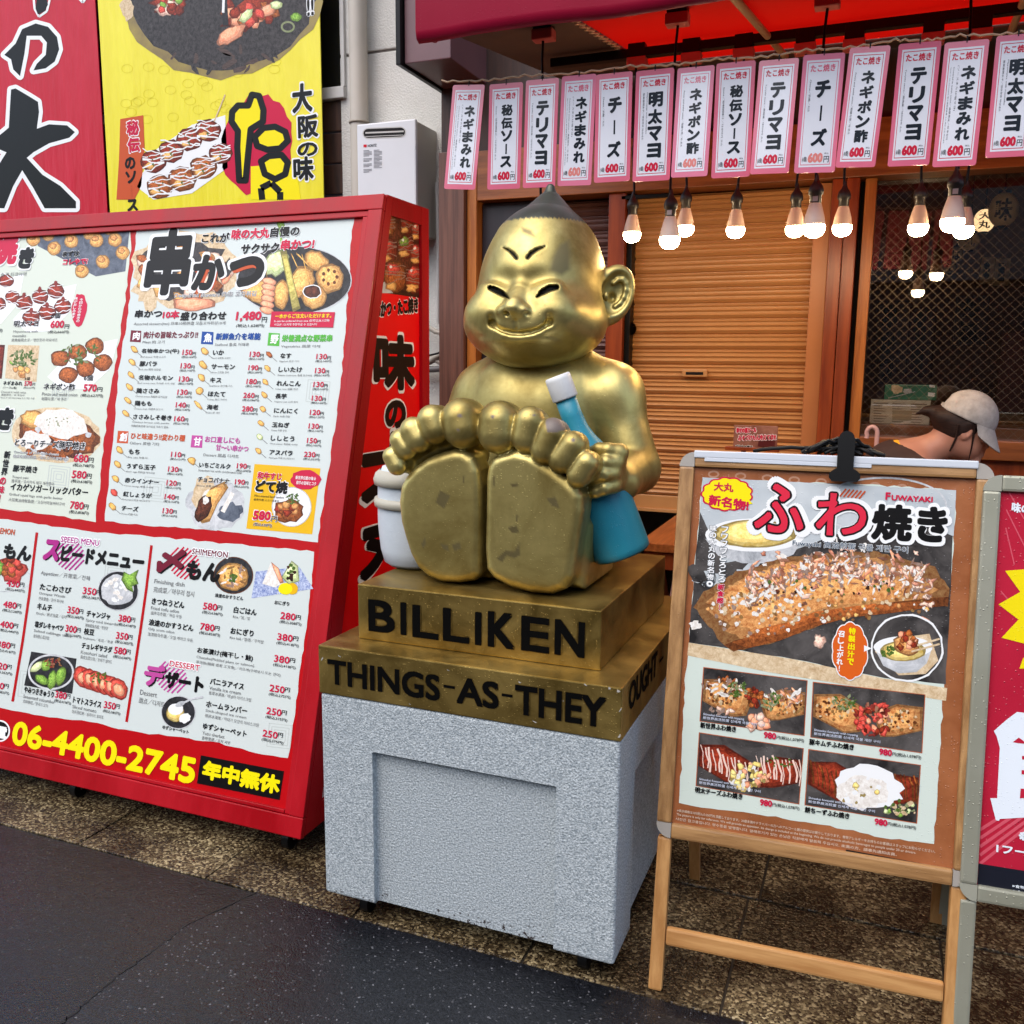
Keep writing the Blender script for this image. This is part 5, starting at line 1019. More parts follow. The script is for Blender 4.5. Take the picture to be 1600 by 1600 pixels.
pr.Q([(502, 1212), (535, 1196), (535, 1276), (492, 1276)], k_wht, 3); pr.blob(506, 1243, 11, 16, k_red, 4, .02, 8); T("電", 499, 1252, 514, 18, k_wht, 5, .04)
part(mb, "side_sheet", sgn)
for x in (-1.62, -2.5, -3.3):
    for y in (2.21, 2.9): caster(sgn, x, y, .03)
# ------------------------------------------------------------------ wall banners (upper left)
def wavy(name, m, x0, x1, z0, z1, Y, parent, amp=.008):
    mb = MB(); nx, nz = 40, 30; vs = []; fs = []
    yy = lambda x, z: Y+amp*math.sin((x-x0)*9+z*1.7)*.6+amp*math.sin((x-x0)*23+z*.6+1)*.35
    return yy
M_bred = mat("banner_red", S(184, 16, 40), S(194, 24, 50), spec=.3, rough=.34, scale=2, bump=.5, bscale=5, bdist=.012, stretch=(5, 5, .8)); M_byel = mat("banner_yellow", S(226, 212, 24), S(234, 222, 40), rough=.3, scale=2, bump=.5, bscale=5, bdist=.012, stretch=(5, 5, .8))
def banner(name, label, m, xl, xr, zb, draw, group):
    t = thing(name, label, "banner", ((xl+xr)/2, 4.1, zb), group); mb = MB()
    mb.box((xl, 4.10, zb), (xr, 4.106, 3.75), m); part(mb, "sheet", t)
    mb = MB(); mb.tube([(xl-.02, 4.105, 3.76), (xr+.02, 4.105, 3.76)], .014, M_metal_g, 10); part(mb, "hanging_rod", t)
    mb = MB(); pr = Print(mb, Plane((0, 4.0995, 0), (1, 0, 0), (0, 0, 1))); draw(pr); part(mb, "print", t)
YBN = 4.0995; xr1, xl2, xr2 = onY(157, 150, YBN)[0], onY(160, 150, YBN)[0]+.006, onY(502, 150, YBN)[0]
zbb = onY(300, 330, YBN)[2]
def halo(pr, loops, L=3, w=6):
    pr.QH(loops[:1], k_wht, L-.8) if False else None
    P = loops[0]; n = len(P)
    for i in range(n): pr.line([P[i], P[(i+1) % n]], w*2, k_wht, L-.8+.02*i); pr.blob(P[i][0], P[i][1], w, w, k_wht, L-.7+.02*i, 0, 12)
    pr.QH(loops, k_ban, L)
    for h in loops[1:]:
        for i in range(len(h)): pr.line([h[i], h[(i+1) % len(h)]], 4, k_wht, L+.5+.02*i)
k_ban = INK(13, 15, 16)
def sc(P, s=.35, ox=0, oy=0): return [(ox+x*s, oy+y*s) for x, y in P]
def d_red(pr):
    halo(pr, [sc([(20, 245), (70, 195), (100, 130), (160, 105), (215, 120), (255, 165), (265, 220), (245, 275), (205, 305), (150, 315), (165, 285), (205, 245), (210, 190), (185, 160), (120, 160), (110, 240), (90, 340), (60, 310), (50, 265)])])
    halo(pr, [sc([(50, 400), (70, 395), (130, 430), (170, 455), (175, 500), (165, 575), (220, 555), (300, 560), (335, 590), (310, 615), (220, 640), (150, 680), (120, 705), (190, 780), (270, 830), (340, 900), (340, 930), (200, 930), (150, 840), (100, 760), (60, 830), (20, 930), (-40, 930), (-20, 760), (30, 680), (-20, 660), (-20, 620), (40, 570)])])
    pr.Q(sc([(165, -20), (205, -20), (215, 20), (200, 50), (170, 65), (160, 40)]), k_ban, 3); pr.line(sc([(150, -20), (155, 40), (175, 75), (210, 50), (222, 0)]), 3.5, k_wht, 2.5); pr.line(sc([(350, -10), (370, 12), (385, -10)]), 3.5, k_wht, 2.5)
banner("banner", "glossy red vinyl wall banner with huge black brush characters above the menu board", M_bred, xr1-1.2, xr1, zbb-.15, d_red, "wall banners")
def d_yel(pr):
    pr.blob(345, -20, 158, 142, mat("print_soft_brown", S(120, 100, 50), S(150, 130, 50), rough=.3, scale=8), 1, .03, 40); pr.blob(347, -26, 148, 136, f_drk, 1.4, .03, 40); pr.scatter(350, 90, 90, 20, 26, 6, 16, [f_drk, food("plank", (62, 48, 44), (96, 80, 74), 16, stretch=(1, 1, 8))], 1.8, sd=5, asp=.3)
    pr.blob(265, 5, 28, 20, f_sau, 2.4, .25); pr.blob(258, 15, 16, 10, f_pnk, 2.8, .3); pr.scatter(270, 8, 24, 14, 12, 4, 8, [f_red, f_pnk, f_sau, f_grn], 3); pr.blob(200, 15, 12, 16, f_tan, 2.4, .3)
    pr.blob(390, 20, 48, 22, f_sau, 2.4, .2, 24, -.7); pr.scatter(390, 18, 46, 20, 26, 5, 11, [f_sau, f_red, f_brn, f_ora], 2.8, sd=14); pr.blob(360, 55, 26, 12, f_ora, 3.4, .25, 18, -.6); pr.blob(385, 25, 14, 7, f_cab, 3.9, .15, 14, -.8); pr.blob(432, 8, 10, 7, f_cab, 3.9, .1)
    pr.line([(350, -10), (353, 40)], 9, f_blk, 4); pr.line([(350, -10), (349, 20)], 4, k_wht, 4.3)
    pr.ring(450, 42, 11, 9, 3, f_cab, 3); pr.blob(463, 27, 9, 7, f_grn, 3.2, .1)
    pr.T("!!", 479, 27, 492, 30, k_wht, 3, .1); pr.T("!!", 480, 26, 491, 27, k_blk, 4, .04)
    for i in range(30): g = random.Random(i); pr.ring(g.uniform(168, 440), g.uniform(95, 190), 9, 7, .7, INK(216, 200, 20), .6, 14)
    pr.Q([(188, 186), (224, 180), (226, 230), (221, 290), (210, 312), (182, 312), (186, 250)], k_org, 2); pr.V("秘伝", 207, 187, 240, 20, k_crm, 4, .06, halo=k_wht, hw=.06); pr.V("のソース", 203, 244, 332, 17, k_blk, 4, .06)
    pr.Q([(214, 292), (238, 238), (300, 195), (352, 180), (356, 262), (300, 302), (240, 312)], k_wht, 2)
    for x, y, r in ((240, 252, 20), (268, 236, 20), (296, 218, 20), (325, 204, 20), (250, 292, 21), (285, 280, 22), (318, 262, 21), (345, 240, 18)):
        pr.blob(x, y, r, r*.9, f_brn if y > 255 else f_sau, 2.4+x*.002, .07, 18)
        gg = random.Random(x); pr.blob(x-r*.3, y+r*.35, r*.4, r*.3, f_fry, 3.2, .3, 12)
        for j in range(6):
            an = gg.uniform(-.7, .4); pr.line([(x+r*.85*t, y-r*.75+j*r*.26+r*.7*t*math.sin(an)+gg.uniform(-2.2, 2.2)) for t in (-1, -.6, -.2, .2, .6, 1)], gg.uniform(1.2, 2.6), k_wht, 3.6+.1*j)
        pr.scatter(x, y, r*.6, r*.5, 6, .8, 1.6, [f_grn], 4.4)
    pr.line([(335, 190), (352, 148)], 2, f_tan, 4)
    pr.blob(402, 226, 55, 78, k_crm, 2, .05, 34, .15); pr.Q([(392, 260), (392, 312), (470, 312), (462, 255)], k_yel, 2.3)
    ky = k_yel
    def loopstroke(P, w, L): pr.line(P+P[:1], w, k_ban, L); [pr.blob(x, y, w/2, w/2, k_ban, L+.3+.02*i, 0, 12) for i, (x, y) in enumerate(P)]
    A = [(363, 175), (372, 165), (388, 165), (394, 148), (405, 150), (412, 172), (411, 190), (392, 202), (388, 240), (384, 282), (374, 282), (371, 230), (372, 205), (362, 190)]
    Bq = [(398, 214), (412, 200), (430, 198), (446, 206), (450, 220), (438, 232), (418, 234), (402, 228)]; Cq = [(408, 252), (420, 244), (440, 242), (450, 254), (446, 272), (430, 280), (414, 272)]
    for P in (A, Bq, Cq): pr.Q(P, ky, 3); loopstroke(P, 10, 3.4)
    pr.line([(410, 312), (408, 294), (424, 286), (438, 300), (438, 312)], 10, k_ban, 3.9)
    for i, (c, x, y, h) in enumerate((("大", 473, 178, 46), ("阪", 482, 217, 36), ("の", 481, 246, 22), ("味", 475, 284, 38))): pr.T(c, x-16, y, x+16, h, k_ban, 4, .05, halo=k_wht, hw=.06, res=3)
banner("banner", "yellow vinyl wall banner with grill photo and octopus ball picture beside the drainpipe", M_byel, xl2, xr2, zbb-.15, d_yel, "wall banners")

# ------------------------------------------------------------------ A-frame boards
M_oak = mat("oak_laminate", S(136, 98, 58), S(178, 136, 88), rough=.42, scale=9, stretch=(6, 6, .35), bump=.1, bscale=30, drops=.35, dscale=170)
M_oakh = mat("oak_laminate_level", S(136, 98, 58), S(178, 136, 88), rough=.42, scale=9, stretch=(.35, 6, 6), bump=.1, bscale=30, drops=.35, dscale=170)
M_oakl = mat("oak_leg", S(168, 118, 66), S(196, 148, 92), rough=.5, scale=9, stretch=(6, 6, .35)); M_oaklh = mat("oak_leg_level", S(168, 118, 66), S(196, 148, 92), rough=.5, scale=9, stretch=(.35, 6, 6))
M_capg = mat("grey_cap", S(158, 152, 144), rough=.4, drops=.3)
def aboard(name, label, FLp, FRp, TLp, TRp, tilt_y, zfoot, poster_z0, mats, cap_m, draw, barv, metal=False):
    """FL/FR: ground points of the front legs; top points on the leaning face"""
    FL, FR, TL, TR = [np.array(p, float) for p in (FLp, FRp, TLp, TRp)]
    c = (FL+FR)/2; t = thing(name, label, "sandwich board", (c[0], c[1]+.25, 0), "pavement sandwich boards")
    U = (FR-FL)/np.linalg.norm(FR-FL); V = (TL-FL)/np.linalg.norm(TL-FL); pl = Plane(FL, U, V); Wd = np.linalg.norm(FR-FL); Hh = np.linalg.norm(TL-FL)
    mv, mh, ml, mlh = mats
    def bar(mb, u0, v0, u1, v1, d0, d1, m, bev=.003):
        q_ = [(u0, v0), (u1, v0), (u1, v1), (u0, v1)]; P = lambda u, v, d: pl.O+pl.U*u+pl.V*v+pl.N*d
        mb.hexa([P(u, v, d0) for u, v in q_], [P(u, v, d1) for u, v in q_], m, bev)
    fw = .036; fd = .024; z0 = poster_z0; cr = .036
    def one(u0, v0, u1, v1, m, nm, par=t, d0=-.012, d1=fd-.012): mb = MB(); bar(mb, u0, v0, u1, v1, d0, d1, m, .006); return part(mb, nm, par)
    one(0, z0+cr, fw, Hh-cr, mv, "side_rail"); one(Wd-fw, z0+cr, Wd, Hh-cr, mv, "side_rail"); one(cr, Hh-fw, Wd-cr, Hh, mh, "top_rail"); one(cr, z0, Wd-cr, z0+fw, mh, "bottom_rail")
    for a, b, sa, sb in ((cr, Hh-cr, -1, 1), (Wd-cr, Hh-cr, 1, 1), (cr, z0+cr, -1, -1), (Wd-cr, z0+cr, 1, -1)):
        mb = MB(); arc = [(a+sa*cr*math.cos(k*math.pi/16), b+sb*cr*math.sin(k*math.pi/16)) for k in range(9)]
        ring = [(a, b)]+arc; n = len(ring); d0, d1 = -.011, fd-.013
        P = [pl.O+pl.U*u+pl.V*v+pl.N*d for d in (d0, d1) for u, v in ring]
        mb.add(P, [list(range(n)), [n+k for k in range(n)][::-1]]+[(k, (k+1) % n, n+(k+1) % n, n+k) for k in range(n)], cap_m); part(mb, "corner_cap", t)
    one(.004, 0, .038, z0-.001, ml, "leg", d0=-.02, d1=.006); one(Wd-.038, 0, Wd-.004, z0-.001, ml, "leg", d0=-.02, d1=.006)
    if barv: one(.039, barv, Wd-.039, barv+.042, mlh, "cross_bar", d0=-.016, d1=.004)
    mb = MB(); bar(mb, fw-.006, z0+fw-.006, Wd-fw+.006, Hh-fw+.006, -.011, -.001, M_capg, 0); part(mb, "back_plate", t)
    # rear frame
    Vr = np.array((TL[0]-FL[0], (FL[1]+.53)-(TL[1]+.03), -TL[2])); top = [TL+np.array((0, .035, -.03)), TR+np.array((0, .035, -.03))]
    bot = [FL+np.array((.0, .53, 0)), FR+np.array((0, .53, 0))]
    for p, q_, s_ in ((top[0], bot[0], 1), (top[1], bot[1], -1)):
        mb = MB(); mb.beam(p+U*.02*s_, q_+U*.02*s_, .03, .02, ml, up=(0, 1, .3), bev=.002); part(mb, "rear_leg", t)
    k = .62 if not metal else .9
    for kk in ((.02, .62) if not metal else (.02, .80)):
        mb = MB(); mb.beam(top[0]*(1-kk)+bot[0]*kk+U*.036, top[1]*(1-kk)+bot[1]*kk-U*.036, .035, .016, mlh, up=(0, .2, 1), bev=.002); part(mb, "rear_bar", t)
    pp = Plane(FL+pl.N*0, U, V); mb = MB(); pr = Print(mb, pp); draw(pr, pp, (fw-.002, z0+fw-.002, Wd-fw+.002, Hh-fw+.002)); part(mb, "poster", t)
    return t, pl, Wd, Hh
k_brd = mat("poster_brown", S(140, 82, 48), S(166, 104, 66), rough=.22, scale=7, drops=.5, dscale=170, bump=.35, bscale=14, bdist=.006); k_mint = INK(206, 218, 208, .25, .4); k_pgrey = mat("print_greymist", S(168, 178, 184), S(206, 212, 214), rough=.22, scale=4, drops=.4, dscale=170)
f_drk2 = mat("print_hotplate", S(40, 38, 38), S(92, 88, 86), rough=.22, scale=12, drops=.4, dscale=170, wrp=.5)
def d_fuwa(pr, pp, r):
    T, V = pr.T, pr.V
    pr.mb.poly([[pp.P(r[0], r[1], 0), pp.P(r[2], r[1], 0), pp.P(r[2], r[3], 0), pp.P(r[0], r[3], 0)]], k_brd)
    for i in range(9): pr.ring(1115+i*42, 741+i*3, 9, 6, 3, INK(176, 130, 104), .5, 14)
    pr.rough([(1098, 746), (1200, 752), (1350, 757), (1494, 766), (1490, 850), (1482, 960), (1474, 1080), (1470, 1160), (1464, 1240), (1459, 1320), (1380, 1308), (1260, 1284), (1150, 1268), (1062, 1255), (1066, 1160), (1072, 1040), (1080, 960), (1090, 830)], k_mint, 1, 12, 1.6, 9)
    pr.rough([(1098, 748), (1300, 756), (1492, 768), (1484, 940), (1477, 1068), (1380, 1060), (1240, 1030), (1120, 1010), (1076, 1004), (1082, 930), (1092, 820)], f_drk2, 1.4, 20, 1, 3)
    pr.Q([(1098, 746), (1494, 766), (1490, 838), (1400, 800), (1240, 860), (1130, 880), (1094, 800)], k_pgrey, 1.7); pr.ring(1380, 790, 100, 45, 3, f_gry, 1.9); pr.scatter(1150, 900, 60, 40, 14, 8, 22, [f_drk2, k_pgrey], 1.6, sd=2, asp=.7); pr.Q([(1076, 1004), (1240, 1030), (1380, 1060), (1480, 1075), (1478, 1095), (1200, 1050), (1074, 1024)], f_tan, 1.75)
    pr.Q([(1102, 842), (1258, 836), (1240, 866), (1210, 880), (1160, 880), (1122, 868)], f_gry, 2.2); pr.blob(1180, 836, 78, 26, k_wht, 2.4, .01, 34); pr.blob(1180, 834, 66, 22, f_yel, 2.6, .02, 34)
    pr.blob(1160, 780, 1, 1, k_wht, 2)
    # omelette roll and bonito flakes
    pr.rough([(1084, 949), (1100, 925), (1150, 894), (1235, 868), (1365, 862), (1459, 885), (1483, 920), (1481, 946), (1400, 956), (1332, 963), (1270, 980), (1215, 1002), (1147, 1017), (1131, 1008)], f_omel, 2.8, 7, 1.8, 3)
    pr.Q([(1131, 1008), (1147, 1017), (1215, 1002), (1270, 980), (1332, 963), (1400, 956), (1481, 946), (1483, 932), (1400, 940), (1300, 955), (1220, 985), (1150, 1000)], f_brn, 3)
    pr.scatter(1280, 945, 180, 26, 160, 1.5, 4, [f_tan, f_fry, f_omel, f_wht], 3.2, sd=33); pr.scatter(1180, 960, 70, 36, 60, 1.5, 4, [f_tan, f_pnk, f_wht], 3.3, sd=41)
    for i in range(420):
        g = random.Random(i*7+1); t = g.random(); x = 1165+t*290; yb = 918-math.sin(t*3.1)*26-t*6; y = yb+g.gauss(0, 15); a = g.random()*3.14; w, l = g.uniform(1.2, 3.6), g.uniform(3, 9)
        pr.blob(x, y, l, w, [f_pnk, f_wht, f_pnk, f_ora, food("dry", (158, 88, 66), (206, 150, 124), 80)][i % 5], 3.6+(i % 17)*.08, .5, 11, a, sd=i)
    pr.scatter(1300, 915, 130, 14, 24, 1.5, 3.5, [f_grn, f_cho], 5.2, sd=8); pr.scatter(1420, 985, 40, 20, 14, 5, 11, [f_pnk, f_ora, f_wht], 2.6, sd=3, asp=.6); pr.blob(1280, 1003, 9, 12, f_pnk, 2.6, .3); pr.blob(1086, 977, 9, 7, f_wht, 2.6, .3)
    # burst bubble and titles
    P = []
    for k in range(60): a = 6.2832*k/60; q_ = 1+.10*abs(math.sin(a*6.5)); P.append((1136+38*q_*math.cos(a), 772+25*q_*math.sin(a)))
    pr.Q(P, k_crm, 4); pr.Q([(1136+(x-1136)*.93, 772+(y-772)*.91) for x, y in P], k_yel, 4.4); pr.Q([(1166, 776), (1176, 787), (1160, 790)], k_yel, 4.3)
    T("大丸", 1115, 767, 1146, 14, k_crm, 5, .05, rise=-.03); T("新名物!", 1107, 789, 1170, 17, k_crm, 5, .06, rise=-.1)
    def big(c, x0, y0, x1, h, m):
        T(c, x0, y0, x1, h, k_blk, 6, .058, halo=k_wht, hw=.085, res=4); (T(c, x0+3, y0-2.5, x1-3, h-5, m, 7, .026, res=4) if m is not k_blk else None)
    big("ふ", 1174, 833, 1258, 82, k_ros); big("わ", 1270, 838, 1355, 72, k_ros); big("焼", 1360, 843, 1424, 57, k_blk); big("き", 1431, 846, 1479, 56, k_blk)
    for j in range(6): pr.line([(1312+j*6, 776+j*.6), (1322+j*6, 764+j*.7)], 2.6, k_org, 6)
    T("F", 1383, 781, 1391, 12, k_crm, 6, .05); T("UWAYAKI", 1392.5, 782, 1457, 9, k_crm, 6, .05); T("Fuwayaki 高汤煎蛋 국물 계란 구이", 1238, 854, 1418, 11.5, INK(66, 86, 104), 6, .02, halo=k_wht)
    V("フワフワとろとろ", 1133, 822, 911, 11, k_wht, 6, .04, halo=INK(74, 84, 92), hw=.05); V("新食感!", 1127, 912, 954, 11, k_crm, 6, .05, halo=k_wht); V("味の大丸の新名物。", 1115, 820, 918, 11, k_wht, 6, .04, halo=INK(74, 84, 92), hw=.05)
    P = []
    for k in range(50): a = 6.2832*k/50; q_ = 1+.07*abs(math.sin(a*5)); P.append((1328+26*q_*math.cos(a), 1017+42*q_*math.sin(a)))
    pr.Q([(1328+(x-1328)*1.06, 1017+(y-1017)*1.04) for x, y in P], k_wht, 5.6); pr.Q(P, k_orr, 6); pr.Q([(1350, 1008), (1362, 1013), (1350, 1018)], k_wht, 6.1)
    V("特製出汁で", 1332, 980, 1040, 11, k_yel, 7, .05); V("召し上がれ!", 1315, 985, 1050, 10, k_wht, 7, .05)
    pr.blob(1417, 1012, 57, 53, k_wht, 4, .02, 40); pr.blob(1417, 1012, 54, 50, f_drk2, 4.4, .01, 40); pr.Q([(1367, 1018), (1404, 1055), (1446, 1053), (1466, 1032), (1452, 990), (1380, 1000)], f_tan, 4.6); pr.Q([(1366, 1012), (1457, 1010), (1448, 1036), (1432, 1050), (1404, 1052), (1380, 1040)], f_gry, 4.8); pr.blob(1411, 1011, 46, 17, k_wht, 5, .01, 30); pr.blob(1411, 1017, 36, 16, f_yel, 5.2, .02, 30); pr.scatter(1386, 1018, 12, 9, 20, 1.5, 3, [f_grn], 5.5, sd=4); pr.blob(1416, 1006, 20, 19, f_omel, 5.6, .15); pr.scatter(1416, 1000, 16, 14, 16, 3, 6, [f_sau, f_ora, f_brn], 5.9, sd=6)
    pr.line([(1420, 1012), (1468, 998)], 3, f_tan, 6.2); pr.line([(1424, 1018), (1468, 1006)], 3, f_tan, 6.2)
    # four pictures
    def pic(Q_, kind):
        (xa, ya), (xb, yb), (xc, yc), (xd, yd) = Q_; pr.Q(Q_, INK(176, 90, 52), 2); cx, cy = (xa+xc)/2, (ya+yc)/2
        ins = [(x+(cx-x)*.015, y+(cy-y)*.025) for x, y in Q_]; pr.Q(ins, f_drk2, 2.4)
        f = lambda s, t: (xa+(xb-xa)*s+(xd-xa)*t+((xc-xd)-(xb-xa))*s*t, ya+(yb-ya)*s+(yd-ya)*t+((yc-yd)-(yb-ya))*s*t)
        g = random.Random(hash(kind) % 97 if False else len(kind))
        lm = [f(.015, .22), f(.25, .16), f(.5, .38), f(.44, .78), f(.30, .84), f(.015, .62)]; rm = [f(.985, .22), f(.75, .22), f(.55, .42), f(.62, .82), f(.75, .78), f(.985, .62)]
        base = f_omel if kind in ("a", "bb") else f_sau
        pr.Q(lm, base, 2.8); pr.Q(rm, base, 2.8)
        sx, sy = f(.2, .45); ex, ey = f(.8, .5)
        if base is f_omel:
            for X, Yv in ((sx, sy), (ex, ey)): pr.scatter(X, Yv, 30, 18, 60, 1.2, 3, [f_tan, f_fry, f_brn], 3, sd=len(kind)+int(X))
        if kind == "a":
            pr.scatter(sx, sy-12, 32, 14, 50, 2, 7, [f_pnk, f_wht, f_brn], 3.4, sd=1, asp=.4); pr.scatter(ex, ey-14, 30, 14, 50, 2, 7, [f_pnk, f_ora, f_wht], 3.4, sd=2, asp=.4)
            pr.scatter(*f(.34, .33), 16, 12, 40, 1.5, 4, [f_grn, f_cab], 4.4, sd=3, asp=.5); pr.scatter(*f(.66, .45), 16, 14, 40, 1.5, 4, [f_grn, f_cab], 4.4, sd=4, asp=.5); pr.scatter(*f(.5, .42), 14, 14, 20, 3, 6, [f_brn, f_sau], 4.2, sd=5); pr.scatter(*f(.55, .86), 18, 10, 14, 4, 8, [f_ora, f_pnk], 4, sd=6); pr.scatter(*f(.2, .75), 22, 6, 10, 3, 7, [f_pnk], 3.5, sd=9, asp=.5)
        if kind == "bb":
            pr.scatter(*f(.29, .3), 20, 12, 50, 1.5, 4, [f_grn, f_cab], 4.4, sd=13, asp=.5); pr.scatter(*f(.55, .52), 30, 26, 70, 3, 8, [f_red, f_red, f_ora, f_sau], 4.2, sd=15, asp=.6)
        if kind in ("ccc", "dddd"):
            k = k_mp if kind == "ccc" else f_brn
            for s0, s1 in ((.03, .46), (.56, .97)):
                for j in range(13):
                    s_ = s0+(s1-s0)*j/12; tb = .2+.12*abs(s_-.5)*0+(.10 if s0 < .4 else .02)*(j/12 if s0 < .4 else 1-j/12)*2; jt = random.Random(j*3+len(kind)).uniform; a_, b_ = f(s_+jt(-.012, .012), tb+jt(-.02, .06)), f(min(.985, s_+.04+jt(-.02, .02)), tb+.45+jt(-.06, .03)); pr.line([a_, ((a_[0]*2+b_[0])/3+jt(0, 4), (a_[1]*2+b_[1])/3), ((a_[0]+2*b_[0])/3+jt(0, 4), (a_[1]+2*b_[1])/3), b_], jt(1.2, 3.2), k, 3.2+.02*j)
            if kind == "ccc": pr.scatter(*f(.52, .66), 30, 22, 60, 3, 8, [f_yel, f_wht, f_ora, f_yel], 4.2, sd=17, asp=.7); pr.scatter(*f(.8, .3), 24, 8, 20, 1, 2, [f_grn], 4, sd=18)
            else: pr.blob(*f(.55, .50), 54, 32, k_wht, 4, .1, 26, .2); pr.blob(*f(.5, .62), 40, 26, f_wht, 4.2, .12, 24); pr.scatter(*f(.5, .6), 36, 22, 26, 2, 6, [f_wht, f_yel, k_wht], 4.4, sd=19); pr.scatter(*f(.85, .78), 26, 12, 40, 1.5, 4, [f_cab, f_tan, f_grn], 4.4, sd=20)
        for j in range(2): a_ = f(.03, .84+.06*j); b_ = f(.42+.2*j, .84+.06*j); T(["Shinsekai fuwayaki with topping", "新世界高汤煎蛋 신세계 국물 계란 구이"][j], a_[0], a_[1]+4, b_[0], 4.5, INK(206, 214, 232), 5, .01)
    pic([(1099, 1042), (1262, 1063), (1257, 1150), (1093, 1127)], "a"); pic([(1270, 1065), (1446, 1085), (1441, 1177), (1266, 1152)], "bb"); pic([(1092, 1144), (1256, 1169), (1249, 1257), (1087, 1228)], "ccc"); pic([(1263, 1170), (1439, 1195), (1433, 1287), (1257, 1258)], "dddd")
    for n, x, y, x1, px0, py, px1 in (("新世界ふわ焼き", 1094, 1137, 1150, 1193, 1153, 1256), ("豚キムチふわ焼き", 1264, 1163, 1334, 1373, 1179, 1439), ("明太チーズふわ焼き", 1086, 1238, 1160, 1187, 1258, 1249), ("餅ちーずふわ焼き", 1257, 1269, 1327, 1366, 1288, 1431)):
        T(n, x, y, x1, 9.5, k_blk, 6, .05); w = px1-px0; T("980", px0, py, px0+w*.31, 10.5, k_crm, 6, .05); T("円(税込1,078円)", px0+w*.32, py+2, px1, 6.5, k_blk, 6, .02)
    for j, s_ in enumerate(("※表示価格は10%税込み500円を頂戴しております。20歳未満やドライバーの方へのアルコール類の提供はお断りしております。食物アレルギーをお持ちのお客様はスタッフにお知らせください。", "The picture is only for reference. We will provide an appetizer. Its charge is included at the beginning. We do not provide alcoholic beverages to people under 20 or drivers.", "사진은 참고용입니다. 영수증을 발행합니다. 알레르기가 있는 손님은 직원에게 말씀해 주십시오. 未満の方、請事先通知店員。")): T(s_, 1058-j*1.2, 1268+j*6.5, 1461-j*30, 4.6, INK(214, 196, 176), 4, .005)
    pr.Q([(1322, 1327), (1468, 1354), (1467, 1362), (1320, 1335)], INK(30, 26, 26), 4); T("20歳未満飲酒防止のため、当店では年令確認を実施しております。", 1326, 1335, 1464, 4.5, k_wht, 5, .01)
k_ros = INK(214, 40, 66); k_orr = INK(214, 96, 30); k_mp = INK(236, 206, 190)
aFL, aFR = onZ(1010, 1543, 0), onZ(1499, 1652, 0); Yt = 2.235
aTL = onY(1066, 706, Yt); aTR = onY(1540, 727, Yt+.04)
zF = np.linalg.norm(onZ(1010, 1543, 0)-np.array(aFL))
Hb = np.linalg.norm(np.array(aTL)-np.array(aFL))
# height of the panel's lower edge along the leaning face
_pl = Plane(aFL, np.array(aFR)-np.array(aFL), np.array(aTL)-np.array(aFL)); v_low = _pl.uv(1032, 1305)[1]; v_bar = _pl.uv(1040, 1476)[1]
ab, apl, aW, aH = aboard("sandwich_board", "wood framed pavement board with a grilled omelette roll poster beside the pedestal", aFL, aFR, aTL, aTR, 0, 0, v_low, (M_oak, M_oakh, M_oakl, M_oaklh), M_capg, d_fuwa, v_bar)
# vinyl cover lip along the top
mb = MB(); P = lambda u, v, d: apl.O+apl.U*u+apl.V*v+apl.N*d
q_ = [(.034, aH-.014), (aW-.034, aH-.014), (aW-.034, aH+.004), (.034, aH+.004)]
mb.hexa([P(u, v, -.013) for u, v in q_], [P(u, v, .0155) for u, v in q_], mat("clear_vinyl_lip", S(198, 204, 212), rough=.2), .003)
q_ = [(.06, aH-.022), (.44, aH-.022), (.44, aH-.013), (.06, aH-.013)]
mb.hexa([P(u, v, .0125) for u, v in q_], [P(u, v, .0150) for u, v in q_], mat("clear_vinyl_lip", S(198, 204, 212), rough=.2), .001); part(mb, "cover_lip", ab)
# big black clip and lamp flex on top
u_c = apl.uv(1318, 760)[0]; cl = thing("clip", "large black bulldog clip gripping the top of the wood framed board", "clip", tuple(P(u_c, aH, .02)))
mb = MB(); v0 = apl.uv(1318, 752)[1]; v1 = apl.uv(1318, 675)[1]; g = []
hw = .018
def cprism(pts, d0, d1, m): n = len(pts); mb.add([P(u_c+a, b, d) for d in (d0, d1) for a, b in pts], [list(range(n))[::-1], [n+k for k in range(n)]]+[(k, (k+1) % n, n+(k+1) % n, n+k) for k in range(n)], m)
body = [(-.034, v0+.006), (-.028, v0-.002), (.028, v0-.002), (.034, v0+.006), (.034, v0+.016), (.026, v0+.024), (hw, v0+.028), (hw+.001, v1-.02)]+[(.017*math.cos(a), v1-.017+.017*math.sin(a)) for a in np.linspace(.1, 3.04, 9)]+[(-hw-.001, v1-.02), (-hw, v0+.028), (-.026, v0+.024), (-.034, v0+.016)]
cprism(body, .018, .026, M_black); part(mb, "front_jaw", cl); mb = MB(); cprism([(-a*.9, b+.002) for a, b in body[::-1]], -.03, -.022, M_black); mb.tube([P(u_c-.02, v0+.055, -.002), P(u_c+.02, v0+.055, -.002)], .006, M_metal_d, 8); part(mb, "rear_jaw", cl)
cb = MB()
for i in range(9):
    g = random.Random(i); a = g.uniform(-.11, -.03) if i else -.21; b = g.uniform(.03, .09) if i else .03; h = g.uniform(.015, .045) if i else .014
    pts = [P(u_c+a+(b-a)*t, aH+.008+h*math.sin(t*3.14)*(1-.3*g.random())+.004, -.02-.02*g.random()+.01*math.sin(t*5+i)) for t in np.linspace(0, 1, 12)]; cb.tube(pts, .0048, M_black, 8)
tag(cb.build("power_cord", None, base=tuple(P(u_c, aH, -.02))), "black coiled lamp flex bundled behind the bulldog clip", "cord")
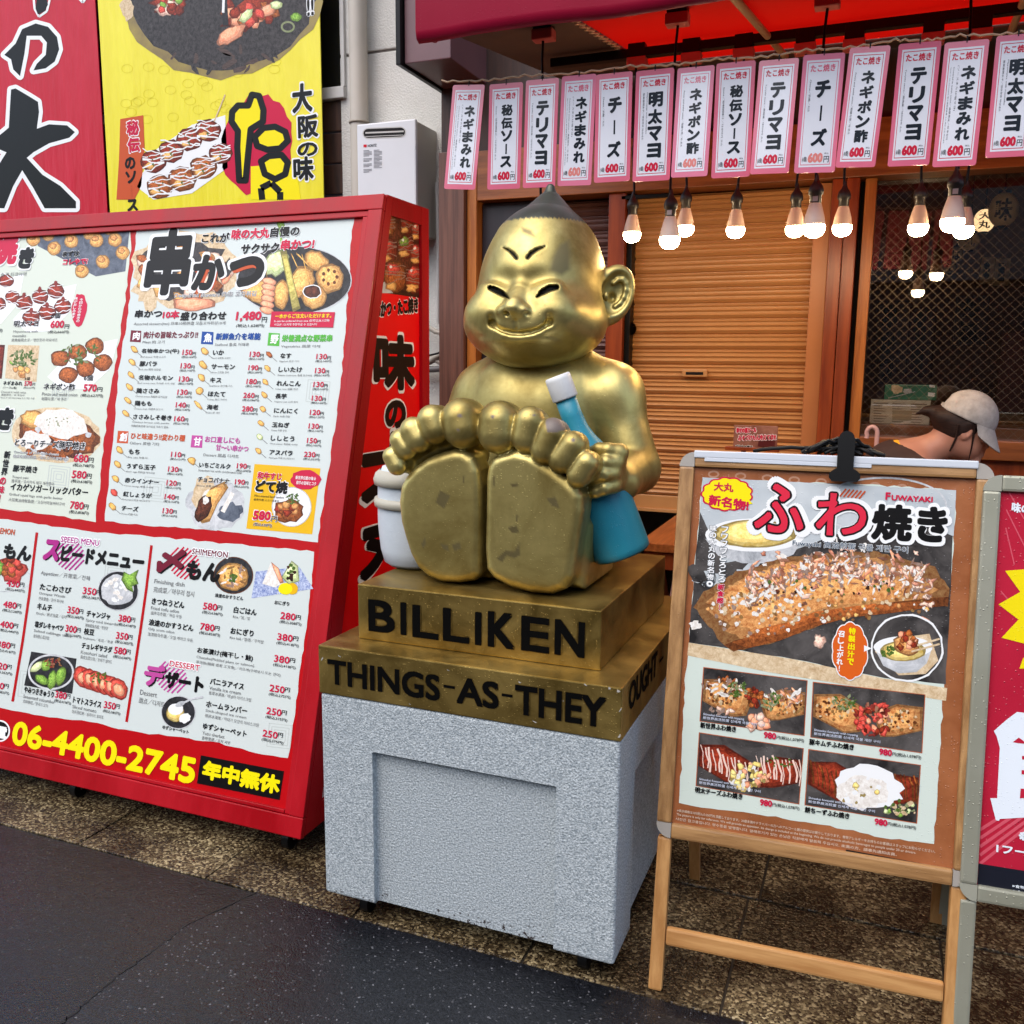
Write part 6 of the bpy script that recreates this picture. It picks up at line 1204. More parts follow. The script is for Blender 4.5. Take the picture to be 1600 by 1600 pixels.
# right hand board, aluminium
def d_right(pr, pp, r):
    kr = mat("print_crimson", S(172, 28, 52), S(186, 36, 60), rough=.2, scale=3, drops=.6, dscale=150); ky = INK(236, 216, 24, .22, .5); kw = INK(224, 232, 240, .22, .5); kb = INK(28, 30, 40, .25); kl = INK(204, 84, 100, .25)
    pr.mb.poly([[pp.P(r[0], r[1], 0), pp.P(r[2], r[1], 0), pp.P(r[2], r[3], 0), pp.P(r[0], r[3], 0)]], kr)
    s_ = .275; f = lambda P, oy=720: [(1490+x*s_, oy+y*s_) for x, y in P]
    for a, b in (((296, 380), (345, 590)), ((310, 170), (400, 330)), ((300, 280), (420, 520)), ((268, 740), (310, 790))): pr.line(f([a, b]), 2, kl, 1)
    for k in range(5): pr.line(f([(150, 860+k*48), (420, 690+k*38)], 1060), 5, kl, 1)
    pr.Q(f([(292, 625), (420, 615), (560, 560), (540, 640), (640, 640), (600, 760), (680, 830), (590, 900), (620, 1010), (500, 1000), (440, 1045), (400, 1038), (272, 1005), (368, 902), (255, 815), (378, 745)]), ky, 2)
    pr.Q(f([(395, 1120), (460, 1110), (470, 1180), (374, 1180)]), ky, 2)
    pr.Q(f([(228, 298), (300, 235), (360, 190), (400, 195), (520, 260), (610, 300), (600, 350), (560, 345), (560, 690), (640, 700), (620, 760), (400, 790), (262, 798), (258, 808), (240, 806), (208, 680), (247, 680), (262, 395), (245, 330)], 1060), kw, 2)
    pr.Q(f([(335, 362), (370, 335), (420, 372), (370, 368)], 1060), kr, 3); pr.Q(f([(388, 440), (520, 440), (520, 545), (385, 545), (386, 520), (500, 520), (500, 465), (388, 460)], 1060), kr, 3); pr.Q(f([(380, 625), (520, 630), (520, 680), (376, 680)], 1060), kr, 3)
    pr.T("味の大丸", 1580, 800, 1640, 16, kw, 3, .05, rise=-.1); pr.T("※", 1591, 1312, 1606, 14, kw, 3, .03); pr.T("1フードご注文", 1556, 1332, 1690, 15, kw, 3, .05)
    pr.Q([(1529, 1349), (1760, 1386), (1758, 1425), (1527, 1384)], kb, 2); pr.T("※食物アレルギー", 1581, 1386, 1640, 5, kw, 3, .02); pr.T("の方・飲酒", 1580, 1394, 1620, 5, kw, 3, .02)
M_alu = mat("champagne_aluminium", S(150, 150, 132), S(164, 164, 148), rough=.38, metal=.35, scale=3, drops=.6, dscale=150)
rL_low = onY(1500, 1388, 2.10); rT = onY(1546, 742, 2.26)
dv = (rT-rL_low)/(rT[2]-rL_low[2]); rFL = rL_low-dv*rL_low[2]; rFL[2] = 0; rUx = np.array((.998, .06, 0)); rFR = rFL+rUx*.64; rTR = rT+rUx*.64
rb, rpl, rW, rH = aboard("sandwich_board", "pale aluminium pavement board with crimson poster and yellow star at the right edge", rFL, rFR, rT, rTR, 0, 0, np.linalg.norm(rL_low-rFL)-.02, (M_alu, M_alu, M_alu, M_oaklh), mat("alu_cap", S(150, 150, 136), rough=.35, drops=.4), d_right, 0, True)

# ------------------------------------------------------------------ hanging menu cards
k_cpink = mat("card_pink", S(206, 96, 122), S(216, 110, 134), rough=.16, scale=4); k_cpap = mat("card_paper", S(214, 216, 226), S(222, 224, 232), rough=.16, scale=3); k_cblk = INK(34, 40, 48, .2); k_cred = INK(196, 40, 66, .2); k_cfade = INK(216, 130, 124, .2); k_cpale = INK(214, 120, 146, .2)
KIND = {"negi": ("ネギまみれ", "Covered in welsh onion／満是葱花／파 투성이"), "hiden": ("秘伝ソース", "Sauce／秘制調味汁／다코야키 소스"), "teri": ("テリマヨ", "Teriyaki sauce／照烧酱／데리야끼 소스"), "chee": ("チーズ", "Cheese／奶酪／치즈"), "ment": ("明太マヨ", "Mayonnaise with mentaiko／蛋黄酱明太子／명란젓과 마요네즈"), "ponz": ("ネギポン酢", "Ponzu and welsh onion／柑醋与葱／파 폰즈")}
CARDS = [("negi", (701, 132), (749.5, 131), (749.5, 297), (701, 296), 0, "second from the left wooden post, reading ネギまみれ"), ("hiden", (766, 132), (817, 128), (812, 294), (761, 297), 0, ""), ("teri", (821, 126), (873, 121), (867, 292), (818, 294), 0, ""), ("negi", (877, 120), (930, 116), (926, 289), (871, 290), 1, ""), ("chee", (934, 116), (990, 112), (982, 281), (926, 287), 0, ""), ("ment", (995, 112), (1053, 106), (1047, 281), (987, 284), 0, ""),
         ("ponz", (1059, 105), (1116, 101), (1106, 275), (1048, 279), 1, ""), ("hiden", (1118, 99), (1180, 95), (1172, 274), (1113, 280), 0, ""), ("teri", (1185, 93), (1248, 90), (1233, 270), (1173, 274), 0, ""), ("chee", (1254, 87), (1319, 82), (1306, 268), (1242, 271), 1, ""), ("ponz", (1325, 74), (1390, 71), (1369, 261), (1308, 262), 0, ""), ("teri", (1405, 70), (1470, 64), (1453, 257), (1386, 260), 0, ""), ("negi", (1475, 66), (1544, 61), (1527, 258), (1458, 262), 0, ""), ("ment", (1560, 56), (1628, 50), (1606, 243), (1536, 248), 0, "")]
LBL = ["leftmost hanging card, in front of the brown wooden post", "second hanging card from the left, left of the statue's head, reading 秘伝ソース", "hanging card reading テリマヨ directly above the statue's pointed tip", "faded hanging card reading ネギまみれ just right of the statue's tip", "unfaded hanging card reading チーズ beside the faded ネギまみれ card", "hanging card reading 明太マヨ above the shutter's left end", "faded hanging card reading ネギポン酢 left of a 秘伝ソース card", "hanging card reading 秘伝ソース near the middle of the shutter", "hanging card reading テリマヨ over the shutter between 秘伝ソース and チーズ", "faded hanging card reading チーズ above the pair of bulbs", "unfaded hanging card reading ネギポン酢 in front of the reddish pillar", "hanging card reading テリマヨ over the left end of the window", "hanging card reading ネギまみれ second from the right edge", "rightmost hanging card reading 明太マヨ, cut by the photo edge"]
YC = 2.70
for i, (kd, a, b, c, d, fade, _) in enumerate(CARDS):
    Yk = YC+(.004 if i % 2 else 0)
    A, B_, C_, D_ = [onY(*p, Yk) for p in (a, b, c, d)]; ctr = (A+B_+C_+D_)/4
    wd = (np.linalg.norm(B_-A)+np.linalg.norm(C_-D_))/2; ht = (np.linalg.norm(D_-A)+np.linalg.norm(C_-B_))/2
    U = (B_-A)+(C_-D_); U /= np.linalg.norm(U); U = U+np.array((0, rnd.uniform(-.06, .06), 0)); pl = Plane(ctr, U, np.array((0, rnd.uniform(-.02, .03), 1))-0*U)
    V0 = (A-D_)+(B_-C_); V0 /= np.linalg.norm(V0); pl = Plane(ctr, U, V0+np.array((0, rnd.uniform(-.03, .05), 0)))
    t = thing("menu_card", "laminated "+LBL[i], "menu card", tuple(ctr), "hanging menu cards")
    mb = MB(); h, w = ht/2, wd/2; r = .006
    Q = []
    for cx, cy, a0 in ((w-r, h-r, 0), (-w+r, h-r, 1), (-w+r, -h+r, 2), (w-r, -h+r, 3)):
        for k in range(4): an = (a0+k/3)*math.pi/2; Q.append((cx+r*math.cos(an), cy+r*math.sin(an)))
    n = len(Q); bow = lambda v: .004*math.sin(v/h*2+i)
    mb.add([pl.P(u, v, L) for L in (-4, 0) for u, v in Q], [list(range(n))[::-1], [n+k for k in range(n)]]+[(k, (k+1) % n, n+(k+1) % n, n+k) for k in range(n)], k_cpink if not fade else k_cpale)
    part(mb, "card", t)
    mb = MB(); R = lambda u0, v0, u1, v1, m, L: mb.poly([[pl.P(u0, v0, L), pl.P(u1, v0, L), pl.P(u1, v1, L), pl.P(u0, v1, L)]], m)
    m1, m2 = .10*wd, .055*ht
    R(-w+m1, -h+m2*.9, w-m1, h-m2*.9, k_cpap, .5); R(-w+m1*1.35, -h+m2*1.2, w-m1*1.35, h-m2*1.2, k_cred if not fade else k_cpink, .8); R(-w+m1*1.5, -h+m2*1.32, w-m1*1.5, h-m2*1.32, k_cpap, 1.1)
    cr = k_cfade if fade else k_cred
    put_text(mb, pl, "たこ焼き", -w*.60, h*.70, w*.60, h*.83, k_cred if not fade else k_cpink, 2, .045)
    nm, sb = KIND[kd]; big = [c for c in nm]; top, bot_ = h*.62, -h*.60; xo = w*.10 if kd in ("negi", "ponz", "ment", "hiden") else w*.08
    if kd == "negi": xo = w*.22
    st = (top-bot_)/len(big); ch = min(st*.92, ht*.155)
    for j, c_ in enumerate(big):
        cy = top-st*(j+.5); hw_ = w*.34 if len(big) > 4 else w*.38
        if c_ == "ー": R(xo-w*.045, cy-ch*.42, xo+w*.045, cy+ch*.42, k_cblk, 2)
        else: put_text(mb, pl, c_, xo-hw_, cy-ch*.48, xo+hw_, cy+ch*.48, k_cblk, 2, .06, res=3)
    def vert(s_, x, y0, y1, wch):
        pv = Plane(pl.P(x, y0, 0), -pl.V, pl.U); pv.N = pl.N; put_text(mb, pv, s_, 0, -wch/2, y0-y1, wch/2, k_cblk, 2, .0)
    if kd == "negi": vert("(ソースまたは塩マヨ)", -w*.26, h*.62, -h*.1, w*.10); vert(sb, -w*.46, h*.60, -h*.56, w*.08); vert("Sauce or salt mayonnaise 酱汁或盐蛋黄酱 소스 또는 소금 마요네즈", -w*.60, h*.60, -h*.62, w*.06)
    elif kd == "ment": vert("Mayonnaise with mentaiko", -w*.36, h*.60, -h*.14, w*.09); vert("蛋黄酱明太子／명란젓과 마요네즈", -w*.54, h*.60, -h*.24, w*.09)
    else: vert(sb, -w*.54, h*.58, h*.04 if kd == "chee" else -h*.44, w*.10)
    put_text(mb, pl, "600", -w*.38, -h*.83, w*.36, -h*.66, cr, 2, .06); put_text(mb, pl, "円", w*.40, -h*.83, w*.66, -h*.72, k_cblk, 2, .02); put_text(mb, pl, "税込", w*.42, -h*.69, w*.62, -h*.66, k_cblk, 2, 0); put_text(mb, pl, "(6個)", -w*.66, -h*.82, -w*.42, -h*.72, k_cblk, 2, .01)
    part(mb, "print", t)
    mb = MB(); mb.tube([pl.P(0, h-.004, -2), pl.P(0, h+.012, -2)], .002, M_black, 6); part(mb, "string_loop", t)
# the string the cards hang from
mb = MB(); pts = []
zl = lambda x, y: onY(x, y, YC+.012)
base = [zl(690, 127), zl(820, 118), zl(985, 103), zl(1120, 92), zl(1260, 78), zl(1400, 62), zl(1500, 55), zl(1650, 42)]
for i in range(len(base)-1):
    for k in range(14):
        t = k/14; p = base[i]*(1-t)+base[i+1]*t; pts.append(p+np.array((0, .003*math.sin(k*2.7), -.006*math.sin(t*3.14)+.003*math.cos(k*2.7))))
mb.tube(pts, .0028, ml, 6); o = mb.build("rope", None, base=(0, YC, 2.35)); tag(o, "beige twisted cord the menu cards hang from under the awning", "rope")

# ------------------------------------------------------------------ pendant bulbs
M_bulbw = mat("bulb_collar", S(206, 178, 160), S(214, 188, 170), rough=.45, scale=4)
M_glow = bpy.data.materials.new("bulb_glow"); _t, _N, _L, _b = nt(M_glow); _b.inputs["Base Color"].default_value = (1, .9, .75, 1); _b.inputs["Emission Color"].default_value = (1, .72, .42, 1); _b.inputs["Emission Strength"].default_value = 48
M_sock = mat("socket_rubber", S(34, 30, 30), rough=.4); M_sckl = mat("socket_label", S(190, 186, 180), rough=.4); M_rose = mat("socket_rose", S(176, 84, 84), rough=.45)
BULBS = [("f", 1047, 355, 37, "big glowing bulb third of the row, left of its smaller twin"), ("f", 1273, 335, 37, "large low bulb in front of the shutter's right end, lower of a pair"), ("f", 1490, 325, 40, "largest bright bulb hanging before the window"), ("f", 845, 372, 37, "glowing bulb hidden behind the golden statue's head"),
         ("b", 988, 350, 25, "small bulb at the left end, beside the statue's ear"), ("b", 1071, 340, 26, "small bulb just right of a big bulb near the shutter's left half"), ("b", 1150, 342, 26, "small single bulb in the middle of the shutter"), ("b", 1243, 340, 28, "small bulb left of a big bulb at the shutter's right end"), ("b", 1317, 338, 28, "small bulb in front of the reddish pillar"), ("b", 1436, 337, 30, "small bulb alone at the left end of the window"), ("b", 1507, 340, 30, "small bulb half hidden behind the largest bulb at the window")]
for kd, x, y, px, lb in BULBS:
    Yb = 2.84 if kd == "f" else 3.30; c = onY(x, y, Yb); r = .0305
    if kd == "b": c = onY(x, y, Yb)
    t = thing("light_bulb", lb, "light bulb", tuple(c), "pendant light bulbs")
    k = r/.0305
    dn = lambda prof: [(a*k, b*k) for a, b in prof]
    mb = MB(); mb.lathe(c, dn([(.0305, -.030), (.0312, -.036), (.0305, -.044), (.0275, -.052), (.022, -.059), (.013, -.0635), (.002, -.065)]), M_glow, seg=24); gl = part(mb, "glow_dome", t)
    mb = MB(); mb.lathe(c, dn([(.0302, -.0298), (.0298, -.022), (.0265, -.004), (.0215, .014), (.0178, .026), (.0165, .030)]), M_bulbw, seg=24); part(mb, "bulb_collar", t)
    mb = MB(); mb.lathe(c, dn([(.0158, .0295), (.0165, .031), (.0165, .052), (.0205, .055), (.0215, .066), (.018, .078), (.010, .088), (.0055, .10), (.004, .11)]), M_sock, seg=20); so = part(mb, "socket", t)
    if kd == "f": mb = MB(); mb.add([c+k*np.array((a*.017*1.02, -.0168, z)) for a, z in ((-.4, .034), (.4, .034), (.4, .048), (-.4, .048))], [(0, 1, 2, 3)], M_sckl); part(mb, "label", so)
    P0 = c+[0, 0, .10*k]
    if kd == "f": xt = prj(c+[0, 0, .62])[0]; P1 = onY(xt, 63-(xt-850)*.115, Yb); P1[0] = c[0]
    else: xt = prj(c+[0, 0, .60])[0]; P1 = onY(xt, 98-(xt-1085)*.079, Yb); P1[0] = c[0]
    pts = [P0*(1-s_)+P1*s_+np.array((.004*math.sin(s_*9+x), 0, 0)) for s_ in np.linspace(0, 1, 10)]
    mb = MB(); mb.tube(pts, .0042, M_black, 8); part(mb, "cord", t)
    mb = MB(); e = P1; mb.box(e+[-.034, -.022, -.002], e+[.034, .022, .03], M_rose, .004); mb.box(e+[-.03, -.02, .031], e+[.03, .02, .075], M_black, .003); part(mb, "ceiling_rose", t)
# ------------------------------------------------------------------ counter table, bench and small things in front of the shop
M_tab = mat("counter_wood", S(128, 62, 26), S(172, 96, 46), rough=.3, scale=7, stretch=(7, .5, 7), bump=.15, bscale=20, drops=.2)
tb = thing("table", "reddish wooden plank counter table between the statue and the shutter", "table", (-.35, 3.6, 0))
zT = .86; cx = onZ(1009, 848, zT); TX0, TX1, TY0, TY1 = cx[0]-.03, .10, cx[1], 3.95; n = 6; w = (TX1-TX0)/n
for i in range(n): mb = MB(); mb.box((TX0+i*w, TY0, zT-.032), (TX0+(i+1)*w-.006, TY1, zT), M_tab, .003); part(mb, "plank", tb)
mb = MB(); mb.box((TX0+.02, TY0+.015, zT-.10), (TX1-.02, TY0+.05, zT-.034), M_wood_r, .003); mb.box((TX0+.02, TY1-.05, zT-.10), (TX1-.02, TY1-.015, zT-.034), M_wood_r, .003); part(mb, "apron", tb)
for x in (TX0+.06, TX1-.06):
    for ya, yb in ((TY0+.06, TY1-.06), (TY1-.06, TY0+.06)): mb = MB(); mb.beam((x+(.012 if ya > yb else -.012), ya, 0), (x+(.012 if ya > yb else -.012), yb, zT-.11), .022, .07, M_wood_r, up=(0, 1, 0), bev=.003); part(mb, "leg", tb)
cs = thing("menu_stand", "small brown beer notice card in a stand before the shutter", "menu stand", (-.47, 3.7, zT+.001))
A, B = onY(1147, 664, 3.7), onY(1214, 700, 3.7)
plC = Plane(((A[0]+B[0])/2, 3.699, (A[2]+B[2])/2), (1, 0, 0), (0, 0, 1)); mb = MB(); mb.box((A[0], 3.70, B[2]), (B[0], 3.706, A[2]), mat("notice_card", S(120, 72, 60), S(158, 112, 96), rough=.25, scale=14), .001); pr = Print(mb, plC)
pr.Q([(1186, 682), (1212, 685), (1210, 701), (1184, 697)], INK(84, 34, 34), .5); pr.T("幸せの瓶ビール", 1150, 677, 1182, 9, k_crm, 2, .06, halo=k_wht, hw=.08, rise=.05); pr.T("みそづけもん冷えてま!!", 1153, 689, 1212, 9.5, k_crm, 2, .06, halo=k_wht, hw=.08, rise=.06); pr.T("ご注文の際は", 1149, 701, 1176, 6, k_blk, 2, .05, halo=k_wht, hw=.08)
part(mb, "card", cs); mb = MB(); mb.box((A[0]-.03, 3.69, B[2]-.016), (B[0]+.01, 3.716, B[2]-.001), M_wood_r, .002); mb.box((-.49, 3.698, zT+.012), (-.47, 3.708, B[2]-.017), M_wood_r, .002); mb.box((-.55, 3.66, zT+.001), (-.41, 3.74, zT+.011), M_wood_r, .003); part(mb, "holder", cs)
um = thing("umbrella", "folded umbrella with pale pink crook handle leaning below the window", "umbrella", (0, 3.85, 0))
pk = mat("pink_handle", S(206, 164, 158), rough=.35); C0 = onY(1362.5, 676, 3.8); r = .019
mb = MB(); pts = [C0+[r*math.cos(a), 0, r*1.2*math.sin(a)] for a in np.linspace(3.6, 0, 12)]+[C0+[r, .0, -.05], C0+[r-.004, 0, -.14]]; mb.tube([C0+[-r, 0, -.022]]+pts, .0085, pk, 12); part(mb, "handle", um)
mb = MB(); e = pts[-1]; mb.tube([e, e*.1+np.array((e[0], 3.84, .02))*.9], .005, M_metal_d, 8); part(mb, "shaft", um)
mb = MB(); mb.lathe(np.array((e[0], 3.835, .06)), [(.004, 0), (.02, .06), (.03, .35), (.034, .62), (.02, .70), (.006, .74)], mat("umbrella_cloth", S(150, 120, 126), rough=.7), seg=16); part(mb, "folded_cloth", um)
be = thing("bench", "low wooden bench glimpsed between the two pavement boards", "bench", (.55, 3.05, 0)); mb = MB(); zb2 = onY(1537, 962, 3.0)[2]; mb.box((.2, 2.9, zb2-.04), (1.3, 3.25, zb2), M_wood_h, .004); part(mb, "seat", be)
for x in (.26, 1.22):
    for y in (2.95, 3.2): mb = MB(); mb.box((x-.025, y-.025, 0), (x+.025, y+.025, zb2-.041), M_wood_r, .003); part(mb, "leg", be)
tbx = MB(); A = onY(1524, 862, 3.0); tbx.box((A[0], 2.98, zb2+.001), (A[0]+.22, 3.2, A[2]), mat("tub_grey", S(178, 184, 194), S(192, 198, 206), rough=.4, scale=3), .02); tbx.box((A[0]-.006, 2.974, A[2]-.03), (A[0]+.226, 3.206, A[2]-.008), mat("tub_grey", S(178, 184, 194), rough=.4), .006)
o = tbx.build("plastic_tub", None, base=(A[0]+.1, 3.09, zb2)); tag(o, "pale grey plastic tub on the bench, seen in the gap between the boards", "tub")

# ------------------------------------------------------------------ behind the glass
gb = thing("box", "green framed box with pale leaf print lying on the white box inside the window", "box", (.13, 4.15, 1.38))
A, B = onY(1383, 599, 4.12), onY(1463, 627, 4.12); zs = 1.2815
wz0, wz1 = zs, onY(1400, 625, 4.10)[2]; mb = MB(); mb.box((A[0], 4.13, wz1+.001), (B[0], 4.22, A[2]-.004), mat("box_green", S(44, 104, 78), S(60, 124, 94), rough=.3, scale=20), .003); part(mb, "carton", gb)
pl = Plane((0, 4.1295, 0), (1, 0, 0), (0, 0, 1)); mb = MB(); pr = Print(mb, pl); pr.blob(1401, 608, 9, 7, f_tan, 1, .2); pr.blob(1418, 611, 7, 4, f_gry, 1, .2); pr.line([(1388, 622), (1430, 612)], 1, f_gry, 1); pr.Q([(1452, 601), (1461, 602), (1461, 606), (1452, 605)], k_wht, 1); pr.Q([(1450, 613), (1461, 614), (1460, 620), (1450, 619)], k_wht, 1); part(mb, "carton_print", gb)
wb = thing("box", "white printed carton at the bottom left corner inside the window", "box", (.1, 4.15, zs))
A, B = onY(1361, 623, 4.10), onY(1452, 662, 4.10); mb = MB(); mb.box((A[0], 4.11, zs), (B[0], 4.24, wz1), mat("box_white", S(190, 178, 156), S(204, 192, 170), rough=.4, scale=8), .003); part(mb, "carton", wb)
pl = Plane((0, 4.1095, 0), (1, 0, 0), (0, 0, 1)); mb = MB(); pr = Print(mb, pl)
for r_ in range(8):
    for c_ in range(3): g = random.Random(r_*7+c_); x = 1365+c_*29; y = 629+r_*4+c_*.9; pr.Q([(x, y), (x+g.uniform(10, 26), y+.6), (x+g.uniform(10, 26), y+1.9), (x, y+1.4)], INK(120, 104, 84), 1)
pr.Q([(1395, 641), (1425, 642), (1424, 657), (1394, 656)], INK(164, 148, 120), 2); part(mb, "carton_print", wb)
M_lan = bpy.data.materials.new("lantern_paper"); _t, _N, _L, _b = nt(M_lan); _b.inputs["Base Color"].default_value = (*S(232, 206, 150), 1); _b.inputs["Emission Color"].default_value = (1, .68, .34, 1); _b.inputs["Emission Strength"].default_value = .34; _b.inputs["Roughness"].default_value = .8
M_lan2 = mat("lantern_dim", S(206, 178, 128), S(222, 196, 148), rough=.8, scale=30); _b.inputs["Emission Strength"].default_value = .75
def lantern(x, y, rx, ry, Y, txt, lb):
    c = onY(x, y, Y); k = np.linalg.norm(onY(x+10, y, Y)-c)/10; a, b = rx*k, ry*k; t = thing("paper_lantern", lb, "lantern", tuple(c), "paper lanterns inside the restaurant")
    mb = MB(); prof = []
    for i in range(33): s_ = -1+i/16; prof.append((a*math.sqrt(max(.12, 1-(s_*.94)**2))*(1+(.03 if i % 2 else -.03)), b*s_))
    mb.lathe(c, prof, M_lan if txt == "大丸" else M_lan2, seg=32); part(mb, "paper_shade", t)
    mb = MB(); mb.lathe(c, [(a*.42, b*.98), (a*.44, b*1.14), (a*.36, b*1.14)], M_black); mb.lathe(c, [(a*.36, -b*1.14), (a*.44, -b*1.14), (a*.42, -b*.98)], M_black); part(mb, "end_ring", t)
    mb = MB(); d = c-CAMP; d[2] = 0; d /= np.linalg.norm(d); U = np.array((d[1], -d[0], 0)); 
    for j, ch in enumerate(txt):
        base, f = glyphs(ch, 0, 2); lo, hi = base.min(0), base.max(0); w_ = (base-lo)/np.maximum(hi-lo, .05); hh = b*1.5/len(txt)
        for ox, oy in ((0, 0), (.04, 0), (0, .04), (.04, .04), (-.03, .02)):
            V = []
            for p in w_:
                u = (p[0]-.5+ox)*a*1.05; v = b*.75-hh*(j+1)+(p[1]*.85+oy)*hh; dep = a*1.04*math.sqrt(max(.05, 1-(u/a)**2-(v*.94/b)**2)); V.append(c+U*u+np.array((0, 0, v))-d*(dep+ox*.002+.001))
            mb.add(V, f, k_blk)
    part(mb, "lettering", t)
    mb = MB(); mb.tube([c+[0, 0, b*1.1], (c[0], c[1], 2.749)], .004, M_black, 6); part(mb, "hanging_cord", t)
lantern(1538, 345, 17, 19, 5.3, "大丸", "brightest paper lantern inside the window, lettered 大丸"); lantern(1568, 328, 24, 28, 4.9, "味", "largest beige lantern at the window's right edge, overlapping the 大丸 one"); lantern(1514, 377, 17, 15, 5.7, "丸", "lantern between the 大丸 lantern and the lowest lanterns"); lantern(1494, 398, 11, 13, 6.0, "は", "second lowest lantern inside the window"); lantern(1484, 418, 11, 10, 6.3, "とて", "lowest, smallest lantern inside the window")
pz = 6.76
for i, (x0, y0, x1, y1, m, tx, lb) in enumerate(((1372, 470, 1412, 600, food("poster_pink", (116, 84, 80), (150, 112, 104), 14), "串かつ", "dull pink vertical poster inside at the left of the window"), (1422, 480, 1456, 590, food("poster_red", (84, 34, 28), (124, 56, 40), 14), "名物", "dark red vertical poster next to the pink one inside"), (1495, 462, 1540, 540, food("poster_mauve", (112, 90, 84), (150, 122, 110), 14), "たこ焼", "mauve poster in the middle of the room behind the window"), (1534, 402, 1552, 442, f_tan, "味", "narrow tan price strip below the lanterns"), (1556, 404, 1576, 446, f_tan, "酒", "wider tan price strip right of the narrow one"))):
    A, B = onY(x0, y0, pz), onY(x1, y1, pz); t = thing("wall_poster", lb, "poster", tuple((A+B)/2), "posters on the restaurant's back wall"); mb = MB(); mb.box((A[0], 6.77, B[2]), (B[0], 6.795, A[2]), m); part(mb, "sheet", t)
    mb = MB(); pr = Print(mb, Plane((0, 6.769, 0), (1, 0, 0), (0, 0, 1))); pr.V(tx, (x0+x1)/2, y0+4, y1-4, (x1-x0)*.6, k_blk, 1, .06); part(mb, "print", t)

# ------------------------------------------------------------------ the woman bending behind the board
YW = 3.50; mpx = np.linalg.norm(onY(1510, 650, YW)-onY(1500, 650, YW))/10
def w(x, y, dy=0): return np.array(onY(x, y, YW+dy))
M_skin = mat("skin", S(164, 112, 92), S(182, 130, 108), rough=.5, scale=4); M_hair = mat("hair_dark", S(26, 16, 13), S(48, 30, 24), rough=.6, spec=.25, scale=40, stretch=(1, 1, 6)); M_cap = mat("cap_cotton", S(150, 146, 142), S(174, 170, 166), rough=.85, scale=30, bump=.3, bscale=200); M_shirt = mat("shirt_brown", S(44, 26, 24), S(58, 36, 32), rough=.8, scale=10, bump=.2, bscale=30); M_yelc = mat("collar_yellow", S(226, 160, 20), S(236, 174, 40), rough=.8, scale=10); M_eye = mat("eye_dark", S(20, 14, 12), rough=.3)
per = thing("person", "woman in grey cap and dark shirt with yellow collar bending over behind the wooden board", "person", tuple(np.array((w(1400, 900)[0], YW, 0))))
a0 = w(1380, 640, -.35); b0 = w(1600, 640, .35)
S1 = SDF((w(1330, 700)[0]-.1, YW-.32, .0), (w(1600, 700)[0]+.05, YW+.32, w(1500, 600)[2]+.02), .006)
hd = w(1506, 668); fw_ = np.array((.90, -.14, -.42)); fw_ /= np.linalg.norm(fw_); ht = np.array((.40, -.03, .90)); ht -= fw_*(ht@fw_); ht /= np.linalg.norm(ht); sd_ = np.cross(fw_, ht)
K = mpx/.00207
S1.op(oell(hd-fw_*.008, (.088*K, .072*K, .084*K), fw_, sd_, ht), .01); S1.op(oell(w(1514, 694), (.052*K, .056*K, .062*K), fw_, sd_, ht), .03)
ns = w(1541, 696); S1.op(cone(w(1535, 684), ns, .008*K, .012*K), .014)
S1.op(ball(w(1533, 709), .013*K), .014); S1.op(cone(w(1537, 709)-sd_*.016*K, w(1537, 709)+sd_*.016*K, .002), .005, True); S1.op(ball(w(1522, 722), .020*K), .02)
for s in (-1, 1):
    S1.op(ball(hd+fw_*.080*K+sd_*s*.030*K-ht*.008*K, .012*K), .01, True); S1.op(ball(hd+fw_*.072*K+sd_*s*.030*K-ht*.010*K, .0125*K), .004)
    er = w(1513, 675)+sd_*s*.072*K; S1.op(oell(er, (.018*K, .008*K, .028*K), fw_, sd_, ht), .006); S1.op(oell(er+sd_*s*.008*K, (.010*K, .006*K, .018*K), fw_, sd_, ht), .004, True)
nk = w(1484, 688); n2 = w(1418, 716); S1.op(cone(nk+[.01, 0, 0], n2, .052*K, .064*K), .03)
ch = w(1400, 760); hp = np.array((w(1335, 900)[0], YW+.05, .92)); S1.op(cone(n2+[-.02, 0, -.05], ch, .10, .125), .05); S1.op(cone(ch, hp, .125, .13), .05)
shs = []
for s in (-1, 1):
    sh_ = w(1428, 738)+np.array((0, s*.165, 0)); elb = sh_+np.array((.13, s*.03, -.27)); wri = np.array((w(1540, 785)[0]-.02, YW+s*.10-.05, w(1540, 800)[2]-.02)) if s < 0 else elb+np.array((.2, -.06, .02))
    shs.append((sh_, elb)); S1.op(cone(n2+[0, s*.05, -.02], sh_, .06, .055), .04); S1.op(cone(sh_, elb, .050, .040), .02); S1.op(cone(elb, wri, .040, .026), .015)
    hdv = (wri-elb)/np.linalg.norm(wri-elb); pc = wri+hdv*.05; S1.op(oell(pc, (.048, .022, .038), hdv, np.cross(hdv, (0, 0, 1)), (0, 0, 1)), .012)
    for j in range(4): f0 = pc+hdv*.035+np.array((0, 0, .026-.017*j)); f1 = f0+hdv*(.034, .04, .036, .028)[j]+np.array((0, 0, -.008)); f2 = f1+hdv*.022+np.array((0, 0, -.018)); S1.op(cone(f0, f1, .0095, .0085), .004); S1.op(cone(f1, f2, .0085, .007), .003)
    S1.op(cone(pc+np.array((0, 0, .02)), pc+hdv*.03+np.array((0, -s*.02, .045)), .012, .009), .006)
    kn = hp+np.array((.04, s*.09, -.45)); an = np.array((hp[0]-.02, YW+.05+s*.09, .08)); S1.op(cone(hp+[0, s*.07, 0], kn, .095, .06), .03); S1.op(cone(kn, an, .06, .042), .02); S1.op(cone(an, an+[.15, 0, -.03], .045, .035), .02)
